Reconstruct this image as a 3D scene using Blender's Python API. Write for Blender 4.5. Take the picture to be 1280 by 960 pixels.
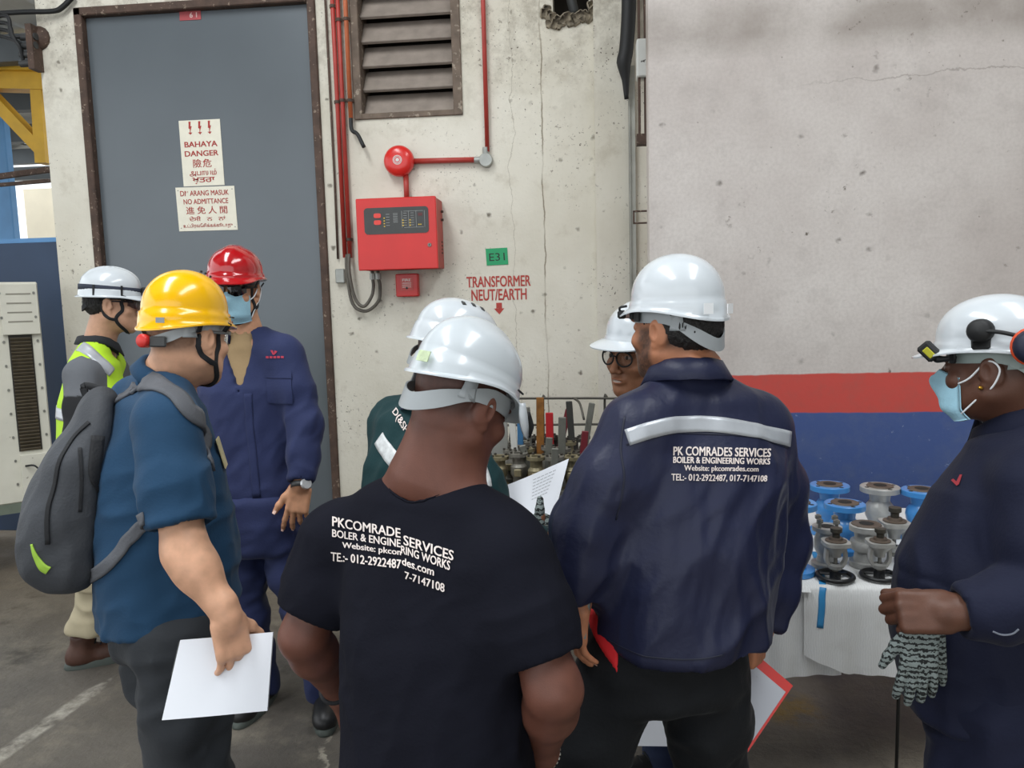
import bpy, math, random
import numpy as np
from mathutils import Vector, Matrix
from mathutils.bvhtree import BVHTree
from mathutils import noise as mnoise

for _o in list(bpy.data.objects):
    bpy.data.objects.remove(_o, do_unlink=True)
SC = bpy.context.scene
COL = SC.collection
PI = math.pi

# ------------------------------------------------------------------ camera
CAM_H, PITCH, ROLL, YAW, FPX = 1.62, 6.3, 1.5, 5.5, 961.0
cam_data = bpy.data.cameras.new('camera')
cam_data.sensor_fit = 'HORIZONTAL'
cam_data.sensor_width = 36.0
cam_data.lens = 36.0 * FPX / 1280.0
cam_data.clip_start = 0.05
CAM = bpy.data.objects.new('camera', cam_data)
COL.objects.link(CAM)
CAM.matrix_world = (Matrix.Translation((0, 0, CAM_H)) @ Matrix.Rotation(math.radians(YAW), 4, 'Z')
                    @ Matrix.Rotation(math.radians(90 - PITCH), 4, 'X') @ Matrix.Rotation(math.radians(-ROLL), 4, 'Z'))
SC.camera = CAM
CR = np.array(CAM.matrix_world.to_3x3())
CO = np.array([0, 0, CAM_H])

# ------------------------------------------------------------------ world and light
world = bpy.data.worlds.new('overcast_sky')
SC.world = world
world.use_nodes = True
bg = world.node_tree.nodes['Background']
bg.inputs['Color'].default_value = (0.93, 0.97, 1.0, 1)
bg.inputs['Strength'].default_value = 1.5


def area_light(name, loc, rot, sx, sy, power, color):
    l = bpy.data.lights.new(name, 'AREA')
    l.shape = 'RECTANGLE'
    l.size, l.size_y, l.energy, l.color = sx, sy, power, color
    o = bpy.data.objects.new(name, l)
    COL.objects.link(o)
    o.location = loc
    o.rotation_euler = [math.radians(a) for a in rot]
    return o


# translucent roof sheets of the shed (daylight)
area_light('skylight_lamp', (-2.2, 0.6, 5.8), (0, 0, 0), 1.0, 4.5, 190, (0.95, 0.98, 1.0))
area_light('skylight_lamp.001', (1.8, 0.2, 5.8), (0, 0, 0), 1.0, 4.5, 130, (0.95, 0.98, 1.0))
SC.view_settings.view_transform = 'Standard'
SC.view_settings.look = 'None'
SC.view_settings.gamma = 1.0
SC.view_settings.use_curve_mapping = False
SC.view_settings.exposure = 0.12

# ------------------------------------------------------------------ pixel helpers (1280x960 frame)


def ray(px, py):
    v = CR @ np.array([(px - 640.0) / FPX, -(py - 480.0) / FPX, -1.0])
    return v


def P(px, py, d):
    return CO + ray(px, py) * d


def on_y(px, py, y):
    r = ray(px, py)
    return CO + r * (y / r[1])


def on_z(px, py, z):
    r = ray(px, py)
    return CO + r * ((z - CAM_H) / r[2])


def proj(p):
    q = CR.T @ (np.asarray(p) - CO)
    return 640 - q[0] / q[2] * FPX, 480 + q[1] / q[2] * FPX, -q[2]


# ------------------------------------------------------------------ object helpers


def lin(c):
    if isinstance(c, str):
        c = c.lstrip('#')
        c = [int(c[i:i + 2], 16) / 255 for i in (0, 2, 4)]
    return tuple(x / 12.92 if x <= .04045 else ((x + .055) / 1.055) ** 2.4 for x in c)


def wpos(o):
    p = Vector((0, 0, 0))
    while o is not None:
        p = p + o.location
        o = o.parent
    return p


def tag(o, label=None, cat=None, group=None, kind=None):
    if label: o['label'] = label
    if cat: o['category'] = cat
    if group: o['group'] = group
    if kind: o['kind'] = kind
    return o


def empty(name, loc, label=None, cat=None, group=None, kind=None):
    o = bpy.data.objects.new(name, None)
    COL.objects.link(o)
    o.location = [float(x) for x in loc]
    o.empty_display_size = 0.1
    return tag(o, label, cat, group, kind)


def mk(name, V, F, mat, parent=None, smooth=True, origin=None, colors=None):
    """world-space vertices -> one mesh object"""
    V = np.asarray(V, dtype=np.float64).reshape(-1, 3)
    if parent is not None:
        off = np.array(wpos(parent))
        loc = None
    else:
        if origin is None:
            lo, hi = V.min(0), V.max(0)
            origin = ((lo[0] + hi[0]) / 2, (lo[1] + hi[1]) / 2, lo[2])
        off = np.array(origin)
        loc = off
    me = bpy.data.meshes.new(name)
    me.from_pydata((V - off).tolist(), [], F if isinstance(F, list) else F.tolist())
    me.validate()
    if smooth:
        me.polygons.foreach_set('use_smooth', [True] * len(me.polygons))
    if colors is not None:
        at = me.color_attributes.new('col', 'FLOAT_COLOR', 'POINT')
        c4 = np.ones((len(V), 4), dtype=np.float32)
        c4[:, :3] = colors
        at.data.foreach_set('color', c4.ravel())
    me.update()
    if mat is not None:
        me.materials.append(mat)
    o = bpy.data.objects.new(name, me)
    COL.objects.link(o)
    if parent is not None:
        o.parent = parent
    else:
        o.location = loc
    return o


def bvh_of(V, F):
    return BVHTree.FromPolygons([tuple(v) for v in V], [tuple(int(i) for i in f) for f in F])


class MB:
    """collects simple shapes into one mesh"""

    def __init__(s):
        s.V, s.F = [], []

    def add(s, V, F):
        n = len(s.V)
        s.V += [tuple(v) for v in V]
        s.F += [[int(i) + n for i in f] for f in F]
        return s

    def box(s, lo, hi, R=None, c=None, bev=0.0):
        x0, y0, z0 = lo
        x1, y1, z1 = hi
        if bev <= 0:
            V = [(x, y, z) for x in (x0, x1) for y in (y0, y1) for z in (z0, z1)]
            F = [(0, 1, 3, 2), (4, 6, 7, 5), (0, 4, 5, 1), (2, 3, 7, 6), (0, 2, 6, 4), (1, 5, 7, 3)]
        else:
            b = bev
            V, F, idx = [], [], {}
            for ix, (X, sx) in enumerate(((x0, 1), (x1, -1))):
                for iy, (Y, sy) in enumerate(((y0, 1), (y1, -1))):
                    for iz, (Z, sz) in enumerate(((z0, 1), (z1, -1))):
                        k = len(V)
                        V += [(X, Y + sy * b, Z + sz * b), (X + sx * b, Y, Z + sz * b), (X + sx * b, Y + sy * b, Z)]
                        idx[ix, iy, iz] = (k, k + 1, k + 2)
            for (ix, iy, iz), t in idx.items():
                F.append(t if (ix + iy + iz) % 2 == 0 else t[::-1])
            def q(*a): F.append(a)
            g = idx
            for i, fl in ((0, 0), (1, 1)):
                a = [g[i, 0, 0][0], g[i, 0, 1][0], g[i, 1, 1][0], g[i, 1, 0][0]]
                q(*(a if not fl else a[::-1]))
                a = [g[0, i, 0][1], g[1, i, 0][1], g[1, i, 1][1], g[0, i, 1][1]]
                q(*(a if not fl else a[::-1]))
                a = [g[0, 0, i][2], g[0, 1, i][2], g[1, 1, i][2], g[1, 0, i][2]]
                q(*(a if not fl else a[::-1]))
            for i in (0, 1):
                for j in (0, 1):
                    q(g[i, j, 0][0], g[i, j, 1][0], g[i, j, 1][1], g[i, j, 0][1])
                    q(g[i, 0, j][0], g[i, 1, j][0], g[i, 1, j][2], g[i, 0, j][2])
                    q(g[0, i, j][1], g[1, i, j][1], g[1, i, j][2], g[0, i, j][2])
        V = np.array(V)
        if R is not None:
            V = V @ np.array(R).T
        if c is not None:
            V = V + np.array(c)
        return s.add(V, F)

    def cyl(s, a, b, r0, r1=None, n=16, cap=True):
        a, b = np.array(a, float), np.array(b, float)
        r1 = r0 if r1 is None else r1
        ax = (b - a) / max(np.linalg.norm(b - a), 1e-9)
        u = np.cross(ax, (0, 0, 1) if abs(ax[2]) < .9 else (1, 0, 0))
        u /= np.linalg.norm(u)
        v = np.cross(ax, u)
        V, F = [], []
        for c, r in ((a, r0), (b, r1)):
            for i in range(n):
                t = 2 * PI * i / n
                V.append(c + r * (math.cos(t) * u + math.sin(t) * v))
        for i in range(n):
            j = (i + 1) % n
            F.append((i, j, n + j, n + i))
        if cap:
            F.append(tuple(range(n))[::-1])
            F.append(tuple(range(n, 2 * n)))
        return s.add(V, F)

    def lathe(s, prof, c=(0, 0, 0), axis=(0, 0, 1), n=32, close=False):
        """prof: (r, h) pairs along the axis"""
        ax = np.array(axis, float)
        ax /= np.linalg.norm(ax)
        u = np.cross(ax, (0, 0, 1) if abs(ax[2]) < .9 else (1, 0, 0))
        u /= np.linalg.norm(u)
        v = np.cross(ax, u)
        V, F = [], []
        for r, h in prof:
            for i in range(n):
                t = 2 * PI * i / n
                V.append(np.array(c) + ax * h + max(r, 1e-5) * (math.cos(t) * u + math.sin(t) * v))
        m = len(prof)
        for k in range(m if close else m - 1):
            k2 = (k + 1) % m
            for i in range(n):
                j = (i + 1) % n
                F.append((k * n + i, k * n + j, k2 * n + j, k2 * n + i))
        return s.add(V, F)

    def tube(s, pts, r, n=8, smooth=0, cap=True):
        pts = np.array(pts, float)
        if smooth:
            pts = catmull(pts, smooth)
        m = len(pts)
        rr = np.full(m, r) if np.isscalar(r) else np.interp(np.linspace(0, 1, m), np.linspace(0, 1, len(r)), r)
        T = np.gradient(pts, axis=0)
        T /= np.linalg.norm(T, axis=1)[:, None] + 1e-12
        u = np.cross(T[0], (0, 0, 1) if abs(T[0][2]) < .9 else (1, 0, 0))
        V, F = [], []
        for k in range(m):
            u = u - T[k] * np.dot(u, T[k])
            u /= np.linalg.norm(u) + 1e-12
            v = np.cross(T[k], u)
            for i in range(n):
                t = 2 * PI * i / n
                V.append(pts[k] + rr[k] * (math.cos(t) * u + math.sin(t) * v))
        for k in range(m - 1):
            for i in range(n):
                j = (i + 1) % n
                F.append((k * n + i, k * n + j, (k + 1) * n + j, (k + 1) * n + i))
        if cap:
            F.append(tuple(range(n))[::-1])
            F.append(tuple(range((m - 1) * n, m * n)))
        return s.add(V, F)

    def ribbon(s, pts, wdir, width, th, smooth=0):
        """strip with thickness; wdir: one or per-point width direction"""
        pts = np.array(pts, float)
        W = np.array(wdir, float)
        if W.ndim == 1:
            W = np.repeat(W[None], len(pts), 0)
        wd = np.full(len(pts), width) if np.isscalar(width) else np.array(width, float)
        if smooth:
            W = catmull(W, smooth)
            wd = catmull(np.repeat(wd[:, None], 3, 1), smooth)[:, 0]
            pts = catmull(pts, smooth)
        T = np.gradient(pts, axis=0)
        T /= np.linalg.norm(T, axis=1)[:, None] + 1e-12
        W = W - T * (W * T).sum(1)[:, None]
        W /= np.linalg.norm(W, axis=1)[:, None] + 1e-12
        N = np.cross(T, W)
        V, F = [], []
        for k in range(len(pts)):
            a, b = W[k] * wd[k] / 2, N[k] * th / 2
            V += [pts[k] - a - b, pts[k] + a - b, pts[k] + a + b, pts[k] - a + b]
        for k in range(len(pts) - 1):
            for i in range(4):
                j = (i + 1) % 4
                F.append((k * 4 + i, k * 4 + j, k * 4 + 4 + j, k * 4 + 4 + i))
        F.append((3, 2, 1, 0))
        e = (len(pts) - 1) * 4
        F.append((e, e + 1, e + 2, e + 3))
        return s.add(V, F)

    def prism(s, poly, c, u, v, depth):
        """flat outline in the (u, v) plane, extruded along u x v"""
        u, v = np.array(u, float), np.array(v, float)
        w = np.cross(u, v)
        w /= np.linalg.norm(w)
        n = len(poly)
        V = [np.array(c) + u * x + v * y for x, y in poly] + [np.array(c) + u * x + v * y + w * depth for x, y in poly]
        F = [tuple(range(n))[::-1], tuple(range(n, 2 * n))]
        for i in range(n):
            j = (i + 1) % n
            F.append((i, j, n + j, n + i))
        return s.add(V, F)

    def split(s, name, mat, parent=None, smooth=False, auto=None):
        """one object per loose piece"""
        par = list(range(len(s.V)))
        def root(i):
            while par[i] != i:
                par[i] = par[par[i]]; i = par[i]
            return i
        for f in s.F:
            for i in f[1:]: par[root(i)] = root(f[0])
        groups = {}
        for f in s.F: groups.setdefault(root(f[0]), []).append(f)
        out = []
        for fs in groups.values():
            ids = sorted({i for f in fs for i in f})
            mp = {i: k for k, i in enumerate(ids)}
            m = MB(); m.V = [s.V[i] for i in ids]; m.F = [[mp[i] for i in f] for f in fs]
            out.append(m.build(name, mat, parent, smooth, auto))
        return out

    def build(s, name, mat, parent=None, smooth=False, auto=None):
        o = mk(name, s.V, s.F, mat, parent, smooth)
        if auto:
            me = o.data
            me.polygons.foreach_set('use_smooth', [True] * len(me.polygons))
            me.set_sharp_from_angle(angle=math.radians(auto))
        return o


def catmull(pts, k):
    pts = np.array(pts, float)
    q = np.vstack([2 * pts[0] - pts[1], pts, 2 * pts[-1] - pts[-2]])
    out = []
    for i in range(1, len(q) - 2):
        for t in np.linspace(0, 1, k, endpoint=False):
            a, b, c, d = q[i - 1], q[i], q[i + 1], q[i + 2]
            out.append(.5 * (2 * b + (c - a) * t + (2 * a - 5 * b + 4 * c - d) * t * t + (3 * b - a - 3 * c + d) * t ** 3))
    out.append(pts[-1])
    return np.array(out)


# ------------------------------------------------------------------ materials
MATS = {}


def mat(name, color, rough=.6, metal=0.0, var=0.0, vscale=8.0, bump=0.0, bscale=60.0, coat=0.0, spec=.5,
        speck=None, sheen=0.0, attr=False, trans=0.0, emit=0.0, stretch=None, alpha=1.0, sss=0.0):
    if name in MATS:
        return MATS[name]
    m = bpy.data.materials.new(name)
    MATS[name] = m
    m.use_nodes = True
    nt = m.node_tree
    N, L = nt.nodes, nt.links
    b = N['Principled BSDF']
    c = lin(color) if not attr else (1, 1, 1)
    b.inputs['Base Color'].default_value = (*c, 1)
    b.inputs['Roughness'].default_value = rough
    b.inputs['Metallic'].default_value = metal
    b.inputs['Specular IOR Level'].default_value = spec
    b.inputs['Coat Weight'].default_value = coat
    b.inputs['Coat Roughness'].default_value = .08
    b.inputs['Sheen Weight'].default_value = sheen
    if trans:
        b.inputs['Transmission Weight'].default_value = trans
    if sss:
        b.inputs['Subsurface Weight'].default_value = sss
        b.inputs['Subsurface Radius'].default_value = (.8, .35, .2)
        b.inputs['Subsurface Scale'].default_value = .008
    if emit:
        b.inputs['Emission Color'].default_value = (*c, 1)
        b.inputs['Emission Strength'].default_value = emit
    if alpha < 1:
        b.inputs['Alpha'].default_value = alpha
    tc = N.new('ShaderNodeTexCoord')
    src = tc.outputs['Object']
    if stretch:
        mp = N.new('ShaderNodeMapping')
        mp.inputs['Scale'].default_value = stretch
        L.new(src, mp.inputs['Vector'])
        src = mp.outputs['Vector']
    colout = None
    if attr:
        at = N.new('ShaderNodeVertexColor')
        at.layer_name = 'col'
        colout = at.outputs['Color']
    if var:
        n = N.new('ShaderNodeTexNoise')
        n.inputs['Scale'].default_value = vscale
        n.inputs['Detail'].default_value = 5
        L.new(src, n.inputs['Vector'])
        mr = N.new('ShaderNodeMapRange')
        mr.inputs['From Min'].default_value = .3
        mr.inputs['From Max'].default_value = .7
        mr.inputs['To Min'].default_value = 1 - var
        mr.inputs['To Max'].default_value = 1 + var
        L.new(n.outputs['Fac'], mr.inputs['Value'])
        mx = N.new('ShaderNodeVectorMath')
        mx.operation = 'SCALE'
        if colout is not None:
            L.new(colout, mx.inputs[0])
        else:
            mx.inputs[0].default_value = c
        L.new(mr.outputs['Result'], mx.inputs['Scale'])
        colout = mx.outputs['Vector']
    if speck:  # (colour, scale, threshold)
        sc_, th_ = speck[1], speck[2]
        n = N.new('ShaderNodeTexNoise')
        n.inputs['Scale'].default_value = sc_
        n.inputs['Detail'].default_value = 3
        n.inputs['Roughness'].default_value = .65
        L.new(src, n.inputs['Vector'])
        mr = N.new('ShaderNodeMapRange')
        mr.inputs['From Min'].default_value = th_
        mr.inputs['From Max'].default_value = th_ + .06
        L.new(n.outputs['Fac'], mr.inputs['Value'])
        mx = N.new('ShaderNodeMix')
        mx.data_type = 'RGBA'
        L.new(mr.outputs['Result'], mx.inputs['Factor'])
        if colout is not None:
            L.new(colout, mx.inputs[6])
        else:
            mx.inputs[6].default_value = (*c, 1)
        mx.inputs[7].default_value = (*lin(speck[0]), 1)
        colout = mx.outputs[2]
    if colout is not None:
        L.new(colout, b.inputs['Base Color'])
    if bump:
        n = N.new('ShaderNodeTexNoise')
        n.inputs['Scale'].default_value = bscale
        n.inputs['Detail'].default_value = 4
        L.new(src, n.inputs['Vector'])
        bp = N.new('ShaderNodeBump')
        bp.inputs['Strength'].default_value = bump
        bp.inputs['Distance'].default_value = .01
        L.new(n.outputs['Fac'], bp.inputs['Height'])
        L.new(bp.outputs['Normal'], b.inputs['Normal'])
    return m


def text_mesh(body, size=1.0, bold=0.0, spacing=1.0, align='CENTER', line=1.0):
    """flat triangulated text: (V2, F), centred"""
    cu = bpy.data.curves.new('text', 'FONT')
    cu.body = body
    cu.size = size
    cu.space_character = spacing
    cu.space_line = line
    cu.align_x = align
    cu.fill_mode = 'FRONT'
    cu.resolution_u = 3
    o = bpy.data.objects.new('text', cu)
    COL.objects.link(o)
    me = o.to_mesh()
    V = np.array([v.co[:] for v in me.vertices]).reshape(-1, 3)
    F = [tuple(p.vertices) for p in me.polygons]
    if bold > 0 and len(V):
        n = len(V)
        sh = [(-1, -.6), (1, -.6), (-1, .6), (1, .6)]
        V = np.vstack([V + np.array((x * bold, y * bold, k)) for k, (x, y) in enumerate(sh)])
        F = [tuple(i + n * k for i in f) for k in range(4) for f in F]
    o.to_mesh_clear()
    bpy.data.objects.remove(o)
    bpy.data.curves.remove(cu)
    if len(V) == 0:
        return np.zeros((0, 3)), []
    return V.copy(), F


def fit_text(body, w, h, bold=0.0, spacing=1.0):
    """text stretched to a w x h box centred on 0"""
    V, F = text_mesh(body, 1.0, bold, spacing)
    lo, hi = V.min(0), V.max(0)
    V[:, :2] = ((V - (lo + hi) / 2)[:, :2]) / (hi - lo)[:2] * np.array([w, h])
    return V, F


def flat_text(mb, body, c, u, v, w, h, bold=0.0, spacing=1.0, lift=.0006):
    """print on a flat plate: plane (u, v) at c, lifted along u x v"""
    V, F = fit_text(body, w, h, bold, spacing)
    u, v = np.array(u, float), np.array(v, float)
    n = np.cross(u, v)
    W = np.array(c) + V[:, :1] * u + V[:, 1:2] * v + n * (lift + V[:, 2:3] * .00025)
    mb.add(W, F)
# ------------------------------------------------------------------ distance-field modelling


def frame_from(up, fwd):
    z = np.array(up, float); z /= np.linalg.norm(z)
    y = np.array(fwd, float); y = y - z * np.dot(y, z); y /= np.linalg.norm(y)
    return np.stack([np.cross(y, z), y, z], 1)


class SDF:
    def __init__(s, h):
        s.h, s.ops, s.lo, s.hi = h, [], np.full(3, 1e9), np.full(3, -1e9)

    def _op(s, fn, lo, hi, mode, k, grow):
        lo, hi = np.array(lo, float), np.array(hi, float)
        if grow:
            s.lo, s.hi = np.minimum(s.lo, lo), np.maximum(s.hi, hi)
        s.ops.append((fn, lo, hi, mode, k))
        return s

    def rc(s, a, b, ra, rb, k=.01, mode='u'):
        a, b = np.array(a, np.float32), np.array(b, np.float32)
        d = b - a
        dd = float(d @ d) + 1e-12

        def fn(x, y, z):
            px, py, pz = x - a[0], y - a[1], z - a[2]
            t = np.clip((px * d[0] + py * d[1] + pz * d[2]) / dd, 0, 1)
            return np.sqrt((px - t * d[0]) ** 2 + (py - t * d[1]) ** 2 + (pz - t * d[2]) ** 2) - (ra + (rb - ra) * t)
        r = max(ra, rb)
        return s._op(fn, np.minimum(a - r, b - r), np.maximum(a + r, b + r), mode, k, mode == 'u')

    def chain(s, pts, rs, k=.01, mode='u'):
        for i in range(len(pts) - 1):
            s.rc(pts[i], pts[i + 1], rs[i], rs[i + 1], k, mode)
        return s

    def el(s, c, r, R=None, k=.01, mode='u'):
        c, r = np.array(c, np.float32), np.array(r, np.float32)
        M = None if R is None else np.array(R, np.float32)

        def fn(x, y, z):
            p = (x - c[0], y - c[1], z - c[2])
            if M is not None:
                p = [p[0] * M[0, i] + p[1] * M[1, i] + p[2] * M[2, i] for i in range(3)]
            k0 = np.sqrt((p[0] / r[0]) ** 2 + (p[1] / r[1]) ** 2 + (p[2] / r[2]) ** 2)
            k1 = np.sqrt((p[0] / r[0] ** 2) ** 2 + (p[1] / r[1] ** 2) ** 2 + (p[2] / r[2] ** 2) ** 2)
            return k0 * (k0 - 1) / (k1 + 1e-6)
        e = r if M is None else np.full(3, r.max())
        return s._op(fn, c - e, c + e, mode, k, mode == 'u')

    def box(s, c, hs, R=None, rnd=.005, k=.01, mode='u'):
        c, hs = np.array(c, np.float32), np.array(hs, np.float32)
        M = np.eye(3, dtype=np.float32) if R is None else np.array(R, np.float32)

        def fn(x, y, z):
            p = (x - c[0], y - c[1], z - c[2])
            q = [np.abs(p[0] * M[0, i] + p[1] * M[1, i] + p[2] * M[2, i]) - (hs[i] - rnd) for i in range(3)]
            return (np.sqrt(sum(np.maximum(v, 0) ** 2 for v in q))
                    + np.minimum(np.maximum(np.maximum(q[0], q[1]), q[2]), 0) - rnd)
        e = np.abs(M) @ hs
        return s._op(fn, c - e, c + e, mode, k, mode == 'u')

    def loft(s, st, k=.02, cap=.04, n=2.3, mode='u'):
        """st: list of (centre, right vector, half width, half depth)"""
        st = [(np.array(c, np.float32), np.array(r, np.float32) / np.linalg.norm(r), a, b) for c, r, a, b in st]

        def fn(x, y, z):
            best = None
            for (c0, r0, a0, b0), (c1, r1, a1, b1) in zip(st[:-1], st[1:]):
                d = c1 - c0
                L = float(np.linalg.norm(d))
                w = d / L
                px, py, pz = x - c0[0], y - c0[1], z - c0[2]
                h = px * w[0] + py * w[1] + pz * w[2]
                t = np.clip(h / L, 0, 1)
                ex = h - t * L
                rm = r0 + r1
                rm = rm - w * (rm @ w)
                rm = rm / np.linalg.norm(rm)
                f = np.cross(w, rm)
                u = px * rm[0] + py * rm[1] + pz * rm[2]
                v = px * f[0] + py * f[1] + pz * f[2]
                a = a0 + (a1 - a0) * t
                b = b0 + (b1 - b0) * t
                q = ((np.abs(u) / a) ** n + (np.abs(v) / b) ** n + (np.abs(ex) / cap) ** n) ** (1 / n)
                g = (q - 1) * np.minimum(a, b)
                best = g if best is None else np.minimum(best, g)
            return best
        m = max(max(a, b) for _, _, a, b in st) + .01
        lo = np.min([c for c, *_ in st], 0) - m
        hi = np.max([c for c, *_ in st], 0) + m
        return s._op(fn, lo, hi, mode, k, mode == 'u')

    def sleeve(s, pts, rs, c, nrm, r_in, k):
        """tapered tube cut square at c (axis nrm) with a hollow end"""
        pts = [np.array(p, np.float32) for p in pts]
        c, nrm = np.array(c, np.float32), np.array(nrm, np.float32)

        def fn(x, y, z):
            g = None
            for i in range(len(pts) - 1):
                a, d = pts[i], pts[i + 1] - pts[i]
                px, py, pz = x - a[0], y - a[1], z - a[2]
                t = np.clip((px * d[0] + py * d[1] + pz * d[2]) / float(d @ d), 0, 1)
                e = np.sqrt((px - t * d[0]) ** 2 + (py - t * d[1]) ** 2 + (pz - t * d[2]) ** 2) - (rs[i] + (rs[i + 1] - rs[i]) * t)
                if g is None: g = e
                else:
                    h = np.clip(.5 + .5 * (e - g) / .03, 0, 1)
                    g = e + (g - e) * h - .03 * h * (1 - h)
            px, py, pz = x - c[0], y - c[1], z - c[2]
            w = px * nrm[0] + py * nrm[1] + pz * nrm[2]
            g = np.maximum(g, w)
            r = np.sqrt(np.maximum(px * px + py * py + pz * pz - w * w, 0))
            return np.maximum(g, -np.maximum(r - r_in, -.045 - w))
        m = max(rs)
        return s._op(fn, np.min(pts, 0) - m, np.max(pts, 0) + m, 'u', k, True)

    def plane(s, c, nrm, k=0.0, lo=None, hi=None):
        """keep the side the normal points away from; optional region lo..hi"""
        c, nrm = np.array(c, float), np.array(nrm, float)
        nrm = nrm / np.linalg.norm(nrm)

        def fn(x, y, z):
            return (x - c[0]) * nrm[0] + (y - c[1]) * nrm[1] + (z - c[2]) * nrm[2]
        big = 50
        return s._op(fn, np.full(3, -big) if lo is None else lo, np.full(3, big) if hi is None else hi, 'i', k, False)

    def custom(s, fn, lo, hi, mode='s', k=.0):
        return s._op(fn, lo, hi, mode, k, mode == 'u')

    def mesh(s):
        h = s.h
        lo = s.lo - 3 * h
        n = np.ceil((s.hi + 3 * h - lo) / h).astype(int) + 1
        ax = [(lo[i] + h * np.arange(n[i])).astype(np.float32) for i in range(3)]
        f = np.full(n, 1.0, np.float32)
        for fn, l, u, mode, k in s.ops:
            m = max(k, 0) + 3 * h
            i0 = np.clip(np.floor((l - m - lo) / h).astype(int), 0, n - 1)
            i1 = np.clip(np.ceil((u + m - lo) / h).astype(int) + 1, 1, n)
            if np.any(i1 <= i0):
                continue
            sl = tuple(slice(a, b) for a, b in zip(i0, i1))
            x, y, z = ax[0][sl[0]][:, None, None], ax[1][sl[1]][None, :, None], ax[2][sl[2]][None, None, :]
            g = fn(x, y, z)
            d = f[sl]
            if mode == 'u':
                a, b, sg = d, g, 1
            elif mode == 's':
                a, b, sg = -d, g, -1
            else:
                a, b, sg = -d, -g, -1
            if k > 0:
                hh = np.clip(.5 + .5 * (b - a) / k, 0, 1)
                r = b + (a - b) * hh - k * hh * (1 - hh)
            else:
                r = np.minimum(a, b)
            f[sl] = sg * r
        return nets(f, lo, h)


def nets(f, lo, h):
    ins = f < 0
    nx, ny, nz = f.shape
    cnt = np.zeros((nx - 1, ny - 1, nz - 1), np.int8)
    for i in (0, 1):
        for j in (0, 1):
            for k in (0, 1):
                cnt += ins[i:nx - 1 + i, j:ny - 1 + j, k:nz - 1 + k]
    mix = (cnt > 0) & (cnt < 8)
    I = np.argwhere(mix)
    idx = np.full(mix.shape, -1, np.int64)
    idx[mix] = np.arange(len(I))
    acc = np.zeros((len(I), 3)); num = np.zeros(len(I))
    cs = [(i, j, k) for i in (0, 1) for j in (0, 1) for k in (0, 1)]
    val = {c: f[I[:, 0] + c[0], I[:, 1] + c[1], I[:, 2] + c[2]].astype(np.float64) for c in cs}
    for c in cs:
        for ax in range(3):
            if c[ax] == 0:
                e = list(c); e[ax] = 1; e = tuple(e)
                a, b = val[c], val[e]
                m = (a < 0) != (b < 0)
                t = np.where(m, a / np.where(m, a - b, 1), 0)
                p = np.array(c, float)[None].repeat(len(I), 0)
                p[:, ax] += t
                acc[m] += p[m]; num[m] += 1
    V = lo + h * (I + acc / np.maximum(num, 1)[:, None])
    Fs = []
    for ax in range(3):
        sa = [slice(None)] * 3; sb = [slice(None)] * 3
        sa[ax] = slice(0, -1); sb[ax] = slice(1, None)
        ch = ins[tuple(sa)] != ins[tuple(sb)]
        b, c = (ax + 1) % 3, (ax + 2) % 3
        E = np.argwhere(ch)
        ok = (E[:, b] > 0) & (E[:, c] > 0) & (E[:, b] < f.shape[b] - 1) & (E[:, c] < f.shape[c] - 1)
        E = E[ok]
        if not len(E): continue
        q = []
        for db, dc in ((-1, -1), (0, -1), (0, 0), (-1, 0)):
            G = E.copy(); G[:, b] += db; G[:, c] += dc
            q.append(idx[G[:, 0], G[:, 1], G[:, 2]])
        q = np.stack(q, 1)
        flip = ~ins[E[:, 0], E[:, 1], E[:, 2]]
        q[flip] = q[flip][:, ::-1]
        Fs.append(q)
    F = np.vstack(Fs)
    F = F[(F >= 0).all(1)]
    return V, F


def vnormals(V, F):
    F = np.asarray(F)
    n = np.cross(V[F[:, 2]] - V[F[:, 0]], V[F[:, 3]] - V[F[:, 1]])
    N = np.zeros_like(V)
    for i in range(4):
        for a in range(3):
            N[:, a] += np.bincount(F[:, i], n[:, a], len(V))
    return N / (np.linalg.norm(N, axis=1)[:, None] + 1e-12)


def _hash(i, j, k, seed):
    h = (i * 374761393 + j * 668265263 + k * 2147483647 + seed * 974634541) & 0xFFFFFFFF
    h = ((h ^ (h >> 13)) * 1274126177) & 0xFFFFFFFF
    return ((h ^ (h >> 16)) & 0xFFFF) / 65535.0


def vnoise(p, seed=0):
    i = np.floor(p).astype(np.int64)
    f = p - i
    w = f * f * f * (f * (f * 6 - 15) + 10)
    r = 0
    for a in (0, 1):
        for b in (0, 1):
            for c in (0, 1):
                r = r + (_hash(i[:, 0] + a, i[:, 1] + b, i[:, 2] + c, seed)
                         * np.where(a, w[:, 0], 1 - w[:, 0]) * np.where(b, w[:, 1], 1 - w[:, 1]) * np.where(c, w[:, 2], 1 - w[:, 2]))
    return r


def folds(V, N, layers, mask=None):
    """layers: (amplitude, size, axis of the crease, elongation, seed)"""
    d = np.zeros(len(V))
    for amp, size, axis, el_, seed in layers:
        ax = np.array(axis, float); ax /= np.linalg.norm(ax)
        wob = (vnoise(V / (size * 2.5), seed + 50) - .5)[:, None] * size * .9
        q = V + wob
        q = q - np.outer(q @ ax, ax) * (1 - 1 / el_)
        n = vnoise(q / size, seed)
        d += amp * (1 - 2 * np.abs(2 * n - 1)) * .5
    if mask is not None:
        d = d * mask
    return V + N * d[:, None]


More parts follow.
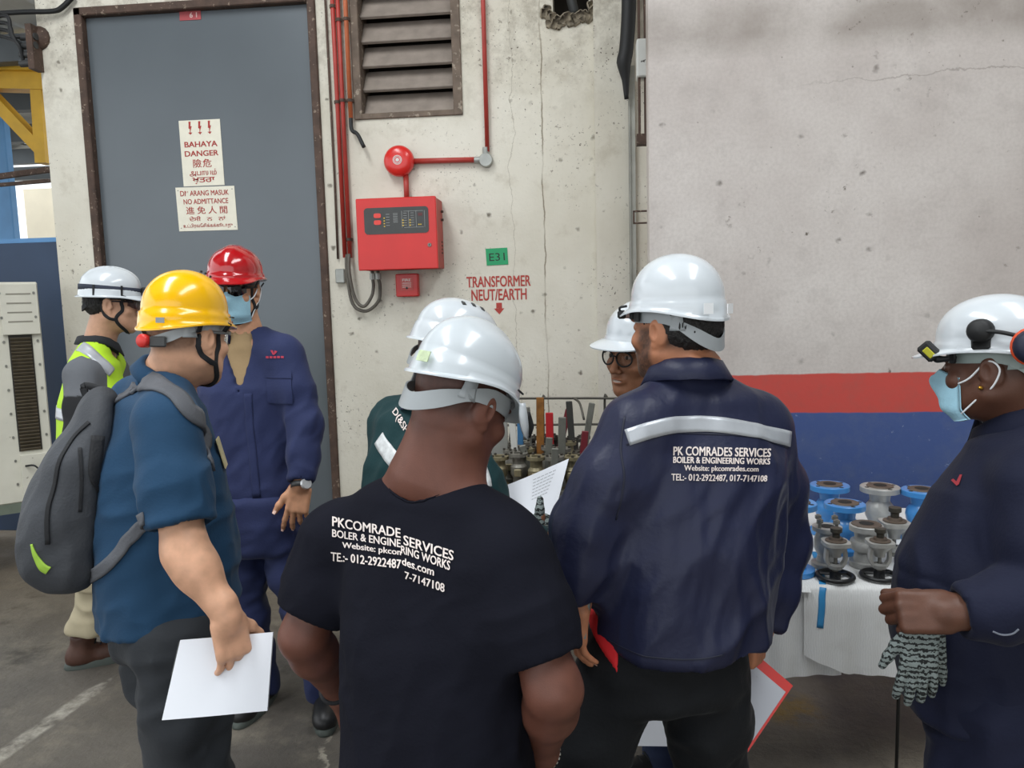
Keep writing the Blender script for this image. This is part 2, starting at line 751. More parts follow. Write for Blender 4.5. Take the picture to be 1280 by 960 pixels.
def lap_smooth(V, F, it=1, lam=.5):
    F = np.asarray(F)
    E = np.vstack([F[:, [0, 1]], F[:, [1, 2]], F[:, [2, 3]], F[:, [3, 0]]])
    E = np.vstack([E, E[:, ::-1]])
    dg = np.bincount(E[:, 0], minlength=len(V))
    for _ in range(it):
        S = np.stack([np.bincount(E[:, 0], V[E[:, 1], a], len(V)) for a in range(3)], 1)
        V = V + lam * (S / np.maximum(dg, 1)[:, None] - V)
    return V
# ------------------------------------------------------------------ surface materials


def nodes_of(name):
    m = bpy.data.materials.new(name)
    m.use_nodes = True
    return m, m.node_tree.nodes, m.node_tree.links, m.node_tree.nodes['Principled BSDF']


def nn(N, L, scale, vec, detail=4, rough=.55):
    n = N.new('ShaderNodeTexNoise')
    n.inputs['Scale'].default_value = scale
    n.inputs['Detail'].default_value = detail
    n.inputs['Roughness'].default_value = rough
    L.new(vec, n.inputs['Vector'])
    return n.outputs['Fac']


def mrange(N, L, v, a, b, c=0.0, d=1.0):
    n = N.new('ShaderNodeMapRange')
    for i, x in zip(('From Min', 'From Max', 'To Min', 'To Max'), (a, b, c, d)):
        n.inputs[i].default_value = x
    L.new(v, n.inputs['Value'])
    return n.outputs['Result']


def mth(N, L, op, a, b=None):
    n = N.new('ShaderNodeMath')
    n.operation = op
    for i, x in enumerate((a, b)):
        if x is None: continue
        if isinstance(x, (int, float)): n.inputs[i].default_value = x
        else: L.new(x, n.inputs[i])
    return n.outputs[0]


def mixc(N, L, f, a, b):
    n = N.new('ShaderNodeMix')
    n.data_type = 'RGBA'
    if isinstance(f, (int, float)): n.inputs['Factor'].default_value = f
    else: L.new(f, n.inputs['Factor'])
    for i, x in ((6, a), (7, b)):
        if isinstance(x, str): n.inputs[i].default_value = (*lin(x), 1)
        else: L.new(x, n.inputs[i])
    return n.outputs[2]


def objxyz(N, L):
    tc = N.new('ShaderNodeTexCoord')
    s = N.new('ShaderNodeSeparateXYZ')
    L.new(tc.outputs['Object'], s.inputs[0])
    return tc.outputs['Object'], s.outputs


def bumpn(N, L, h, b, strength=.3, dist=.01):
    n = N.new('ShaderNodeBump')
    n.inputs['Strength'].default_value = strength
    n.inputs['Distance'].default_value = dist
    L.new(h, n.inputs['Height'])
    L.new(n.outputs['Normal'], b.inputs['Normal'])


def crack(N, L, s, vec, x0, wob=.03, width=.004, axis='X'):
    """thin wandering line at axis = x0"""
    w = nn(N, L, 2.2, vec, 8, .6)
    w = mth(N, L, 'MULTIPLY', mth(N, L, 'SUBTRACT', w, .5), wob * 4)
    d = mth(N, L, 'ABSOLUTE', mth(N, L, 'ADD', mth(N, L, 'SUBTRACT', s[axis], x0), w))
    return mrange(N, L, d, width, width * .3)


def spots(N, L, vec, scale, rad, keep, soft=.5):
    """scattered mould spots: 1 inside a spot"""
    nz = N.new('ShaderNodeTexNoise'); nz.inputs['Scale'].default_value = scale * 3.1; nz.inputs['Detail'].default_value = 4
    L.new(vec, nz.inputs['Vector'])
    mxv = N.new('ShaderNodeVectorMath'); mxv.operation = 'MULTIPLY_ADD'
    L.new(nz.outputs['Color'], mxv.inputs[0]); mxv.inputs[1].default_value = (.35 / scale,) * 3
    L.new(vec, mxv.inputs[2])
    v = N.new('ShaderNodeTexVoronoi'); v.inputs['Scale'].default_value = scale
    L.new(mxv.outputs[0], v.inputs['Vector'])
    sx = N.new('ShaderNodeSeparateXYZ'); L.new(v.outputs['Color'], sx.inputs[0])
    r = mth(N, L, 'MULTIPLY', sx.outputs['Y'], rad)
    d = mth(N, L, 'DIVIDE', v.outputs['Distance'], mth(N, L, 'ADD', r, rad * .25))
    return mth(N, L, 'MULTIPLY', mrange(N, L, d, 1.0, soft), mrange(N, L, sx.outputs['X'], keep, keep + .02))


def wall_material():
    m, N, L, b = nodes_of('dirty_limewash')
    vec, s = objxyz(N, L)
    c = mixc(N, L, mrange(N, L, nn(N, L, 1.3, vec, 6), .35, .7), '#e0dccf', '#cbc5b5')
    c = mixc(N, L, mrange(N, L, nn(N, L, 5, vec, 8, .7), .55, .75, 0, .55), c, '#a99f8c')
    # grime hanging about the louver and the right corner
    c = mixc(N, L, mth(N, L, 'MULTIPLY', mrange(N, L, nn(N, L, 9, vec, 8, .75), .45, .62), mrange(N, L, s['Z'], 2.6, 3.3, 0, .5)), c, '#857b6b')
    g = mth(N, L, 'MULTIPLY', mrange(N, L, nn(N, L, 1.7, vec, 2), .47, .62), mrange(N, L, nn(N, L, 24, vec, 4, .7), .625, .70))
    c = mixc(N, L, mth(N, L, 'MULTIPLY', g, .8), c, '#6a6153')
    g = mth(N, L, 'MULTIPLY', mrange(N, L, nn(N, L, 2.4, vec, 2), .45, .6), mrange(N, L, nn(N, L, 55, vec, 2, .6), .64, .70))
    c = mixc(N, L, g, c, '#544b40')
    c = mixc(N, L, mth(N, L, 'MULTIPLY', spots(N, L, vec, 11, .16, .45, .4), mrange(N, L, nn(N, L, 1.5, vec, 3), .42, .58, .1, .85)), c, '#5f574a')
    c = mixc(N, L, mth(N, L, 'MULTIPLY', crack(N, L, s, vec, -.235, .02, .006), mrange(N, L, nn(N, L, 4, vec, 3), .4, .55, .25, .9)), c, '#7d715d')
    c = mixc(N, L, mth(N, L, 'MULTIPLY', crack(N, L, s, vec, -.42, .05, .003), .5), c, '#8d8473')
    L.new(c, b.inputs['Base Color'])
    b.inputs['Roughness'].default_value = .85
    bumpn(N, L, nn(N, L, 14, vec, 8, .6), b, .25, .02)
    return m


def gate_material():
    m, N, L, b = nodes_of('painted_render')
    vec, s = objxyz(N, L)
    c = mixc(N, L, mrange(N, L, nn(N, L, 1.6, vec, 5), .35, .68), '#cdc6c0', '#b9b0aa')
    c = mixc(N, L, mrange(N, L, nn(N, L, 7, vec, 7, .7), .52, .75, 0, .3), c, '#8f8782')
    c = mixc(N, L, mrange(N, L, nn(N, L, 60, vec, 4, .6), .4, .7, 0, .25), c, '#9a918b')
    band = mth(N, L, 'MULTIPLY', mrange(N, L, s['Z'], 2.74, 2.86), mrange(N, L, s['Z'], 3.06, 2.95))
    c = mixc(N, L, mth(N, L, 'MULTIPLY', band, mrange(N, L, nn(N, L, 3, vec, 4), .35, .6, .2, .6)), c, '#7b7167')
    g = mth(N, L, 'MULTIPLY', mrange(N, L, nn(N, L, 1.5, vec, 2), .48, .60), mrange(N, L, nn(N, L, 17, vec, 4, .7), .63, .72))
    c = mixc(N, L, g, c, '#62584e')
    c = mixc(N, L, mth(N, L, 'MULTIPLY', spots(N, L, vec, 7.0, .13, .50, .1), mrange(N, L, nn(N, L, 1.2, vec, 2), .38, .55, .2, .95)), c, '#4f463d')
    c = mixc(N, L, mth(N, L, 'MULTIPLY', spots(N, L, vec, 15.0, .13, .55, .2), mrange(N, L, nn(N, L, 1.6, vec, 2), .42, .6, .1, .7)), c, '#5c5248')
    c = mixc(N, L, mth(N, L, 'MULTIPLY', crack(N, L, s, vec, 2.62, .06, .004, 'Z'), mrange(N, L, s['X'], .9, 1.5, 0, .5)), c, '#7f7770')
    e = mth(N, L, 'MULTIPLY', mth(N, L, 'SUBTRACT', nn(N, L, 6, vec, 6), .5), .02)
    zz = mth(N, L, 'ADD', s['Z'], e)
    red = mixc(N, L, mrange(N, L, nn(N, L, 12, vec, 7, .7), .45, .75, 0, .5), '#c0483f', '#a2544a')
    blu = mixc(N, L, mrange(N, L, nn(N, L, 10, vec, 7, .7), .45, .75, 0, .6), '#3d5287', '#566384')
    sc = mth(N, L, 'MULTIPLY', mrange(N, L, nn(N, L, 26, vec, 5, .7), .66, .72), .6)
    blu = mixc(N, L, sc, blu, '#9aa3b5')
    c = mixc(N, L, mrange(N, L, zz, GZ1 + .003, GZ1 - .003), c, red)
    c = mixc(N, L, mrange(N, L, zz, GZ0 + .003, GZ0 - .003), c, blu)
    L.new(c, b.inputs['Base Color'])
    b.inputs['Roughness'].default_value = .7
    bumpn(N, L, nn(N, L, 9, vec, 7, .6), b, .15, .02)
    return m


def floor_material():
    m, N, L, b = nodes_of('stained_concrete')
    vec, s = objxyz(N, L)
    c = mixc(N, L, mrange(N, L, nn(N, L, 1.1, vec, 6, .6), .35, .68), '#6b655c', '#4a4642')
    c = mixc(N, L, mrange(N, L, nn(N, L, 3.1, vec, 8, .72), .5, .7, 0, .7), c, '#8a8273')
    c = mixc(N, L, mrange(N, L, nn(N, L, 2.0, vec, 7, .7), .56, .66, 0, .8), c, '#38342f')
    c = mixc(N, L, mrange(N, L, s['Y'], 3.2, 4.6, 0, .5), c, '#7d6b50')
    c = mixc(N, L, mrange(N, L, s['X'], .2, 1.2, 0, .75), c, mixc(N, L, mrange(N, L, nn(N, L, 3.0, vec, 7, .65), .35, .65), '#8f8475', '#b0a48f'))  # slab colour brightened towards the right, making up for missing light there
    # worn pale line painted on the slab, running to the lower left
    d = mth(N, L, 'ABSOLUTE', mth(N, L, 'SUBTRACT', mth(N, L, 'ADD', mth(N, L, 'MULTIPLY', s['X'], FL_A), mth(N, L, 'MULTIPLY', s['Y'], FL_B)), FL_C))
    along = mth(N, L, 'ADD', mth(N, L, 'MULTIPLY', s['X'], FL_D[0]), mth(N, L, 'MULTIPLY', s['Y'], FL_D[1]))
    d = mth(N, L, 'ADD', d, mrange(N, L, along, FL_T - .25, FL_T + .1, 0, .1))
    ln = mth(N, L, 'MULTIPLY', mrange(N, L, d, .045, .03), mrange(N, L, nn(N, L, 7, vec, 7, .7), .42, .6))
    c = mixc(N, L, mth(N, L, 'MULTIPLY', ln, .8), c, '#b5b0a4')
    c = mixc(N, L, mth(N, L, 'MULTIPLY', crack(N, L, s, vec, -.98, .13, .012), mrange(N, L, nn(N, L, 8, vec, 5), .4, .6)), c, '#a39c8e')
    dy = N.new('ShaderNodeVectorMath'); dy.operation = 'DISTANCE'
    L.new(vec, dy.inputs[0]); dy.inputs[1].default_value = (float(YP[0]), float(YP[1]), 0)
    yp = mth(N, L, 'MULTIPLY', mrange(N, L, dy.outputs['Value'], .16, .07), mrange(N, L, nn(N, L, 9, vec, 7, .75), .42, .58))
    c = mixc(N, L, mth(N, L, 'MULTIPLY', yp, .65), c, '#a5832a')
    L.new(c, b.inputs['Base Color'])
    L.new(mrange(N, L, nn(N, L, 2.0, vec, 5), .35, .65, .45, .8), b.inputs['Roughness'])
    bumpn(N, L, nn(N, L, 16, vec, 9, .68), b, .5, .02)
    return m


# ------------------------------------------------------------------ room shell
YW = 4.8           # transformer room wall
YG = 3.95          # painted wall panel on the right
GZ1 = on_y(1000, 467.5, YG)[2]
GZ0 = on_y(1000, 516.5, YG)[2]
_a, _b = on_z(0, 945, 0), on_z(165, 830, 0)
_d = (_b - _a) / np.linalg.norm(_b - _a)
FL_D = (float(_d[0]), float(_d[1]))
FL_T = float(_d[0] * _b[0] + _d[1] * _b[1])
YP = on_z(985, 885, 0)
FL_A, FL_B = -_d[1], _d[0]
FL_C = float(FL_A * _a[0] + FL_B * _a[1])

M_WALL = wall_material()
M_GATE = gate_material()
M_FLOOR = floor_material()
M_STEEL = mat('dull_steel', '#8b8a84', .45, .7, .2, 20)
M_GALV = mat('galvanised', '#a7a9a4', .5, .5, .15, 15)
M_RED = mat('fire_red', '#d0231f', .35, 0, .06, 6, coat=.2)
M_PIPE = mat('red_pipe', '#a8382f', .45, 0, .15, 10)
M_ORANGE = mat('orange_pipe', '#b9633c', .5, 0, .15, 12)
M_BLACK = mat('black_rubber', '#191a1b', .6)
M_DARKGREY = mat('dark_grey_plastic', '#3a3b3b', .5)
M_RUST = mat('rusty_brown_frame', '#4f3d33', .75, 0, .3, 14, bump=.3, speck=('#8a7a6a', 30, .62))

mb = MB()
mb.box((-14, -5, -.2), (6, 16, 0))
floor = tag(mk('floor', mb.V, mb.F, M_FLOOR, smooth=False, origin=(0, 0, 0)), kind='structure')


def wall_holes(x0, x1, z0, z1, y0, y1, holes):
    xs = sorted({x0, x1, *[h[0] for h in holes], *[h[1] for h in holes]})
    zs = sorted({z0, z1, *[h[2] for h in holes], *[h[3] for h in holes]})
    m = MB()
    for i in range(len(xs) - 1):
        for j in range(len(zs) - 1):
            cx, cz = (xs[i] + xs[i + 1]) / 2, (zs[j] + zs[j + 1]) / 2
            if any(h[0] < cx < h[1] and h[2] < cz < h[3] for h in holes): continue
            m.box((xs[i], y0, zs[j]), (xs[i + 1], y1, zs[j + 1]))
    return m


DX0, DX1, DZ0, DZ1 = -3.12, -1.66, 0.02, 3.46          # door leaf
LX0, LX1, LZ0, LZ1 = -1.395, -.72, 2.745, 3.62            # louver
NX0, NX1, NZ0, NZ1 = -.16, .055, 3.285, 3.62              # broken-out hole
XL = -3.43
m = wall_holes(XL, 1.0, 0, 5.2, YW, YW + .3, [(DX0 - .05, DX1 + .05, 0, DZ1 + .05), (LX0, LX1, LZ0, LZ1), (NX0, NX1, NZ0, NZ1)])
wall_back = tag(mk('wall_back', m.V, m.F, M_WALL, smooth=False, origin=(0, 0, 0)), kind='structure')
# hollow behind the openings
m = MB()
m.box((LX0 - .1, YW + .32, LZ0 - .1), (LX1 + .1, YW + .36, LZ1 + .1))
m.box((NX0 - .1, YW + .305, NZ0 - .1), (NX1 + .1, YW + .36, NZ1 + .1))
mk('backing_board', m.V, m.F, mat('dark_void', '#2c2722', .9), wall_back, smooth=False)
# ragged render lip around the broken-out hole
rnd = random.Random(3)
m = MB()
for k in range(26):
    t = k / 25
    x = NX0 - .05 + t * (NX1 - NX0 + .09)
    z = NZ0 - .02 + rnd.uniform(-.03, .02) + (.06 if t < .1 or t > .9 else 0)
    R = Matrix.Rotation(rnd.uniform(0, 3), 3, 'Y')
    m.box((-.03, -.012, -.025), (.03, .03, .025), np.array(R), (x, YW - rnd.uniform(0, .01), z), .008)
mk('crumbled_render', m.V, m.F, mat('crumbled_render', '#8d8371', .9, 0, .35, 30, bump=.5), wall_back, smooth=True)
m = MB().tube([(-.06, YW + .1, 3.7), (-.055, YW + .09, 3.45), (-.03, YW + .12, 3.33)], .03, 10, 4)
tag(m.build('cable', M_DARKGREY, smooth=True), 'thick dark cable coming through the broken hole at the top of the wall', 'cable')

# shallow pier and corner at the right end of the white wall
m = MB()
px0 = on_y(742, 60, YW - .05)[0]
m.box((px0, YW - .05, 0), (.42, YW + .1, 5.2))
wall_pier = tag(mk('wall_pier', m.V, m.F, M_WALL, smooth=False, origin=(0, 0, 0)), kind='structure')
gx = on_y(811, 200, YG)[0]
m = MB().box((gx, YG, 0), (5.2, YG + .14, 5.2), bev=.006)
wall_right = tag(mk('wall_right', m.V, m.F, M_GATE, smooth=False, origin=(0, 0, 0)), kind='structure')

m = MB()
for x0, x1 in ((-9, -2.8), (-1.6, 1.2), (2.4, 8)): m.box((x0, -7, 5.9), (x1, 5.6, 6.0))
m.box((-9, 2.9, 5.9), (8, 5.6, 6.0)); m.box((-9, -7, 5.9), (8, -1.8, 6.0))
tag(mk('ceiling', m.V, m.F, mat('shed_roof', '#8d8f90', .7), smooth=False, origin=(0, 0, 0)), kind='structure')
tag(mk('wall_light_block', *(lambda b: (b.V, b.F))(MB().box((5.2, -7, 0), (5.4, 4.1, 6))), mat('light_block_grey', '#8a8c8c', .8), smooth=False, origin=(0, 0, 0)), kind='structure')  # unseen wall, added to hold back sky light from the right

# ------------------------------------------------------------------ door
M_DOOR = mat('slate_grey_steel_door', '#5f666b', .30, 0.15, .06, 1.6, bump=.04, bscale=2.0, spec=.6)
door = tag(MB().box((DX0, YW + .03, DZ0), (DX1, YW + .075, DZ1), bev=.004).build('door_1', M_DOOR), kind='structure')
m = MB()
f = .045
m.box((DX0 - .05, YW - .02, 0), (DX0, YW + .09, DZ1 + .05), bev=.006)
m.box((DX1, YW - .02, 0), (DX1 + .05, YW + .09, DZ1 + .05), bev=.006)
m.box((DX0 - .05, YW - .02, DZ1), (DX1 + .05, YW + .09, DZ1 + .05), bev=.006)
tag(m.build('trim_1', M_RUST), kind='structure')
m = MB()
for z in (.5, 1.75, 3.0):
    m.cyl((DX1 + .002, YW + .02, z), (DX1 + .002, YW + .02, z + .12), .012, n=10)
m.split('hinge', M_STEEL, door, auto=40)
tag(MB().box((DX0 - .2, YW - .06, 0), (DX1 + .2, YW + .03, .05), bev=.01).build('trim_2', mat('grey_kerb', '#7d8078', .8, 0, .2, 8)), kind='structure')

M_SIGN = mat('cream_enamel', '#e6e1cf', .45, 0, .04, 20)
M_SIGNRED = mat('sign_red', '#a8322c', .6)
yd = YW + .03
U, W = np.array([1, 0, 0]), np.array([0, 0, 1])


def sign_plate(name, label, quad, y):
    """quad: four photo corners of a plate standing in front of plane y"""
    q = [on_y(px, py, y) for px, py in quad]        # tl tr br bl
    c = np.mean(q, 0)
    u = (q[1] - q[0] + q[2] - q[3]) / 2
    w = (q[0] - q[3] + q[1] - q[2]) / 2
    sx, sz = np.linalg.norm(u), np.linalg.norm(w)
    u, w = u / sx, w / sz
    nrm = np.cross(u, w)
    R = np.stack([u, -nrm, w], 1)
    m = MB().box((-sx / 2, -.0015, -sz / 2), (sx / 2, .0015, sz / 2), R, c + nrm * .002)
    o = m.build(name, M_SIGN)
    tag(o, label, 'sign')
    return o, c + nrm * .0036, u, w, sx, sz


o, c, u, w, sx, sz = sign_plate('danger_sign', 'tall cream warning plate on the grey door with three red lightning arrows and BAHAYA DANGER',
                                [(223.5, 151), (275, 149), (281, 231), (230, 233.5)], yd)
m = MB()
for i in (-1, 0, 1):
    poly = [(-.012, .5), (.012, .5), (.006, .15), (.02, .15), (.004, -.2), (.004, -.32), (.022, -.32), (0, -.5), (-.022, -.32), (-.004, -.32), (-.004, -.05), (-.016, -.02), (-.012, .3)]
    m.prism([(x * .62, y * .082) for x, y in poly], c + w * sz * .38 + u * i * sx * .235, u, w, .0006)
m.split('lightning_arrow', M_SIGNRED, o)
def line_of(*args):
    q = MB(); flat_text(q, *args); q.build('printed_text', M_SIGNRED, o)
line_of('BAHAYA', c + w * sz * .135, u, w, sx * .80, sz * .085, .022)
line_of('DANGER', c - w * sz * .005, u, w, sx * .82, sz * .085, .022)
line_of('險危', c - w * sz * .155, u, w, sx * .45, sz * .13, .008, 1.15)
line_of('அபாயம்', c - w * sz * .30, u, w, sx * .66, sz * .11, .014)
line_of('ਖ਼ਤਰਾ', c - w * sz * .42, u, w, sx * .55, sz * .10, .016)
o, c, u, w, sx, sz = sign_plate('admittance_sign', 'wide cream plate on the grey door reading DILARANG MASUK NO ADMITTANCE',
                                [(219.5, 234.5), (293, 232.5), (297.5, 287), (224.5, 289.5)], yd)
m = MB()
line_of('DI', c + w * sz * .36 - u * sx * .38, u, w, sx * .09, sz * .12, .015)
line_of("' '", c + w * sz * .39 - u * sx * .31, u, w, sx * .04, sz * .04, .015)
line_of('ARANG MASUK', c + w * sz * .36 + u * sx * .07, u, w, sx * .66, sz * .12, .015)
line_of('NO ADMITTANCE', c + w * sz * .17, u, w, sx * .76, sz * .12, .015)
line_of('進免人閒', c - w * sz * .03, u, w, sx * .70, sz * .175, .008, 1.5)
line_of('ਦੇਸੀ   ਨ   ਨਾਂ', c - w * sz * .22, u, w, sx * .62, sz * .11, .012)
line_of('உட்பிரவேசிக்கக்கூடாது', c - w * sz * .39, u, w, sx * .84, sz * .12, .012)
m = MB()
for a in (-1, 1):
    for b_ in (-1, 1):
        p_ = c + u * a * sx * .46 + w * b_ * sz * .43
        m.cyl(p_ - np.array([0, .001, 0]), p_ + np.array([0, .001, 0]) - np.cross(u, w) * 0, .0035, n=8)
m.split('rivet', M_STEEL, o)
o, c, u, w, sx, sz = sign_plate('door_number_plate', 'small red plate with faint white figures near the top of the grey door',
                                [(224.5, 14), (251, 12.5), (251.5, 24.5), (225, 26)], yd)
o.data.materials[0] = mat('faded_red_plate', '#a8464a', .5, 0, .1, 30)
m = MB()
flat_text(m, '6 1', c + u * sx * .15, u, w, sx * .35, sz * .55, .02)
m.build('printed_text', mat('pale_print', '#d9b9b6', .6), o)

# ------------------------------------------------------------------ louver
M_LOUV = mat('weathered_louver_wood', '#8c8177', .8, 0, .15, 12, bump=.2)
M_LFR = mat('dusty_brown_frame', '#6a5c50', .8, 0, .25, 14, speck=('#9b8f80', 25, .6))
lv = empty('louver_vent', ((LX0 + LX1) / 2, YW, LZ0), 'dusty brown wooden louvered vent set high in the white wall', 'vent')
m = MB()
m.box((LX0, YW - .015, LZ0), (LX0 + .05, YW + .2, LZ1), bev=.004)
m.box((LX1 - .055, YW - .015, LZ0), (LX1, YW + .2, LZ1), bev=.004)
m.box((LX0, YW - .012, LZ0), (LX1, YW + .2, LZ0 + .035), bev=.004)
m.build('frame', M_LFR, lv)
for k in range(6):
    z = LZ0 + .09 + k * .145
    R = np.array(Matrix.Rotation(math.radians(-36 + rnd.uniform(-2, 2)), 3, 'X'))
    MB().box((LX0 + .05, -.012, -.085), (LX1 - .055, .012, .085), R, (0, YW + .085, z + .01), .004).build('slat', M_LOUV, lv)

# ------------------------------------------------------------------ conduits
cg = 'red conduits running down beside the grey door'


def conduit(name, label, pts, r, m_, clamps=(), group=None, parts=None):
    o = MB().tube(pts, r, 12, 0).build(name, m_, smooth=True)
    tag(o, label, 'pipe', group)
    if clamps:
        for p in clamps:
            mm = MB()
            mm.box((-r - .007, -.004, -.011), (r + .007, r * 1.0, .011), None, p, .003)
            mm.cyl((p[0], p[1] - r * 1.15 + r, p[2] - .009), (p[0], p[1] - r * 1.15 + r, p[2] + .009), r * 1.2, n=12)
            mm.build('clamp', M_RUST, o)
    return o


def wallpt(px, py, off=.03):
    return on_y(px, py, YW - off)


for i, (xa, xb, r, lab) in enumerate(((416, 431, .0135, 'left red conduit of the pair beside the grey door'),
                                      (423, 437, .0135, 'right red conduit of the pair beside the grey door'))):
    p0, p1 = wallpt(xa, 0), wallpt(xb, 330)
    x = (p0[0] + p1[0]) / 2
    z1 = wallpt(xb, 322)[2]
    o = conduit('red_conduit', lab, [(x, YW - .03, 4.2), (x, YW - .03, z1)], r, M_PIPE,
                [(x, YW - .03, wallpt(xa, yy)[2]) for yy in ((25, 126, 300) if i else (8, 128))], cg)
x = wallpt(438, 130)[0]
zc = wallpt(440, 148)[2]
o = conduit('orange_conduit', 'orange conduit ending below the louver with a black cable hanging out', [(x, YW - .035, 4.2), (x, YW - .035, zc)], .014, M_ORANGE,
            [(x, YW - .035, wallpt(438, yy)[2]) for yy in (24, 126)])
MB().tube([(x, YW - .035, zc + .02), (x + .005, YW - .045, zc - .07), wallpt(447, 168, .06), wallpt(455, 184, .07)], .012, 10, 5).build('cable_end', M_BLACK, o, smooth=True)
x = wallpt(410, 100)[0]
tag(MB().tube([(x, YW - .012, 4.2), (x + .004, YW - .012, 2.4), (x, YW - .012, 1.9)], .007, 8).build('thin_conduit', M_RUST, smooth=True),
    'thin rusty conduit between the door frame and the red pipes', 'pipe')
z0 = wallpt(606, 190)[2]
x = wallpt(606.5, 100)[0]
bellc = wallpt(501, 203, 0)
jb = wallpt(608, 201, 0)
o = conduit('red_conduit', 'red conduit dropping from above to the round grey junction box', [(x, YW - .025, 4.2), (x, YW - .025, jb[2] + .05)], .0135, M_PIPE)
o = conduit('red_conduit', 'horizontal red conduit between the bell and the junction box', [(bellc[0] + .05, YW - .025, bellc[2]), (jb[0] - .03, YW - .025, jb[2] + .004)], .0165, M_PIPE)
m = MB()
m.lathe([(0, 0), (.042, 0), (.042, .035), (.038, .042), (0, .042)], (jb[0], YW, jb[2]), (0, -1, 0), 28)
jbo = m.build('junction_box', M_GALV, auto=35)
tag(jbo, 'round grey junction box joining two red conduits right of the bell', 'junction box')
MB().cyl((jb[0], YW - .025, jb[2] + .035), (jb[0], YW - .025, jb[2] + .075), .0185, n=14).build('spout', M_GALV, jbo, auto=35)
MB().cyl((jb[0] - .07, YW - .025, jb[2] + .003), (jb[0] - .035, YW - .025, jb[2] + .002), .02, n=14).build('spout', M_GALV, jbo, auto=35)

# bell
bl = empty('fire_bell', (bellc[0], YW, bellc[2]), 'round red fire alarm bell on the white wall above the fire panel', 'bell')
MB().lathe([(0, 0), (.055, 0), (.055, .035), (0, .035)], (bellc[0], YW, bellc[2]), (0, -1, 0), 32).build('back_box', M_PIPE, bl, auto=35)
MB().lathe([(.091, .035), (.094, .038), (.094, .05), (.088, .068), (.072, .082), (.05, .089), (.03, .09), (0, .09)],
           (bellc[0], YW, bellc[2]), (0, -1, 0), 48).build('gong', mat('gong_red', '#d42a24', .3, 0, .04, 8, coat=.3), bl, auto=40)
m = MB()
for r0, r1 in ((.006, .011), (.017, .0205), (.024, .028)):
    m.lathe([(r0, .0905), (r0, .092), (r1, .092), (r1, .0905)], (bellc[0], YW, bellc[2]), (0, -1, 0), 28)
m.lathe([(0, .094), (.006, .093), (.0065, .09)], (bellc[0], YW, bellc[2]), (0, -1, 0), 16)
m.build('badge', mat('badge_print', '#d9d6d2', .5), bl, auto=40)

# ------------------------------------------------------------------ fire panel
yb, yf = YW - .005, YW - .22
FX0, FX1 = on_y(446, 290, yf)[0], on_y(546.5, 290, yf)[0]
FZ0, FZ1 = on_y(498, 337, yf)[2], on_y(498, 246.5, yf)[2]
fp = empty('fire_alarm_panel', ((FX0 + FX1) / 2, YW, FZ0), 'red steel fire alarm panel with dark display window on the white wall', 'alarm panel')
MB().box((FX0 + .004, yf + .02, FZ0 + .004), (FX1 - .003, yb, FZ1 - .004), bev=.006).build('cabinet', mat('dusty_red_cabinet', '#a84a40', .6, 0, .15, 14), fp, auto=30)
fx1 = FX1 - .002
MB().box((FX0, yf, FZ0), (fx1, yf + .024, FZ1), bev=.005).build('cabinet_door', M_RED, fp, auto=30)
_fw, _fh = FX1 - FX0, FZ1 - FZ0
wx0, wx1, wz0, wz1 = FX0 + .10 * _fw, FX0 + .90 * _fw, FZ0 + .50 * _fh, FZ0 + .865 * _fh
bezel = []
for k in range(32):
    t = 2 * PI * (k + .5) / 32
    cx, cz = (1 if math.cos(t) > 0 else -1), (1 if math.sin(t) > 0 else -1)
    bezel.append(((wx1 - wx0) / 2 * cx - .022 * cx + .022 * math.cos(t), (wz1 - wz0) / 2 * cz - .022 * cz + .022 * math.sin(t)))
wc = np.array([(wx0 + wx1) / 2, yf - .001, (wz0 + wz1) / 2])
disp = MB().prism(bezel, wc, U, W, .002).build('display_window', mat('dark_display', '#3a3b3a', .3, 0, .1, 20), fp)
ww, wh = wx1 - wx0, wz1 - wz0
def dpt(a, b_): return wc + np.array([(a - .5) * ww, -.0026, (.5 - b_) * wh])
def dbox(mm, a, b_, wd, ht, t=.0015):
    p = dpt(a, b_)
    mm.box((-wd / 2, -t, -ht / 2), (wd / 2, t, ht / 2), None, p, 0)
m = MB()
for b_ in (.30, .56):
    p = dpt(.21, b_)
    m.prism([(.022 * math.copysign(abs(math.cos(t)) ** .5, math.cos(t)), .0135 * math.copysign(abs(math.sin(t)) ** .5, math.sin(t))) for t in np.linspace(0, 2 * PI, 20, endpoint=False)], p, U, W, .003)
m.split('push_button', mat('button_red', '#e2453c', .4), disp)
m = MB()
for k in range(4):
    dbox(m, .315, .40 + k * .105, .007, .006)
for a in (.605, .715):
    for k in range(3):
        dbox(m, a, .50 + k * .10, .008, .006)
dbox(m, .85, .68, .007, .006); dbox(m, .88, .68, .007, .006)
m.split('indicator', mat('indicator_yellow', '#e8c33a', .4), disp)
m = MB()
for k in range(5): dbox(m, .37, .26 + k * .105, .022, .0022)
for k in range(7): dbox(m, .49, .24 + k * .055, .028, .0022)
for a in (.62, .73):
    for k in range(6): dbox(m, a + .02, .24 + k * .09, .02, .002)
for b_ in (.165, .78): dbox(m, .77, b_, .118, .0016)
for a in (.59, .695, .81, .94): dbox(m, a, .47, .0016, .098)
tag(m.build('legend_print', mat('legend_print', '#a6a8a6', .6), disp), kind='stuff')
m = MB()
dbox(m, .875, .30, .026, .017)
m.build('digit_window', mat('digit_window', '#5c2424', .3), disp)
m = MB().lathe([(0, -.006), (.011, -.006), (.012, 0), (.012, .004)], (FX0 + .90 * _fw, yf, FZ0 + .33 * _fh), (0, 1, 0), 20)
lk = m.build('lock', M_STEEL, fp, auto=35)
MB().box((-.002, -.008, -.006), (.002, -.005, .006), None, (FX0 + .90 * _fw, yf, FZ0 + .33 * _fh)).build('keyhole', M_BLACK, lk)
m = MB()
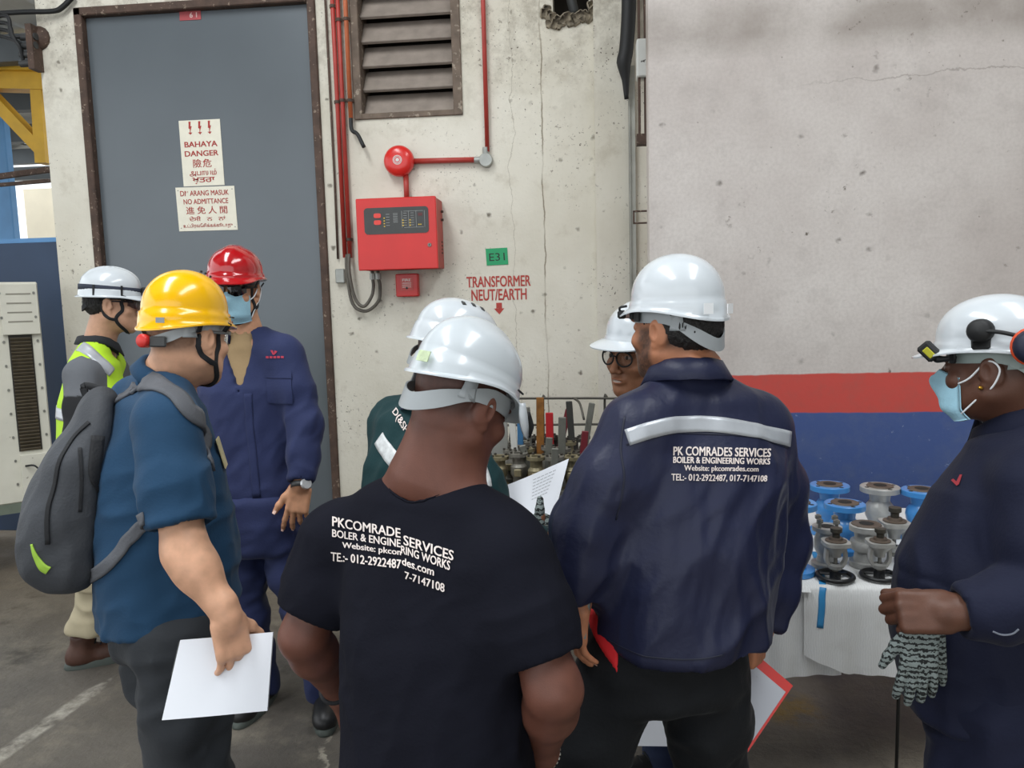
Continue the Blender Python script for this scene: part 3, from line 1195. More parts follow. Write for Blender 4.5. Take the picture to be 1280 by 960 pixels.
for zz in (FZ0 + .30, FZ0 + .35):
    m.cyl((FX1 - .006, YW - .06, zz), (FX1 + .012, YW - .06, zz), .008, n=10)
for k in range(4):
    m.box((-.003, -.012, -.005), (.003, .012, .005), None, (FX1 - .003, YW - .06, FZ0 + .10 + .022 * k))
m.split('side_fitting', M_RUST, fp)
xb_ = wallpt(508, 236)[0]
o = conduit('red_conduit', 'short red conduit from the bell down into the top of the fire panel', [(xb_, YW - .03, bellc[2] - .08), (xb_, YW - .03, FZ1 - .003)], .017, M_PIPE)
# grey flexible loops under the panel
g1 = 'grey flexible conduits looping under the fire panel'
for i, (xa, xe) in enumerate(((433, 474), (438, 467))):
    a = wallpt(xa, 322); e = wallpt(xe, 338)
    zb = wallpt(452, 389 - 6 * i)[2]
    xm = (a[0] + e[0]) / 2
    dy = -.045 - .024 * i
    pts = [(a[0], YW - .03 - .026 * i, a[2] + .02), (a[0] + .004, YW + dy - .014 * i, a[2] - .1), (a[0] + .03, YW + dy, zb + .05), (xm + .01, YW + dy, zb), (e[0] - .01, YW + dy, zb + .06), (e[0] + .005, YW + dy, e[2] - .1), (e[0], YW - .06, FZ0 - .04), (e[0], YW - .06, FZ0 + .003)]
    o = MB().tube(pts, .0105, 12, 6).build('flexible_conduit', mat('flex_grey', '#5f5a52', .6, 0, .15, 30), smooth=True)
    tag(o, ('outer' if i == 0 else 'inner') + ' grey flexible conduit looping from the red pipes up into the fire panel', 'conduit', g1)
    mm = MB().cyl((e[0], YW - .06, FZ0 - .05), (e[0], YW - .06, FZ0 - .012), .019, n=8)
    mm.build('gland', M_GALV, o)
p = wallpt(425, 345)
o = MB().box((-.03, -.035, -.045), (.03, 0, .045), None, (p[0], YW, p[2]), .006).build('socket_box', M_GALV, smooth=False)
tag(o, 'small grey conduit box by the door frame below the red pipes', 'box')
# break glass call point
cq = [wallpt(494, 344, .05), wallpt(522, 342, .05), wallpt(522, 369, .05)]
cx, cz = (cq[0][0] + cq[1][0]) / 2, (cq[0][2] + cq[2][2]) / 2
hw = (cq[1][0] - cq[0][0]) / 2
cp = MB().box((cx - hw, YW - .05, cz - hw), (cx + hw, YW, cz + hw), bev=.006).build('call_point', M_RED, auto=30)
tag(cp, 'small red break-glass fire call point under the fire panel', 'call point')
m = MB().box((cx - hw * .55, YW - .0525, cz - hw * .45), (cx + hw * .55, YW - .05, cz + hw * .62))
m.build('glass_plate', mat('call_point_plate', '#c9473f', .3), cp)
m = MB()
flat_text(m, 'FIRE', (cx, YW - .0526, cz + hw * .45), U, W, hw * .75, hw * .22, .02)
for k in range(3): m.box((cx - hw * .4, YW - .0535, cz + hw * (.15 - .17 * k)), (cx + hw * .4, YW - .0525, cz + hw * (.21 - .17 * k)))
m.build('printed_text', mat('white_print', '#e8dcd6', .6), cp)
MB().cyl((cx - .0, YW - .056, cz - hw * .25), (cx, YW - .05, cz - hw * .25), .007, n=12).build('target_dot', M_BLACK, cp)

# E31 plate and stencil
o, c, u, w, sx, sz = sign_plate('bay_plate', 'small green plate with black E31 on the white wall', [(607, 311), (634, 309.5), (635.5, 330.5), (608.5, 332)], YW)
o.data.materials[0] = mat('plate_green', '#1e9a63', .5, 0, .05, 20)
m = MB(); flat_text(m, 'E31', c - w * sz * .02, u, w, sx * .72, sz * .46, -.004)
m.build('printed_text', mat('print_black', '#1d2a24', .6), o)
M_STENCIL = mat('stencil_red', '#b0423b', .75, 0, .15, 25, speck=('#cfc4b6', 70, .66))


def on_wall_text(mb_, body, px0, py0, px1, py1, bold):
    a, b_ = on_y(px0, py0, YW), on_y(px1, py1, YW)
    flat_text(mb_, body, ((a[0] + b_[0]) / 2, YW, (a[2] + b_[2]) / 2), U, W, b_[0] - a[0], a[2] - b_[2], bold, lift=.0015)


m = MB()
on_wall_text(m, 'TRANSFORMER', 583, 346, 663.5, 357.5, .022)
on_wall_text(m, 'NEUT/EARTH', 589, 362, 658.5, 374.5, .022)
a = on_y(624, 385.5, YW)
k_ = 4.8 / 961
m.prism([(-3.6 * k_, 7 * k_), (3.6 * k_, 7 * k_), (3.6 * k_, 0), (6.5 * k_, 0), (0, -7.5 * k_), (-6.5 * k_, 0), (-3.6 * k_, 0)], a - np.array([0, .0002, 0]), U, W, .0012)
m.build('stencil_lettering', M_STENCIL, wall_back)

# ------------------------------------------------------------------ right corner fittings
xg = gx
def cpt(px, py, y): return on_y(px, py, y)
yc = YW - .05
a = cpt(784, 0, yc - .10)
pts = [cpt(786, -60, yc - .10), cpt(786, 10, yc - .10), cpt(783, 60, yc - .10), cpt(780, 78, yc - .10), cpt(782, 100, yc - .09), cpt(783, 124, yc - .08)]
o = MB().tube(pts, [.042, .042, .042, .044, .022, .012], 14, 4).build('drain_pipe', M_BLACK, smooth=True)
tag(o, 'black pipe wrapped in tape coming down in the corner beside the painted wall', 'pipe')
xs_ = cpt(790, 200, yc)[0]
ztop = cpt(791, 84, yc)[2]
m = MB()
m.box((xs_ - .018, yc - .035, .0), (xs_ + .018, yc, ztop))
m.box((xs_ - .018, yc - .05, .0), (xs_ - .012, yc, ztop))
tag(m.build('steel_channel', mat('pale_grey_channel', '#a9aaa2', .5, .2, .15, 10)), 'upright pale steel channel in the corner beside the painted wall', 'channel')
yq = YG + .25
p0, p1 = cpt(796, 48, yq), cpt(811, 95, yq)
bx = MB().box((p0[0], yq, p1[2]), (p0[0] + .085, yq + .1, p0[2]), bev=.006).build('switch_box', mat('chipped_white_box', '#c9cac5', .5, 0, .05, 10, speck=('#3a3733', 26, .62)), auto=30)
tag(bx, 'chipped white metal box high in the corner beside the painted wall', 'box')
m = MB()
q1, q2 = cpt(803, 96, yq), cpt(803, 175, yq)
m.box((q1[0] - .02, yq + .02, q2[2]), (q1[0] - .008, yq + .06, 4.0))
m.box((q1[0] + .012, yq + .02, q2[2]), (q1[0] + .03, yq + .06, 4.0))
m.box((q1[0] - .03, yq + .01, q2[2] - .02), (q1[0] + .035, yq + .07, q2[2] + .035))
m.build('guide_rail', M_RUST, bx)
m = MB()
r1, r2 = cpt(799, 263, yq), cpt(799, 278, yq)
for z in (r1[2], r2[2]): m.box((r1[0] - .03, yq + .03, z - .004), (r1[0] + .06, yq + .05, z + .004))
m.box((r1[0] - .03, yq + .03, r2[2]), (r1[0] - .022, yq + .05, r1[2]))
m.build('bracket', M_RUST, bx)
m = MB().box((xs_ + .03, YW - .049, 0), (xg + .25, YW - .045, 5.0))
tag(m.build('wall_recess', mat('greenish_render', '#9b9a86', .85, 0, .2, 5, bump=.2)), kind='structure')

# ------------------------------------------------------------------ outside on the left
M_YEL = mat('crane_yellow', '#c79b1e', .5, 0, .12, 6)
M_BLUE = mat('column_blue', '#5e93c4', .5, 0, .08, 5)
YO = 6.6
br = empty('crane_bracket', on_y(25, 100, YO), 'yellow painted steel crane bracket beyond the wall corner', 'bracket')
def obar(mm, p0, p1, y, h, d):
    a, b_ = on_y(*p0, y), on_y(*p1, y)
    a, b_ = np.array(a), np.array(b_)
    t = (b_ - a); Ln = np.linalg.norm(t); t /= Ln
    yy = np.array([0, 1, 0]); zz = np.cross(t, yy)
    mm.box((0, -d / 2, -h / 2), (Ln, d / 2, h / 2), np.stack([t, yy, zz], 1), a)
m = MB(); obar(m, (-160, 95), (75, 101), YO, .19, .16); obar(m, (-160, 88), (75, 91), YO, .03, .28); m.build('beam', M_YEL, br)
m = MB(); obar(m, (50, 100), (57, 205), YO, .10, .14); m.build('upright', M_YEL, br)
m = MB(); obar(m, (-60, 68), (56, 190), YO, .10, .12); m.build('brace', M_YEL, br)
xb = on_y(8, 250, 8.2)[0]
bc = MB().box((xb - .13, 8.1, 0), (xb + .13, 8.2, 6), bev=.01).build('column_1', M_BLUE)
tag(bc, kind='structure')
m = MB()
for k in range(2): m.box((xb - .132, 8.09, 2.05 + k * .17), (xb + .132, 8.11, 2.15 + k * .17))
m.build('painted_band', mat('white_band', '#e6e8ea', .6), bc)
# corrugated roof of the yard, with rafters
nx_ = 60
V, F = [], []
for y0, y1 in ((5.6, 6.6), (6.95, 8.6), (9.0, 10.6), (11.2, 12.9)):
    n0 = len(V)
    for i in range(nx_ + 1):
        x = -13 + 9.6 * i / nx_
        zc_ = .03 * math.sin(i * 2.1)
        for y in (y0, y1):
            z = 3.95 + (y - 5.6) * .035 + zc_
            V += [(x, y, z), (x, y, z + .02)]
    for i in range(nx_):
        b0 = n0 + i * 4
        F += [(b0, b0 + 2, b0 + 6, b0 + 4), (b0 + 1, b0 + 5, b0 + 7, b0 + 3)]
roof = mk('ceiling', V, F, mat('corrugated_grey', '#c3c8ca', .6, .3, .15, 2), smooth=False, origin=(0, 0, 0))
tag(roof, kind='structure')
for k in range(5):
    y = 6.3 + k * 1.7
    z = 3.95 + (y - 5.6) * .035 - .16
    MB().box((-13, y, z - .10), (-3.4, y + .12, z + .12)).build('rafter', mat('rafter_steel', '#5d6265', .6, .3, .1, 4), roof)
_xw = on_y(31, 260, 15.0)[0]
m = MB().box((_xw, 15, 0), (-3, 15.2, 4.1))
far = tag(m.build('wall_far', mat('cream_plaster', '#f1e7cf', .85, 0, .06, 2)), kind='structure')  # even cream plaster colour
# brown purlin below the roof edge
m = MB(); obar(m, (-10, 222), (62, 212), 7.2, .05, .05); obar(m, (-10, 232), (62, 226), 7.2, .03, .05)
tag(m.build('hanger_rail', M_RUST), 'thin rusty rail hanging beyond the wall corner below the yellow bracket', 'rail')
# cable bracket on the corner of the wall
kb = empty('cable_bracket', on_y(38, 60, YW - .02), 'dark insulator rack with looping cables on the upper corner of the wall', 'bracket')
m = MB()
for k in range(4):
    p = on_y(37, 46 + 11 * k, YW - .06)
    m.cyl(p + np.array([-.06, 0, 0]), p + np.array([.045, 0, 0]), .022, n=12)
m.split('insulator', M_DARKGREY, kb, auto=40)
m = MB()
a, b_ = on_y(46, 34, YW - .02), on_y(44, 90, YW - .02)
m.box((a[0] - .03, YW - .09, b_[2]), (a[0] + .01, YW - .0, a[2]))
m.build('rack', M_RUST, kb)
m = MB()
for k in range(4):
    p = on_y(30, 46 + 11 * k, YW - .06)
    q = on_y(8, 20 + 9 * k, YW - .1); r_ = on_y(14 + 3 * k, 44 + 4 * k, YW - .1)
    m.tube([on_y(-30, 30 + 3 * k, YW - .1), q, r_, p], .012, 8, 6)
m.tube([on_y(-20, 18, YW - .05), on_y(30, 15, YW - .05), on_y(66, 14, YW - .04), on_y(78, 9, YW - .04), on_y(92, -5, YW - .03)], .016, 8, 5)
m.split('cable_loop', M_BLACK, kb, smooth=True)
m = MB()
p = on_y(49, 48, YW)
m.lathe([(0, 0), (.075, 0), (.07, .02), (.0, .05)], (p[0], YW, p[2]), (0, -1, 0), 14)
m.build('cable_shroud', M_RUST, kb, smooth=True)
# blue sheet screen and lamp-blue sill
yy = 5.05
a, b_ = on_y(-90, 304, yy), on_y(73, 302, yy)
o = MB().box((a[0], yy, .05), (-3.435, yy + .06, b_[2]), bev=.005).build('steel_screen', mat('dark_blue_sheet', '#2a3d57', .5, .1, .2, 1.5))
tag(o, 'dark blue steel sheet screen standing behind the beige cabinet', 'screen')
m = MB().box((a[0] + .3, yy + .1, b_[2] - .02), (-3.45, yy + .3, b_[2] + .04))
tag(m.build('blue_rail', M_BLUE), 'light blue rail resting along the top of the dark blue screen', 'rail')

# beige cabinet
yk = 4.42
k0 = on_y(58, 352, yk); k1 = on_y(62, 636, yk)
kx1 = (on_y(49, 400, yk)[0] + on_y(63, 600, yk)[0]) / 2 + .02
kx0, kz0, kz1 = kx1 - .62, on_y(55, 622, yk)[2], k0[2]
M_BEI = mat('beige_cabinet', '#cfccbe', .5, 0, .06, 6, speck=('#8f8a7c', 20, .68))
cab = empty('ventilation_cabinet', ((kx0 + kx1) / 2, yk + .2, 0), 'beige steel cabinet with a dark grille on a grey stand at the left edge', 'cabinet')
MB().box((kx0, yk, kz0), (kx1, yk + .5, kz1), bev=.008).build('body', M_BEI, cab, auto=30)
lw = on_y(3, 360, yk)[0]
m = MB().box((lw - .02, yk - .025, on_y(20, 418, yk)[2]), (kx1 - .005, yk, kz1 - .01), bev=.004)
cov = m.build('cover_plate', M_BEI, cab)
m = MB()
for k in range(4):
    z = kz1 - .075 - k * .055
    m.box((lw + .02, yk - .027, z), (kx1 - .05, yk - .0245, z + .008))
m.split('slot', mat('slot_shadow', '#8a867a', .7), cov)
gz1, gz0 = on_y(30, 418, yk)[2], on_y(40, 560, yk)[2]
gx0, gx1 = on_y(11, 420, yk)[0], kx1 - .065
MB().box((gx0, yk - .006, gz0), (gx1, yk + .004, gz1)).build('grille_frame', mat('grille_dark', '#2e2a24', .7), cab)
m = MB()
k = 0
z = gz0 + .01
while z < gz1 - .01:
    m.box((gx0 + .01, -.004, -.008), (gx1 - .01, .004, .008), np.array(Matrix.Rotation(.6, 3, 'X')), (0, yk - .012, z)); z += .021
tag(m.build('grille_fin', mat('grille_fin', '#5a5142', .5, .3, .2, 20), cab), kind='stuff')
m = MB()
for zz in np.linspace(gz0 - .2, gz1 + .25, 9):
    for xx in (gx0 - .03, kx1 - .03): m.cyl((xx, yk - .028 if zz > gz1 else yk - .005, zz), (xx, yk + .002, zz), .009, n=8)
m.split('screw', M_STEEL, cab)
m = MB().box((gx0 - .0, yk - .02, kz0 + .03), (kx1 - .01, yk, gz0 - .02), bev=.004); m.build('lower_plate', M_BEI, cab)
m = MB().tube([(gx0 + .03, yk - .02, gz0 - .09), (gx0 + .09, yk - .06, gz0 - .09), (gx0 + .14, yk - .05, gz0 - .16), (kx1 - .06, yk - .02, gz0 - .2)], .006, 8, 5); m.build('cable', M_BLACK, cab, smooth=True)
M_STAND = mat('grey_green_stand', '#6c7568', .6, .2, .2, 9)
for xx in (kx0 + .03, kx1 - .11):
    for yy_ in (yk + .02, yk + .4):
        m = MB().box((xx, yy_, 0.0), (xx + .075, yy_ + .075, kz0), bev=.003); m.box((xx - .03, yy_ - .03, 0), (xx + .105, yy_ + .1, .012)); m.build('leg', M_STAND, cab)
m = MB().box((kx0, yk + .0, kz0 - .06), (kx1, yk + .5, kz0)); m.build('stand_rail', M_STAND, cab)

# turn the cabinet so that its grille side faces into the bay
ang = math.radians(40)
dx = kx1 - float(cab.location.x)
for ch in cab.children_recursive:
    for v in ch.data.vertices:
        v.co.x = (v.co.x - dx) * .80
        v.co.y = v.co.y + .2
cab.location = (kx1, yk, 0)
cab.rotation_euler = (0, 0, ang)
# ------------------------------------------------------------------ people


def rz(a):
    a = math.radians(a)
    return np.array([[math.cos(a), -math.sin(a), 0], [math.sin(a), math.cos(a), 0], [0, 0, 1]])


def rx(a):
    a = math.radians(a)
    return np.array([[1, 0, 0], [0, math.cos(a), -math.sin(a)], [0, math.sin(a), math.cos(a)]])


def ry(a):
    a = math.radians(a)
    return np.array([[math.cos(a), 0, math.sin(a)], [0, 1, 0], [-math.sin(a), 0, math.cos(a)]])


def face_right(yaw):       # a person's right-hand direction (yaw 0 looks along +Y, positive turns left)
    return rz(yaw) @ np.array([1.0, 0, 0])


def face_fwd(yaw):
    return rz(yaw) @ np.array([0, 1.0, 0])


def hand_ops(s, wrist, ydir, back, side, curl=(20, 25, 15), spread=4, thumb=(50, 20), sc=1.0, curls=None, stub=True, fat=1.0):
    """palm and five fingers. ydir: wrist to knuckles; back: back of the hand; side: +1 thumb lies at ydir x back"""
    y = np.array(ydir, float); y /= np.linalg.norm(y)
    z = np.array(back, float); z = z - y * (z @ y); z /= np.linalg.norm(z)
    x = np.cross(y, z) * side
    w = np.array(wrist, float)
    def pt(a, b, c): return w + sc * (a * x + b * y + c * z)
    M = np.stack([x, y, z], 1)
    s.box(pt(0, .052, -.002), np.array((.040, .048, .0135)) * sc, M, .012 * sc, .012)
    s.el(pt(.022, .035, -.008), np.array((.018, .034, .016)) * sc, M, .012)
    if stub: s.rc(pt(0, -.03, 0), pt(0, .02, 0), .026 * sc, .026 * sc, .02)
    tips = []
    L = [(.045, .027, .022), (.050, .031, .023), (.046, .029, .022), (.036, .022, .019)]
    for i in range(4):
        bx = (.030, .0105, -.009, -.028)[i]
        b = pt(bx, .092 - (.004, 0, .003, .011)[i], .001)
        sp = math.radians(spread * (1.5, .5, -.5, -1.5)[i])
        d0 = y * math.cos(sp) + x * math.sin(sp)
        cu = curls[i] if curls else curl
        ang, p, r = 0, b, (.0098, .0102, .0097, .0085)[i] * sc * fat
        ps, rs = [p - d0 * .02 * sc, p], [r * 1.05, r]
        for j in range(3):
            ang += cu[j]
            a = math.radians(ang)
            p = p + (d0 * math.cos(a) - z * math.sin(a)) * L[i][j] * sc
            ps.append(p); rs.append(r * (.95, .88, .75)[j])
        s.chain(ps, rs, .004)
        tips.append((ps[-1], d0 * math.cos(a) - z * math.sin(a), d0 * math.sin(a) + z * math.cos(a), rs[-1]))
    t0, t1 = math.radians(thumb[0]), math.radians(thumb[1])
    p0 = pt(.022, .018, -.008)
    d = y * math.cos(t0) + x * math.sin(t0)
    d = d * math.cos(t1) - z * math.sin(t1)
    p1 = p0 + d * .044 * sc
    d2 = d * .93 + y * .32; d2 /= np.linalg.norm(d2)
    p2 = p1 + d2 * .034 * sc
    d3 = d2 * .96 + y * .2 - z * .1; d3 /= np.linalg.norm(d3)
    p3 = p2 + d3 * .027 * sc
    s.chain([p0, p1, p2, p3], [.0165 * sc, .0135 * sc, .0115 * sc, .009 * sc], .008)
    tips.append((p3, d3, np.cross(d3, np.cross(z, d3)), .009 * sc))
    return tips


def head_sdf(h, o):
    """head in its own frame: eyes at z = 0, y forward, x to the right"""
    s = SDF(h)
    w = o.get('wide', 1.0)
    fat = o.get('fat', 0.0)
    s.el((0, -.014, .030), (.077 * w, .098, .088), None, .02)
    s.el((0, .026, -.035), (.066 * w, .068, .080), None, .03)
    s.el((0, .030, -.075), (.055 * w + fat * .5, .055 + fat * .3, .045), None, .025)
    for x in (-1, 1):
        s.rc((x * (.060 + fat * .4) * w, -.004, -.060), (x * .016, .070, -.106), .018 + fat * .3, .015, .03)   # jaw line
        s.el((x * .045 * w, .062, -.032), (.022 + fat * .3, .022, .020), None, .02)                # cheek bone
        s.el((x * .030, .083, .017), (.024, .012, .008), None, .012)                         # brow
    s.rc((0, .074, -.108), (0, .076, -.104), .018, .018, .02)                                # chin
    for x in (-1, 1):
        s.el((x * .032, .100, -.001), (.020, .016, .011), None, .012, 's')                   # eye socket
        s.el((x * .032, .080, -.001), (.014, .012, .0115), None, .003)                        # eyeball with lids
    s.rc((0, .090, .004), (0, .113, -.036), .0075, .0115, .008)                              # nose
    s.el((0, .116, -.040), (.011, .010, .009), None, .006)
    for x in (-1, 1):
        s.el((x * .014, .104, -.043), (.008, .010, .008), None, .006)
        s.el((x * .007, .110, -.051), (.0035, .006, .004), None, .002, 's')
    s.el((0, .090, -.070), (.026, .012, .014), None, .012)                                  # mouth mound
    s.el((0, .101, -.0665), (.020, .0065, .0050), None, .003)
    s.el((0, .099, -.0775), (.017, .0070, .0055), None, .003)
    s.el((0, .108, -.0720), (.022, .010, .0012), None, .002, 's')
    for x in (-1, 1):                                                                        # ears
        R = rz(-x * 22) @ rx(-8)
        s.el((x * .080 * w, -.012, -.012), (.0085, .019, .033), R, .006)
        s.el((x * .083 * w, -.018, -.008), (.0060, .021, .030), R, .003)
        s.el((x * .0938 * w, -.008, -.008), (.008, .010, .019), R, .003, 's')
        s.el((x * .081 * w, .004, -.018), (.006, .006, .008), R, .004)
        s.el((x * .080 * w, -.006, -.040), (.007, .010, .010), R, .004)
    return s


def skin_colour(V, base, o):
    """per-vertex skin tone from the head frame: lips, brows, stubble and cropped hair are the person's own colours"""
    c = np.array(lin(base))
    C = np.tile(c, (len(V), 1))
    x, y, z = V.T
    def blend(mask, col): C[:] = C * (1 - mask[:, None]) + np.array(col) * mask[:, None]
    sm = lambda t: np.clip(t, 0, 1) ** 2 * (3 - 2 * np.clip(t, 0, 1))
    lips = sm(1.6 - ((x / .021) ** 2 + ((z + .072) / .011) ** 2) * 1.3) * (y > .09)
    blend(lips * .55, c * np.array((.85, .55, .52)))
    br = sm(1.7 - (((np.abs(x) - .032) / .022) ** 2 + ((z - .019 + .15 * (np.abs(x) - .03)) / .0052) ** 2) * 1.2) * (y > .06)
    blend(br * .8, np.array((.012, .009, .008)))
    eye = sm(1.5 - (((np.abs(x) - .032) / .012) ** 2 + ((z) / .005) ** 2)) * (y > .075)
    blend(eye * .9, np.array((.45, .42, .40)))
    if o.get('smile'):
        blend(sm(1.5 - ((x / .016) ** 2 + ((z + .072) / .0035) ** 2)) * (y > .085) * .9, np.array((.55, .5, .45)))
    iris = sm(2.2 - (((np.abs(x) - .032) / .0042) ** 2 + ((z) / .0048) ** 2)) * (y > .08)
    blend(iris, np.array((.012, .008, .006)))
    hr = o.get('crop')
    if hr:   # cropped hair: (strength, lowest z at the nape)
        n = vnoise(V / .006, 5) * .25 + .75
        zl = hr[1] + np.where(y > -.02, (y + .02) * 1.1, 0) + .045 * sm((y + .01) / .03)
        m = sm((z - zl) / .03) * (np.abs(x) < .2) * (y < .075)
        ear = sm(1.8 - (((y + .01) / .024) ** 2 + ((z + .012) / .036) ** 2)) * (np.abs(x) > .066)
        m = m * (1 - ear)
        blend(m * hr[0] * n, np.array((.010, .008, .008)))
    bd = o.get('beard')
    if bd:
        n = vnoise(V / .004, 9) * .3 + .7
        m = sm((-.040 - z + .3 * (y - .05)) / .02) * sm((z + .128) / .012) * sm((y - .012) / .03)
        side = sm(1.4 - np.abs(y - .030) / .026) * sm((.01 - z) / .02) * sm((z + .11) / .02) * (np.abs(x) > .04)
        m = np.maximum(m, side)
        m = np.maximum(m, .9 * sm(1.5 - ((x / .027) ** 2 + ((z + .058) / .007) ** 2)) * (y > .085))
        blend(m * bd * n * (1 - lips), np.array((.014, .011, .010)))
    return C


def to_world(V, M):
    return V @ M[:3, :3].T + M[:3, 3]


def head_matrix(c, yaw, pitch=0, roll=0, sc=1.0):
    M = np.eye(4)
    M[:3, :3] = rz(yaw) @ rx(pitch) @ ry(roll) * sc
    M[:3, 3] = c
    return M


def rim(phi, o):
    """lower edge of a hard hat at angle phi from the front"""
    c = math.cos(phi)
    return o.get('rim', .026) + o.get('front_up', .010) * max(c, 0) ** 1.5 + o.get('side_up', .010) * math.sin(phi) ** 2 - o.get('back_dn', .012) * max(-c, 0) ** 1.5


def helmet(parent, M, name, m_shell, o):
    """hard hat shell in the head frame"""
    n = 112
    A, B, H = o.get('a', .108), o.get('b', .134), o.get('h', .098)
    zb = o.get('zb', .062)
    peak, lip = o.get('peak', .045), o.get('lip', .007)
    yc = -.008
    prof_out = []
    rows = []
    def ring(fn):
        rows.append([fn(2 * PI * i / n) for i in range(n)])
    def base(phi, k=0.0):
        return 1 / math.sqrt((math.sin(phi) / (A + k)) ** 2 + (math.cos(phi) / (B + k)) ** 2)
    def put(phi, r, z): return (math.sin(phi) * r, yc + math.cos(phi) * r, z)
    def pk(phi):
        ph = (phi + PI) % (2 * PI) - PI
        return math.exp(-(abs(ph) / math.radians(48)) ** 4)
    NR = 22
    def dome_z(t, phi, r):
        z = zb + H * max(0, math.cos(t * PI / 2)) ** .92
        x = math.sin(phi) * r
        y = math.cos(phi) * r
        w = o.get('ridge', 0)
        if w:
            q = abs(x) / o.get('ridge_w', .026)
            z += w * (1 / (1 + q ** 6)) * max(0, math.cos(t * PI / 2)) ** .4 * (1 if t < .97 else .3)
        for rx_ in o.get('side_ridges', ()):
            z += .005 * math.exp(-((x - rx_) / .006) ** 2) * (1 if t < .75 else max(0, (1 - t) / .25))
        return z
    for k in range(1, NR + 1):
        t = k / NR
        ring(lambda phi: put(phi, base(phi) * math.sin(t * PI / 2) ** .97, dome_z(t, phi, base(phi) * math.sin(t * PI / 2))))
    st = o.get('step', .004)
    ring(lambda phi: put(phi, base(phi, st), zb - .004))
    ring(lambda phi: put(phi, base(phi, st + .002), zb * .5 + rim(phi, o) * .5))
    ring(lambda phi: put(phi, base(phi, st + .003), rim(phi, o) + .006))
    dr = lambda phi: pk(phi) * peak
    dp = o.get('drop', .014)
    ring(lambda phi: put(phi, base(phi, st + .004 + lip * .6) + dr(phi) * .5, rim(phi, o) + .003 - pk(phi) * dp * .4))
    ring(lambda phi: put(phi, base(phi, st + .004 + lip) + dr(phi), rim(phi, o) - pk(phi) * dp))
    ring(lambda phi: put(phi, base(phi, st + .0035 + lip) + dr(phi), rim(phi, o) - .0035 - pk(phi) * dp))
    ring(lambda phi: put(phi, base(phi, st - .001), rim(phi, o) - .001))
    ring(lambda phi: put(phi, base(phi, -.001), zb))
    for k in range(NR - 1, 1, -3):
        t = k / NR
        ring(lambda phi: put(phi, (base(phi) - .004) * math.sin(t * PI / 2), dome_z(t, 0, .9) - .006))
    V = [(0, yc, dome_z(0, 0, 0))]
    F = []
    for r in rows: V += r
    m = len(rows)
    for i in range(n): F.append((0, 1 + (i + 1) % n, 1 + i))
    for k in range(m - 1):
        for i in range(n):
            j = (i + 1) % n
            F.append((1 + k * n + i, 1 + k * n + j, 1 + (k + 1) * n + j, 1 + (k + 1) * n + i))
    F.append(tuple(1 + (m - 1) * n + i for i in range(n)))
    V = to_world(np.array(V), M)
    ob = mk(name, V, F, m_shell, parent, True)
    ob.data.set_sharp_from_angle(angle=math.radians(50))
    return ob


M_STRAP = mat('helmet_strap_grey', '#9a9fa1', .45, 0, .03, 30)
M_CHIN = mat('black_webbing', '#1c1d20', .8)


def nape_band(parent, M, m_=None, z_temple=.026, z_nape=-.048, width=.022, a=.080, b=.108, name='suspension_band', span=150):
    m_ = m_ or M_STRAP
    pts, wd = [], []
    for k in range(41):
        q = (k / 40 * 2 - 1)
        ang = math.radians(180 + q * span)
        back = 1 - min(1, abs(q) / .62)
        s_ = back ** 2 * (3 - 2 * back)
        z = z_temple + (z_nape - z_temple) * s_
        pts.append((math.sin(ang) * (a + .003 * (1 - s_)), -.012 + math.cos(ang) * b, z))
        wd.append(width * (1.0 - .35 * math.exp(-((abs(q) - .42) / .12) ** 2)))
    mb_ = MB().ribbon(pts, (0, 0, 1), wd, .003)
    V = to_world(np.array(mb_.V), M)
    # upright tabs that carry the band up into the shell
    o = mk(name, V, mb_.F, m_, parent, True)
    o.data.set_sharp_from_angle(angle=math.radians(40))
    for sg in (-1, 1):
        mb_ = MB()
        ang = math.radians(180 + sg * 62)
        p = np.array((math.sin(ang) * (a + .002), -.012 + math.cos(ang) * b, 0))
        t = np.array((math.cos(ang) * a, -math.sin(ang) * b, 0)); t /= np.linalg.norm(t)
        mb_.ribbon([p + (0, 0, -.006), p + (0, 0, .02), p * np.array((1.03, 1.03, 1)) + (0, 0, .055)], t, [.036, .026, .024], .003, 4)
        mk('suspension_tab', to_world(np.array(mb_.V), M), mb_.F, m_, parent, True)
    return o


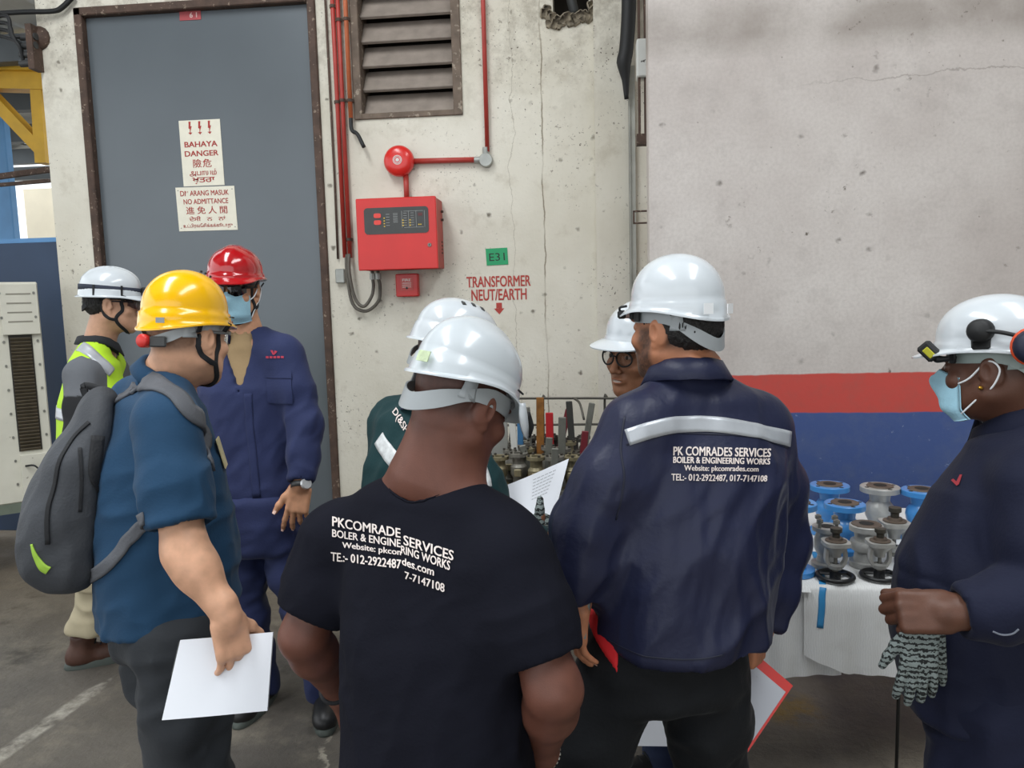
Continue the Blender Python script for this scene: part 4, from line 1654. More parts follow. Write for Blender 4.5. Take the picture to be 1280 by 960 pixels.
def chin_strap(parent, M, fwd=.035, sides=(-1, 1), rear=True, hb=None):
    for sg in sides:
        mb_ = MB()
        j = (sg * .078, .020, -.072)
        if hb is not None:
            W = lambda ps: [tuple(q) for q in to_world(np.array(ps, float), M)]
            V1, F1 = strip_on(hb, W([(sg * .084, fwd + .004, .010), (sg * .082, fwd, -.03), j, (sg * .045, .052, -.118), (0, .060, -.135)]), .014, .0025, .0015, 6)
            V2, F2 = strip_on(hb, W([(sg * .084, -.044, .006), (sg * .080, -.040, -.035), (sg * .078, -.008, -.062), j]), .013, .0025, .0015, 6)
            mb_.add(V1, F1); mb_.add(V2, F2)
            mb_.add(*(lambda b: (to_world(np.array(b.V), M), b.F))(MB().ribbon([(sg * .099, fwd + .012, .034), (sg * .086, fwd + .004, .012)], (0, 1, 0), .014, .003)))
            mb_.add(*(lambda b: (to_world(np.array(b.V), M), b.F))(MB().ribbon([(sg * .096, -.047, .024), (sg * .086, -.044, .008)], (0, 1, 0), .013, .003)))
            mk('chin_strap', mb_.V, mb_.F, M_CHIN, parent, True)
            continue
        mb_.ribbon([(sg * .098, fwd + .01, .03), (sg * .084, fwd + .002, -.02), j, (sg * .040, .048, -.112), (0, .058, -.128)], (0, 1, .2), .013, .003, 6)
        if rear:
            mb_.ribbon([(sg * .096, -.045, .02), (sg * .084, -.035, -.03), (sg * .076, -.005, -.060), j], (0, 1, .6), .012, .003, 6)
        mk('chin_strap', to_world(np.array(mb_.V), M), mb_.F, M_CHIN, parent, True)


def spectacles(parent, M, m_frame, m_lens, style='safety', name='safety_glasses'):
    mb_ = MB()
    if style == 'round':
        for sg in (-1, 1):
            pts = [(sg * .032 + .026 * math.cos(t), .108 - .010 * abs(math.cos(t)) * (1 if math.cos(t) * sg > 0 else 0), -.002 + .022 * math.sin(t)) for t in np.linspace(0, 2 * PI, 25)]
            mb_.tube(pts, .0026, 6)
        mb_.tube([(-.008, .111, .004), (0, .113, .006), (.008, .111, .004)], .0022, 6)
    else:
        pts = [(.068 * math.sin(a), .020 + .092 * math.cos(a), .016) for a in np.linspace(-1.15, 1.15, 19)]
        mb_.ribbon(pts, (0, 0, 1), .007, .003)
    for sg in (-1, 1):
        mb_.ribbon([(sg * .062, .085, .010), (sg * .076, .045, .009), (sg * .083, .0, .008), (sg * .084, -.020, -.002), (sg * .082, -.03, -.018)], (0, 0, 1), [.010, .007, .006, .005, .005], .0028, 4)
    f = mk(name, to_world(np.array(mb_.V), M), mb_.F, m_frame, parent, True)
    for sg in (-1, 1):
        if style == 'round':
            V = [(sg * .032, .108, -.002)] + [(sg * .032 + .0255 * math.cos(t), .107 - .010 * abs(math.cos(t)) * (1 if math.cos(t) * sg > 0 else 0), -.002 + .0215 * math.sin(t)) for t in np.linspace(0, 2 * PI, 24, endpoint=False)]
            Fs = [(0, 1 + i, 1 + (i + 1) % 24) for i in range(24)]
        else:
            V, Fs = [], []
            for i, a in enumerate(np.linspace(.10, 1.12, 10)):
                for k, q in enumerate(np.linspace(0, 1, 6)):
                    zt = .015; zb_ = -.026 + .014 * (i / 9) ** 2 + (.012 if i == 0 else 0)
                    V.append((sg * .068 * math.sin(a), .021 + .093 * math.cos(a) + .002 * math.sin(q * PI), zt + (zb_ - zt) * q))
            for i in range(9):
                for k in range(5):
                    Fs.append((i * 6 + k, i * 6 + k + 1, i * 6 + k + 7, i * 6 + k + 6))
        mk('lens', to_world(np.array(V), M), Fs, m_lens, f, True)
    return f


M_MASK = mat('pale_blue_mask', '#a9d8ea', .8, 0, .04, 40, bump=.15, bscale=200)


def face_mask(parent, M, nose=0.0, drop=0.0):
    V, F = [], []
    nu, nv = 33, 31
    for j in range(nv):
        v = j / (nv - 1)
        for i in range(nu):
            u = i / (nu - 1) * 2 - 1
            z = -.007 - .122 * v - drop
            a = u * 1.18
            bulge = .024 * math.exp(-(u / .30) ** 2) * math.exp(-((v - .22) / .24) ** 2)
            chin = .018 * max(0, (v - .75) / .25) ** 1.5
            pleat = .0035 * max(0, math.sin(v * PI * 3.2 + .4)) * (1 - abs(u)) ** .4 if .1 < v < .95 else 0
            puff = .013 * math.sin(min(1, v * 1.1) * PI) * (1 - u * u)
            pinch = 1 - .10 * abs(u) ** 3 * math.sin(v * PI)
            hgt = (z + .072) * (pinch if abs(u) > .5 else 1) - .072
            hgt -= .016 * abs(u) ** 1.6 * (1 - v) - .012 * abs(u) ** 2 * v
            R_ = .0765
            V.append((R_ * math.sin(a), .022 + .078 * math.cos(a) + bulge + puff + pleat - chin, hgt))
    for j in range(nv - 1):
        for i in range(nu - 1):
            k = j * nu + i
            F.append((k, k + 1, k + nu + 1, k + nu))
    n0 = len(V)
    V2 = [(x * .975, y - .003, z) for x, y, z in V]
    F2 = [tuple(n0 + q for q in f[::-1]) for f in F]
    edge = [i for i in range(nu)] + [j * nu + nu - 1 for j in range(1, nv)] + [(nv - 1) * nu + i for i in range(nu - 2, -1, -1)] + [j * nu for j in range(nv - 2, 0, -1)]
    Fe = [(edge[k], edge[(k + 1) % len(edge)], n0 + edge[(k + 1) % len(edge)], n0 + edge[k]) for k in range(len(edge))]
    o = mk('face_mask', to_world(np.array(V + V2), M), F + F2 + Fe, M_MASK, parent, True)
    m_loop = mat('white_elastic', '#e9ecee', .7)
    for sg in (-1, 1):
        mb_ = MB().tube([(sg * .072, .052, -.036 - drop), (sg * .080, .026, -.022), (sg * .087, -.012, .014), (sg * .088, -.034, -.004), (sg * .085, -.020, -.040), (sg * .080, .004, -.060), (sg * .073, .048, -.104 - drop)], .0022, 6, 6)
        mk('ear_loop', to_world(np.array(mb_.V), M), mb_.F, m_loop, o, True)
    return o


def on_surface(bvh, p, n=None, lift=.002, view=None):
    """nearest (or first seen from a point) place on a garment"""
    if view is not None:
        d = Vector(p) - Vector(view)
        h = bvh.ray_cast(Vector(view), d.normalized())
        if h[0] is not None:
            nn_ = h[1] if h[1].dot(d) < 0 else -h[1]
            return np.array(h[0] + nn_ * lift), np.array(nn_)
        return None
    h = bvh.find_nearest(Vector(p))
    return np.array(h[0] + h[1] * lift), np.array(h[1])


def pix_hit(bvh, px, py, lift=.002):
    h = bvh.ray_cast(Vector(CO), Vector(ray(px, py)).normalized())
    if h[0] is None:
        return None
    n = h[1] if h[1].dot(Vector(ray(px, py))) < 0 else -h[1]
    return np.array(h[0] + n * lift), np.array(n)


def strip_on(bvh, pts, width, th=.003, lift=.002, sm=6, smooth_it=2):
    """band laid on a garment through world points"""
    q = catmull(pts, sm) if sm else np.array(pts)
    Q, N = [], []
    for p in q:
        a, n = on_surface(bvh, p, lift=lift)
        Q.append(a); N.append(n)
    Q, N = np.array(Q), np.array(N)
    for _ in range(smooth_it):
        N[1:-1] = (N[:-2] + N[1:-1] * 2 + N[2:]) / 4
    N /= np.linalg.norm(N, axis=1)[:, None]
    T = np.gradient(Q, axis=0)
    Wd = np.cross(N, T)
    Wd /= np.linalg.norm(Wd, axis=1)[:, None] + 1e-9
    wd = np.full(len(Q), width) if np.isscalar(width) else np.interp(np.linspace(0, 1, len(Q)), np.linspace(0, 1, len(width)), width)
    V, F = [], []
    nc = 5
    for k in range(len(Q)):
        rowt, rowb = [], []
        for i in range(nc):
            w_ = (i / (nc - 1) - .5) * wd[k]
            a, n = on_surface(bvh, Q[k] + Wd[k] * w_, lift=lift)
            rowb.append(a - n * .001); rowt.append(a + n * th)
        V += rowt + rowb[::-1]
    m = nc * 2
    for k in range(len(Q) - 1):
        for i in range(m):
            j = (i + 1) % m
            F.append((k * m + i, (k + 1) * m + i, (k + 1) * m + j, k * m + j))
    F.append(tuple(range(m)))
    e = (len(Q) - 1) * m
    F.append(tuple(range(e, e + m))[::-1])
    return np.array(V), F


def print_on(bvh, body, quad, bold=.012, lift=.0018, sub=True, spacing=1.0):
    """lettering laid onto a garment: the text box is stretched between four photo corners (tl tr br bl) of the print"""
    V, F = fit_text(body, 1.0, 1.0, bold, spacing)
    q = [np.array(c, float) for c in quad]
    out, ok = [], []
    for x, y, z in V:
        s_, t = x + .5, .5 - y
        p = (q[0] * (1 - s_) + q[1] * s_) * (1 - t) + (q[3] * (1 - s_) + q[2] * s_) * t
        h = pix_hit(bvh, p[0], p[1], lift + z * .0003)
        out.append(h[0] if h else np.zeros(3)); ok.append(h is not None)
    F = [f for f in F if all(ok[i] for i in f)]
    return np.array(out), F


def garment(s, fold_layers, mask_fn=None, it=2):
    V, F = s.mesh()
    V = lap_smooth(V, F, it, .5)
    N = vnormals(V, F)
    m = mask_fn(V) if mask_fn else None
    V = folds(V, N, fold_layers, m)
    return lap_smooth(V, F, 2, .5), F


def collar(parent, mtl, c, up, fwd, a, b, hgt=.040, fall=.042, flare=.022, open_=38, name='collar', th=.004, back_only=None):
    """stand-and-fall collar swept round the neck with a gap at the front"""
    Fm = frame_from(up, fwd)
    prof = [(0, 0), (-.004, hgt), (.003, hgt + .006), (.012, hgt + .002), (flare + .004, hgt - fall), (flare, hgt - fall - .003), (.008, hgt - .006), (.004, hgt - .006), (th, 0)]
    V, F = [], []
    n, m = 49, len(prof)
    for k in range(n):
        ph = math.radians(open_ + (360 - 2 * open_) * k / (n - 1))
        frontness = max(0, math.cos(ph)) ** 1.5
        for r, z in prof:
            ra = a + r
            rb = b + r
            z2 = z - frontness * .050 - (frontness * .02 if r > .015 else 0)
            V.append(np.array(c) + Fm @ np.array((math.sin(ph) * ra, math.cos(ph) * rb, z2)))
    for k in range(n - 1):
        for i in range(m):
            j = (i + 1) % m
            F.append((k * m + i, k * m + j, (k + 1) * m + j, (k + 1) * m + i))
    F.append(tuple(range(m))[::-1]); F.append(tuple(range((n - 1) * m, n * m)))
    V = np.array(V)
    V += (vnoise(V / .03, 4) - .5)[:, None] * .003
    return mk(name, V, F, mtl, parent, True)


def shoe(parent, ankle, yaw, m_up, m_sole, name='shoe', L=.28, boot=True):
    """upper, sole and laces; ankle is the ankle joint, the sole stands on the floor"""
    g = np.array([ankle[0], ankle[1], 0.0])
    R = rz(yaw)
    def w(p): return g + R @ np.array(p)
    s = SDF(.008)
    s.el(w((0, .075, .045)), (.045, .125, .050), R, .03)
    s.el(w((0, .150, .040)), (.046, .055, .036), R, .03)
    s.el(w((0, -.045, .05)), (.038, .045, .055), R, .03)
    s.rc(w((0, -.015, .06)), w((0, -.012, .16 if boot else .095)), .048, .050, .03)
    s.plane(w((0, 0, .022)), (0, 0, -1))
    s.plane(w((0, 0, .155 if boot else .085)), (0, 0, 1))
    V, F = s.mesh()
    up = mk(name, V, F, m_up, parent, True)
    out = []
    for k in range(36):
        t = 2 * PI * k / 36
        y = .058 + .150 * math.cos(t)
        x = .050 * math.copysign(abs(math.sin(t)) ** .75, math.sin(t)) * (1.0 if y > .06 else .86)
        out.append((x, y))
    mb_ = MB()
    n = len(out)
    prof = [(1, 0.0), (1.03, .008), (1.0, .026), (.93, .034)]
    for sc_, z in prof: mb_.V += [tuple(w((x * sc_, .058 + (y - .058) * sc_, z))) for x, y in out]
    for k in range(3):
        for i in range(n):
            j = (i + 1) % n
            mb_.F.append((k * n + j, k * n + i, (k + 1) * n + i, (k + 1) * n + j))
    mb_.F.append(tuple(range(n))); mb_.F.append(tuple(range(3 * n, 4 * n))[::-1])
    mk('sole', mb_.V, mb_.F, m_sole, up, True).data.set_sharp_from_angle(angle=.7)
    mb_ = MB()
    for k in range(5):
        y = .035 + .022 * k; z = .117 - .010 * k
        mb_.tube([w((-.024, y, z - .012)), w((0, y + .006, z)), w((.024, y, z - .012))], .003, 6, 4)
    tag(mk('lace', mb_.V, mb_.F, M_CHIN, up, True), kind='stuff')
    return up


def trousers(spec, m_, parent, hem_z=.05, res=.011, seed=1, rt=(.098, .075, .068), waist=None, name='trousers'):
    s = SDF(res)
    hl, hr = np.array(spec['hipL']), np.array(spec['hipR'])
    top = waist if waist is not None else (hl + hr) / 2 + np.array((0, 0, .12))
    ryv = face_right(spec['pyaw'])
    mid = (hl + hr) / 2
    a, b = spec.get('hip_ab', (.175, .13))
    s.loft([(top, ryv, a * .95, b * .95), (mid + (0, 0, .03), ryv, a, b), (mid - (0, 0, .06), ryv, a * .96, b * .95)], cap=.03, n=2.3)
    for sd in 'LR':
        h, k, an = (np.array(spec[x + sd]) for x in ('hip', 'knee', 'ank'))
        end = an + (an - k) / np.linalg.norm(an - k) * .0
        end[2] = hem_z
        s.chain([h - (0, 0, .02), h * .5 + k * .5, k, k * .5 + an * .5, end], [rt[0] * 1.03, rt[0], rt[1], rt[2], rt[2] * .98], .035)
    s.plane((0, 0, hem_z), (0, 0, -1))
    lay = [(.016, .085, (1, .3, .2), 2.6, seed), (.009, .045, (1, -.3, .3), 3, seed + 7), (.010, .10, (.2, .2, 1), 3, seed + 3)]
    V, F = garment(s, lay)
    o = mk(name, V, F, m_, parent, True)
    return o, V, F


def person(label, sp):
    """root, body (head, neck, arms, hands and a slim core as one mesh), eyes; clothes are added by the caller"""
    feet = (np.array(sp['ankL']) + np.array(sp['ankR'])) / 2
    root = empty('person', (feet[0], feet[1], 0), label, 'person')
    M = head_matrix(sp['head'], *sp['hpose'], sp.get('hsc', 1.0))
    hs = head_sdf(sp.get('hres', .0034), sp.get('face', {}))
    Mi = np.linalg.inv(M)
    nb = to_world(np.array([sp['neck']]), Mi)[0]
    r_n = sp.get('neck_r', .060)
    hs.rc((0, -.022, -.045), nb, r_n, sp.get('neck_r2', r_n * 1.06), .03)
    if sp.get('traps'):
        for sd in 'LR':
            q = to_world(np.array([np.array(sp['sho' + sd]) * .6 + np.array(sp['neck']) * .4]), Mi)[0]
            hs.rc(nb, q, sp['traps'], sp['traps'], .05)
    if sp.get('fold'):
        hs.rc((-.03, -.082, -.085), (.03, -.082, -.085), .022, .022, .02)
    Vh, Fh = hs.mesh()
    Ch = skin_colour(Vh, sp['skin'], sp.get('face', {}))
    Vs, Fs, Cs = [to_world(Vh, M)], [Fh], [Ch]
    base = np.array(lin(sp['skin']))
    n0 = len(Vh)
    tips = {}
    for sd in 'LR':
        el_, wr = np.array(sp['elb' + sd]), np.array(sp['wri' + sd])
        sh = np.array(sp['sho' + sd])
        s = SDF(sp.get('ares' + sd, sp.get('ares', .0042)))
        ra = sp.get('arm_r', (.044, .040, .040, .029))
        fd = wr - el_
        s.chain([sh * .5 + el_ * .5, el_], [ra[0], ra[1]], .03)
        s.chain([el_, el_ + fd * .28, wr], [ra[1], ra[2], ra[3]], .03)
        hd = sp['hand' + sd]
        tips[sd] = hand_ops(s, wr, hd['y'], hd['back'], hd.get('side', 1), hd.get('curl', (20, 25, 15)), hd.get('spread', 4), hd.get('thumb', (50, 20)), hd.get('sc', 1.0), hd.get('curls'), hd.get('stub', True))
        V, F = s.mesh()
        V = lap_smooth(V, F, 1, .4)
        Vs.append(V); Fs.append(F + n0); n0 += len(V)
        C = np.tile(base, (len(V), 1))
        pal = np.clip((vnoise(V / .02, 3) - .5) * .25, -.1, .1)
        kn = np.zeros(len(V))
        Cs.append(C * (1 + pal[:, None]))
    # slim core that joins the limbs under the clothes
    s = SDF(.016)
    c = {k: np.array(sp[k]) for k in sp if k[:3] in ('sho', 'elb', 'hip', 'kne', 'ank')}
    mid = (c['hipL'] + c['hipR']) / 2
    nk = np.array(sp['neck'])
    s.rc(nk, mid + (0, 0, .1), .06, .085, .05); s.rc(mid + (0, 0, .1), mid, .085, .085, .05)
    for sd in 'LR':
        s.chain([nk - (0, 0, .05), c['sho' + sd], c['elb' + sd]], [.05, .042, .038], .03)
        s.chain([mid, c['hip' + sd], c['knee' + sd], c['ank' + sd] * .7 + c['knee' + sd] * .3], [.07, .06, .042, .030], .03)
    V, F = s.mesh()
    Vs.append(V); Fs.append(F + n0)
    Cs.append(np.tile(base, (len(V), 1)))
    V, F, C = np.vstack(Vs), np.vstack(Fs), np.vstack(Cs)
    body = mk('body', V, F, mat('skin', '#ffffff', .48, 0, .06, 60, bump=.08, bscale=350, attr=True, spec=.4), root, True, colors=C)
    # fingernails
    mb_ = MB()
    for sd in 'LR':
        if not sp['hand' + sd].get('nails'): continue
        for p, d, up, r in tips[sd]:
            up = up / np.linalg.norm(up)
            M3 = np.stack([np.cross(d, up), d, up], 1)
            mb_.box((-r * .62, -r * .9, -r * .12), (r * .62, r * .75, r * .12), M3, p + up * r * .93, r * .1)
    if mb_.V:
        tag(mb_.build('fingernail', mat('nail', '#d9b3a2', .35), body, smooth=True), kind='stuff')
    return root, body, M, bvh_of(Vs[0], Fs[0]), tips


def short_hair(parent, M, lowest=-.03, front=.055, puff=.004, col='#14110f', res=.0036):
    """cropped hair cap in the head frame"""
    s = SDF(res)
    s.el((0, -.014, .030), (.078 + puff, .099 + puff, .089 + puff), None, .0)
    s.el((0, -.045, -.01), (.068 + puff, .062 + puff, .055), None, .03)
    s.plane((0, 0, lowest), (0, .55, -1), .01)
    s.plane((0, front, 0), (0, 1, -.35), .006)
    for x in (-1, 1): s.el((x * .082, .006, -.022), (.03, .034, .042), None, .008, 's')
    V, F = s.mesh()
    N = vnormals(V, F)
    V = V + N * ((vnoise(V / np.array((.005, .005, .011)), 2) - .5) * .005)[:, None]
    return mk('hair', to_world(V, M), F, mat('black_hair', col, .55, 0, .3, 120, bump=.5, bscale=300), parent, True)


def sleeve_cut(s, elb, wri, frac, r_in, over=.06):
    """open a sleeve at frac of elbow-to-wrist (or shoulder-to-elbow)"""
    a, b = np.array(elb, float), np.array(wri, float)
    d = (b - a) / np.linalg.norm(b - a)
    c = a + (b - a) * frac
    lo, hi = c - .14, c + .14
    s.plane(c, d, .004, lo, hi)
    s.rc(c - d * .05, c + d * .02, r_in * .9, r_in, .004, 's')
    return c, d
# ------------------------------------------------------------------ the eight people


def legs(sp, offL=(0, 0), offR=(0, 0), bend=.03, hem=.08):
    f = face_fwd(sp['pyaw'])
    for sd, off in (('L', offL), ('R', offR)):
        h = np.array(sp['hip' + sd])
        a = np.array([h[0] + off[0], h[1] + off[1], hem])
        sp['ank' + sd] = a
        sp['knee' + sd] = h * .48 + a * .52 + f * bend
    return sp


def hips(sp, c, half=.095):
    r = face_right(sp['pyaw'])
    sp['hipL'], sp['hipR'] = np.array(c) - r * half, np.array(c) + r * half


def shirt(sp, res, tor, rs, long_=True, hem=None, cut=None, trap=(.058, .064), k=.05, neck=None):
    """torso loft, hem, shoulders, then sleeves that open at their ends. cut: {side: (fraction along the last limb piece, inner radius)}"""
    s = SDF(res)
    s.loft([(c, face_right(yw), a, b) for c, a, b, yw in tor], cap=.05, n=2.4)
    if hem is not None:
        s.plane(hem[0], hem[1], .004)
    nk = np.array(sp['neck'])
    for sd in 'LR':
        sh = np.array(sp['sho' + sd])
        s.rc(nk, sh * .8 + nk * .2, trap[0], trap[1], k)
    for sd in 'LR':
        sh, el_, wr = (np.array(sp[x + sd]) for x in ('sho', 'elb', 'wri'))
        pts, rr = [sh, sh * .5 + el_ * .5, el_], [rs[0], rs[1], rs[2]]
        if long_:
            pts += [el_ * .5 + wr * .5, wr]; rr += [rs[3], rs[4]]
        fr, r_in = (cut or {}).get(sd, (1.0, rr[-1] * .8))
        q = pts[2] if long_ else pts[0]
        e = pts[-1]
        c = q + (e - q) * fr
        s.sleeve(pts, rr, c, (e - q) / np.linalg.norm(e - q), r_in, k)
    if neck is not None:
        s.rc(neck[0], neck[1], neck[2], neck[3], .01, 's')
    return s


M_NAVY = mat('navy_satin', '#22263f', .45, 0, .06, 5, bump=.10, bscale=90, spec=.32)
M_NAVYCLOTH = mat('navy_twill', '#2c3458', .75, 0, .08, 6, bump=.12, bscale=140, spec=.22, sheen=.05)
M_DARKNAVY = mat('dark_navy_twill', '#171b30', .75, 0, .08, 6, bump=.12, bscale=140, spec=.22, sheen=.04)
M_BLACKTEE = mat('black_jersey', '#161720', .9, 0, .06, 8, bump=.10, bscale=160, spec=.12)
M_TEAL = mat('teal_polo', '#21425f', .8, 0, .06, 8, bump=.12, bscale=160, spec=.22, sheen=.05)
M_BLACKTR = mat('black_trousers', '#16181b', .75, 0, .08, 8, bump=.12, bscale=120, spec=.22, sheen=.04)
M_GREYTR = mat('charcoal_trousers', '#33363a', .8, 0, .10, 8, bump=.15, bscale=120, spec=.22, sheen=.05)
M_WHITEHAT = mat('white_shell', '#cdd3d7', .22, 0, .02, 9, coat=.5)
M_SCUFFHAT = mat('scuffed_white_shell', '#c9d0d4', .25, 0, .03, 6, coat=.4, speck=('#9aa0a2', 17, .72))
M_YELHAT = mat('yellow_shell', '#fdbf08', .22, 0, .02, 9, coat=.5)
M_REDHAT = mat('red_shell', '#b01a1f', .16, 0, .03, 9, coat=.7)
M_PRINT = mat('white_print', '#dcdde2', .6)
M_REFLECT = mat('reflective_tape', '#b9bdc2', .35, .25, .06, 30, bump=.05)
M_LENSDARK = mat('dark_lens', '#0f0d0d', .05, 0, coat=.5)
M_LENSCLR = mat('clear_lens', '#d8dcdc', .05, 0, trans=.9, alpha=.35)
M_LENSTINT = mat('tinted_lens', '#3a2528', .06, 0, coat=.3, alpha=.75)
M_BOOT = mat('brown_leather', '#4f3226', .55, 0, .25, 14, bump=.2)
M_SOLEG = mat('grey_green_sole', '#4d544f', .7)
M_BLKBOOT = mat('black_leather', '#1b1b1c', .45, 0, .1, 10)
M_PHONE = mat('grey_case', '#7f8582', .4)


def hard_hat_parts(hat, M, items):
    for nm, V, F, m_, kw in items:
        o = mk(nm, to_world(np.array(V), M), F, m_, hat, kw.get('smooth', True))
        if kw.get('sharp'): o.data.set_sharp_from_angle(angle=math.radians(40))


def hat_point(ang, z, off, A=.099, B=.121):
    """point just outside the shell's band at an angle from the front (degrees, positive to the wearer's right)"""
    a = math.radians(ang)
    r = 1 / math.sqrt((math.sin(a) / A) ** 2 + (math.cos(a) / B) ** 2) + off
    return np.array((math.sin(a) * r, -.008 + math.cos(a) * r, z)), np.array((math.sin(a) / A ** 2, math.cos(a) / B ** 2, 0)) / np.linalg.norm((math.sin(a) / A ** 2, math.cos(a) / B ** 2, 0))


def sticker(hat, M, ang, z, w, h, m_, off=.0065, name='sticker', th=.001):
    mb_ = MB()
    p, nrm = hat_point(ang, z, off)
    t = np.cross((0, 0, 1), nrm)
    mb_.box((-w / 2, -th, -h / 2), (w / 2, th, h / 2), np.stack([t, -nrm, (0, 0, 1)], 1), p, 0)
    return mk(name, to_world(np.array(mb_.V), M), mb_.F, m_, hat, False)


# ---- man in the navy jacket, seen from behind ------------------------------------------
def build_jacket_man():
    sp = dict(pyaw=13, skin='#b57a5a', head=P(843, 408, 1.80), hpose=(47, 0, 0), neck=P(858, 473, 1.80), neck_r=.066,
              face=dict(crop=(.93, -.062), beard=.92, fat=.008), fold=True, hres=.003,
              shoL=P(795, 540, 1.72), shoR=P(950, 536, 1.86), elbL=P(734, 662, 1.70), elbR=P(968, 680, 1.92), wriL=P(722, 752, 1.70), wriR=P(951, 785, 1.90),
              handL=dict(y=(-.05, .1, -1), back=(-.9, -.4, 0), side=1, curl=(15, 25, 15), nails=True, sc=.95), handR=dict(y=(-.1, .1, -1), back=(.6, -.4, 0), side=-1, curl=(50, 55, 30)))
    sp['hip_ab'] = (.162, .122)
    hips(sp, P(828, 826, 1.80), .10)
    legs(sp, (-.25, -.05), (.06, .06))
    root, body, M, hb, tips = person('man in navy work jacket with white back print, seen from behind, white hard hat', sp)
    tor = [(P(862, 515, 1.80), .165, .095, 13), (P(866, 580, 1.795), .205, .130, 13), (P(862, 680, 1.79), .205, .140, 13), (P(852, 760, 1.79), .200, .142, 13), (P(846, 850, 1.79), .190, .138, 13)]
    s = shirt(sp, .0065, tor, (.076, .076, .068, .062, .050), hem=(P(845, 832, 1.66), (-.10, .25, -1)), cut=dict(L=(.96, .040), R=(.96, .04)),
              neck=(P(857, 430, 1.80), P(857, 470, 1.80), .078, .064))
    lay = [(.022, .11, (.22, .1, 1), 3.0, 11), (.011, .055, (.5, .2, .9), 3.5, 12), (.005, .028, (.2, .1, 1), 3, 13)]
    z_y = P(862, 560, 1.7)[2]
    V, F = garment(s, lay, lambda V: np.clip((z_y + .05 - V[:, 2]) / .14, .28, 1))
    jk = mk('jacket', V, F, M_NAVY, root)
    bv = bvh_of(V, F)
    collar(jk, M_NAVY, P(857, 468, 1.795), (0, .16, 1), face_fwd(24), .071, .075, .028, .044, .032, 30)
    # reflective tape across the back and sleeve yoke
    pts = [pix_hit(bv, x, y) for x, y in ((784, 547), (815, 537), (845, 531), (880, 530), (920, 534), (955, 541), (988, 549))]
    Vt, Ft = strip_on(bv, [p[0] for p in pts if p], .036, .0012, .0015, 8)
    mk('reflective_band', Vt, Ft, M_REFLECT, jk)
    for ln, q, bd in (('PK COMRADES SERVICES', [(841, 558), (963, 561), (962.5, 572), (841, 569.5)], .02),
                      ('BOILER & ENGINEERING WORKS', [(841, 571), (962, 573.5), (961.5, 581), (841, 579)], .022),
                      ('Website: pkcomrades.com', [(855, 581.5), (947, 583), (947, 591.5), (855, 590.5)], .018),
                      ('TEL:- 012-2922487, 017-7147108', [(839, 592), (958.5, 594.5), (958, 603.5), (839, 602)], .018)):
        Vp, Fp = print_on(bv, ln, q, bd, .0022)
        mk('printed_text', Vp, Fp, M_PRINT, jk, False)
    # yoke seam, armhole seams, waistband
    M_SEAM = mat('navy_seam', '#191d30', .6)
    for pl in ([(783, 556), (845, 541), (920, 544), (985, 560)], [(781, 520), (776, 560), (780, 600), (770, 650)]):
        ps = [pix_hit(bv, x, y, 0) for x, y in pl]
        Vt, Ft = strip_on(bv, [p[0] for p in ps if p], .004, .0006, .0008, 8)
        mk('seam', Vt, Ft, M_SEAM, jk)
    ps = [pix_hit(bv, x, y, 0) for x, y in ((760, 800), (790, 815), (830, 823), (870, 824), (905, 818))]
    Vt, Ft = strip_on(bv, [p[0] for p in ps if p], .003, .0006, .0008, 8); mk('seam', Vt, Ft, M_SEAM, jk)
    mb_ = MB().tube([P(955, 745, 1.72), P(957, 752, 1.71), P(954, 770, 1.71)], .0035, 6, 4)
    mk('drawcord', mb_.V, mb_.F, M_BLACKTR, jk)
    # red shirt tail showing under the hem
    s = SDF(.007)
    s.loft([(P(838, 770, 1.80), face_right(13), .190, .132), (P(834, 830, 1.80), face_right(13), .196, .136)], cap=.02)
    s.plane(P(748, 799, 1.76), (-1.1, 0, -1), .0); s.plane(P(772, 800, 1.76), (1, 0, 0))
    V2, F2 = s.mesh(); mk('shirt_tail', V2, F2, mat('red_shirt', '#d8242b', .8), root)
    # black trousers
    trousers(sp, M_BLACKTR, root, .05, .009, 21, (.092, .082, .078))
    for sd in 'LR': shoe(root, sp['ank' + sd], 18, M_BLKBOOT, M_BLACK)
    short_hair(root, M, -.045, .035, .004)
    hat = helmet(root, M, 'hard_hat', M_WHITEHAT, dict(a=.097, b=.112, h=.106, peak=.02, rim=.026, side_up=.014, back_dn=.010, lip=.005, step=.003))
    nape_band(hat, M, z_nape=-.040, width=.030, a=.083, b=.109)
    sticker(hat, M, 172, .040, .030, .022, mat('clear_sticker', '#eef0f1', .3), .010)
    sticker(hat, M, -158, .042, .022, .024, mat('clear_sticker', '#eef0f1', .3), .010)
    mb_ = MB()
    for a_, z_ in ((-40, .030), (-58, .026)):
        p, nr = hat_point(a_, z_, -.006); mb_.box((-.010, -.004, -.012), (.010, .004, .012), np.stack([np.cross((0, 0, 1), nr), -nr, (0, 0, 1)], 1), p, .002)
    mk('strap_clip', to_world(np.array(mb_.V), M), mb_.F, M_BLACK, hat, False)
    mb_ = MB()
    p, nr = hat_point(-30, .03, .016)
    mb_.box((-.012, -.010, -.010), (.012, .010, .010), np.stack([np.cross((0, 0, 1), nr), -nr, (0, 0, 1)], 1), p, .004)
    mb_.tube([p, p + np.array((-.012, -.004, .016)), p + np.array((-.004, -.02, .02))], .003, 6, 3)
    mk('lamp_clip', to_world(np.array(mb_.V), M), mb_.F, M_BLACK, hat, False)
    return sp, root, bv, tips


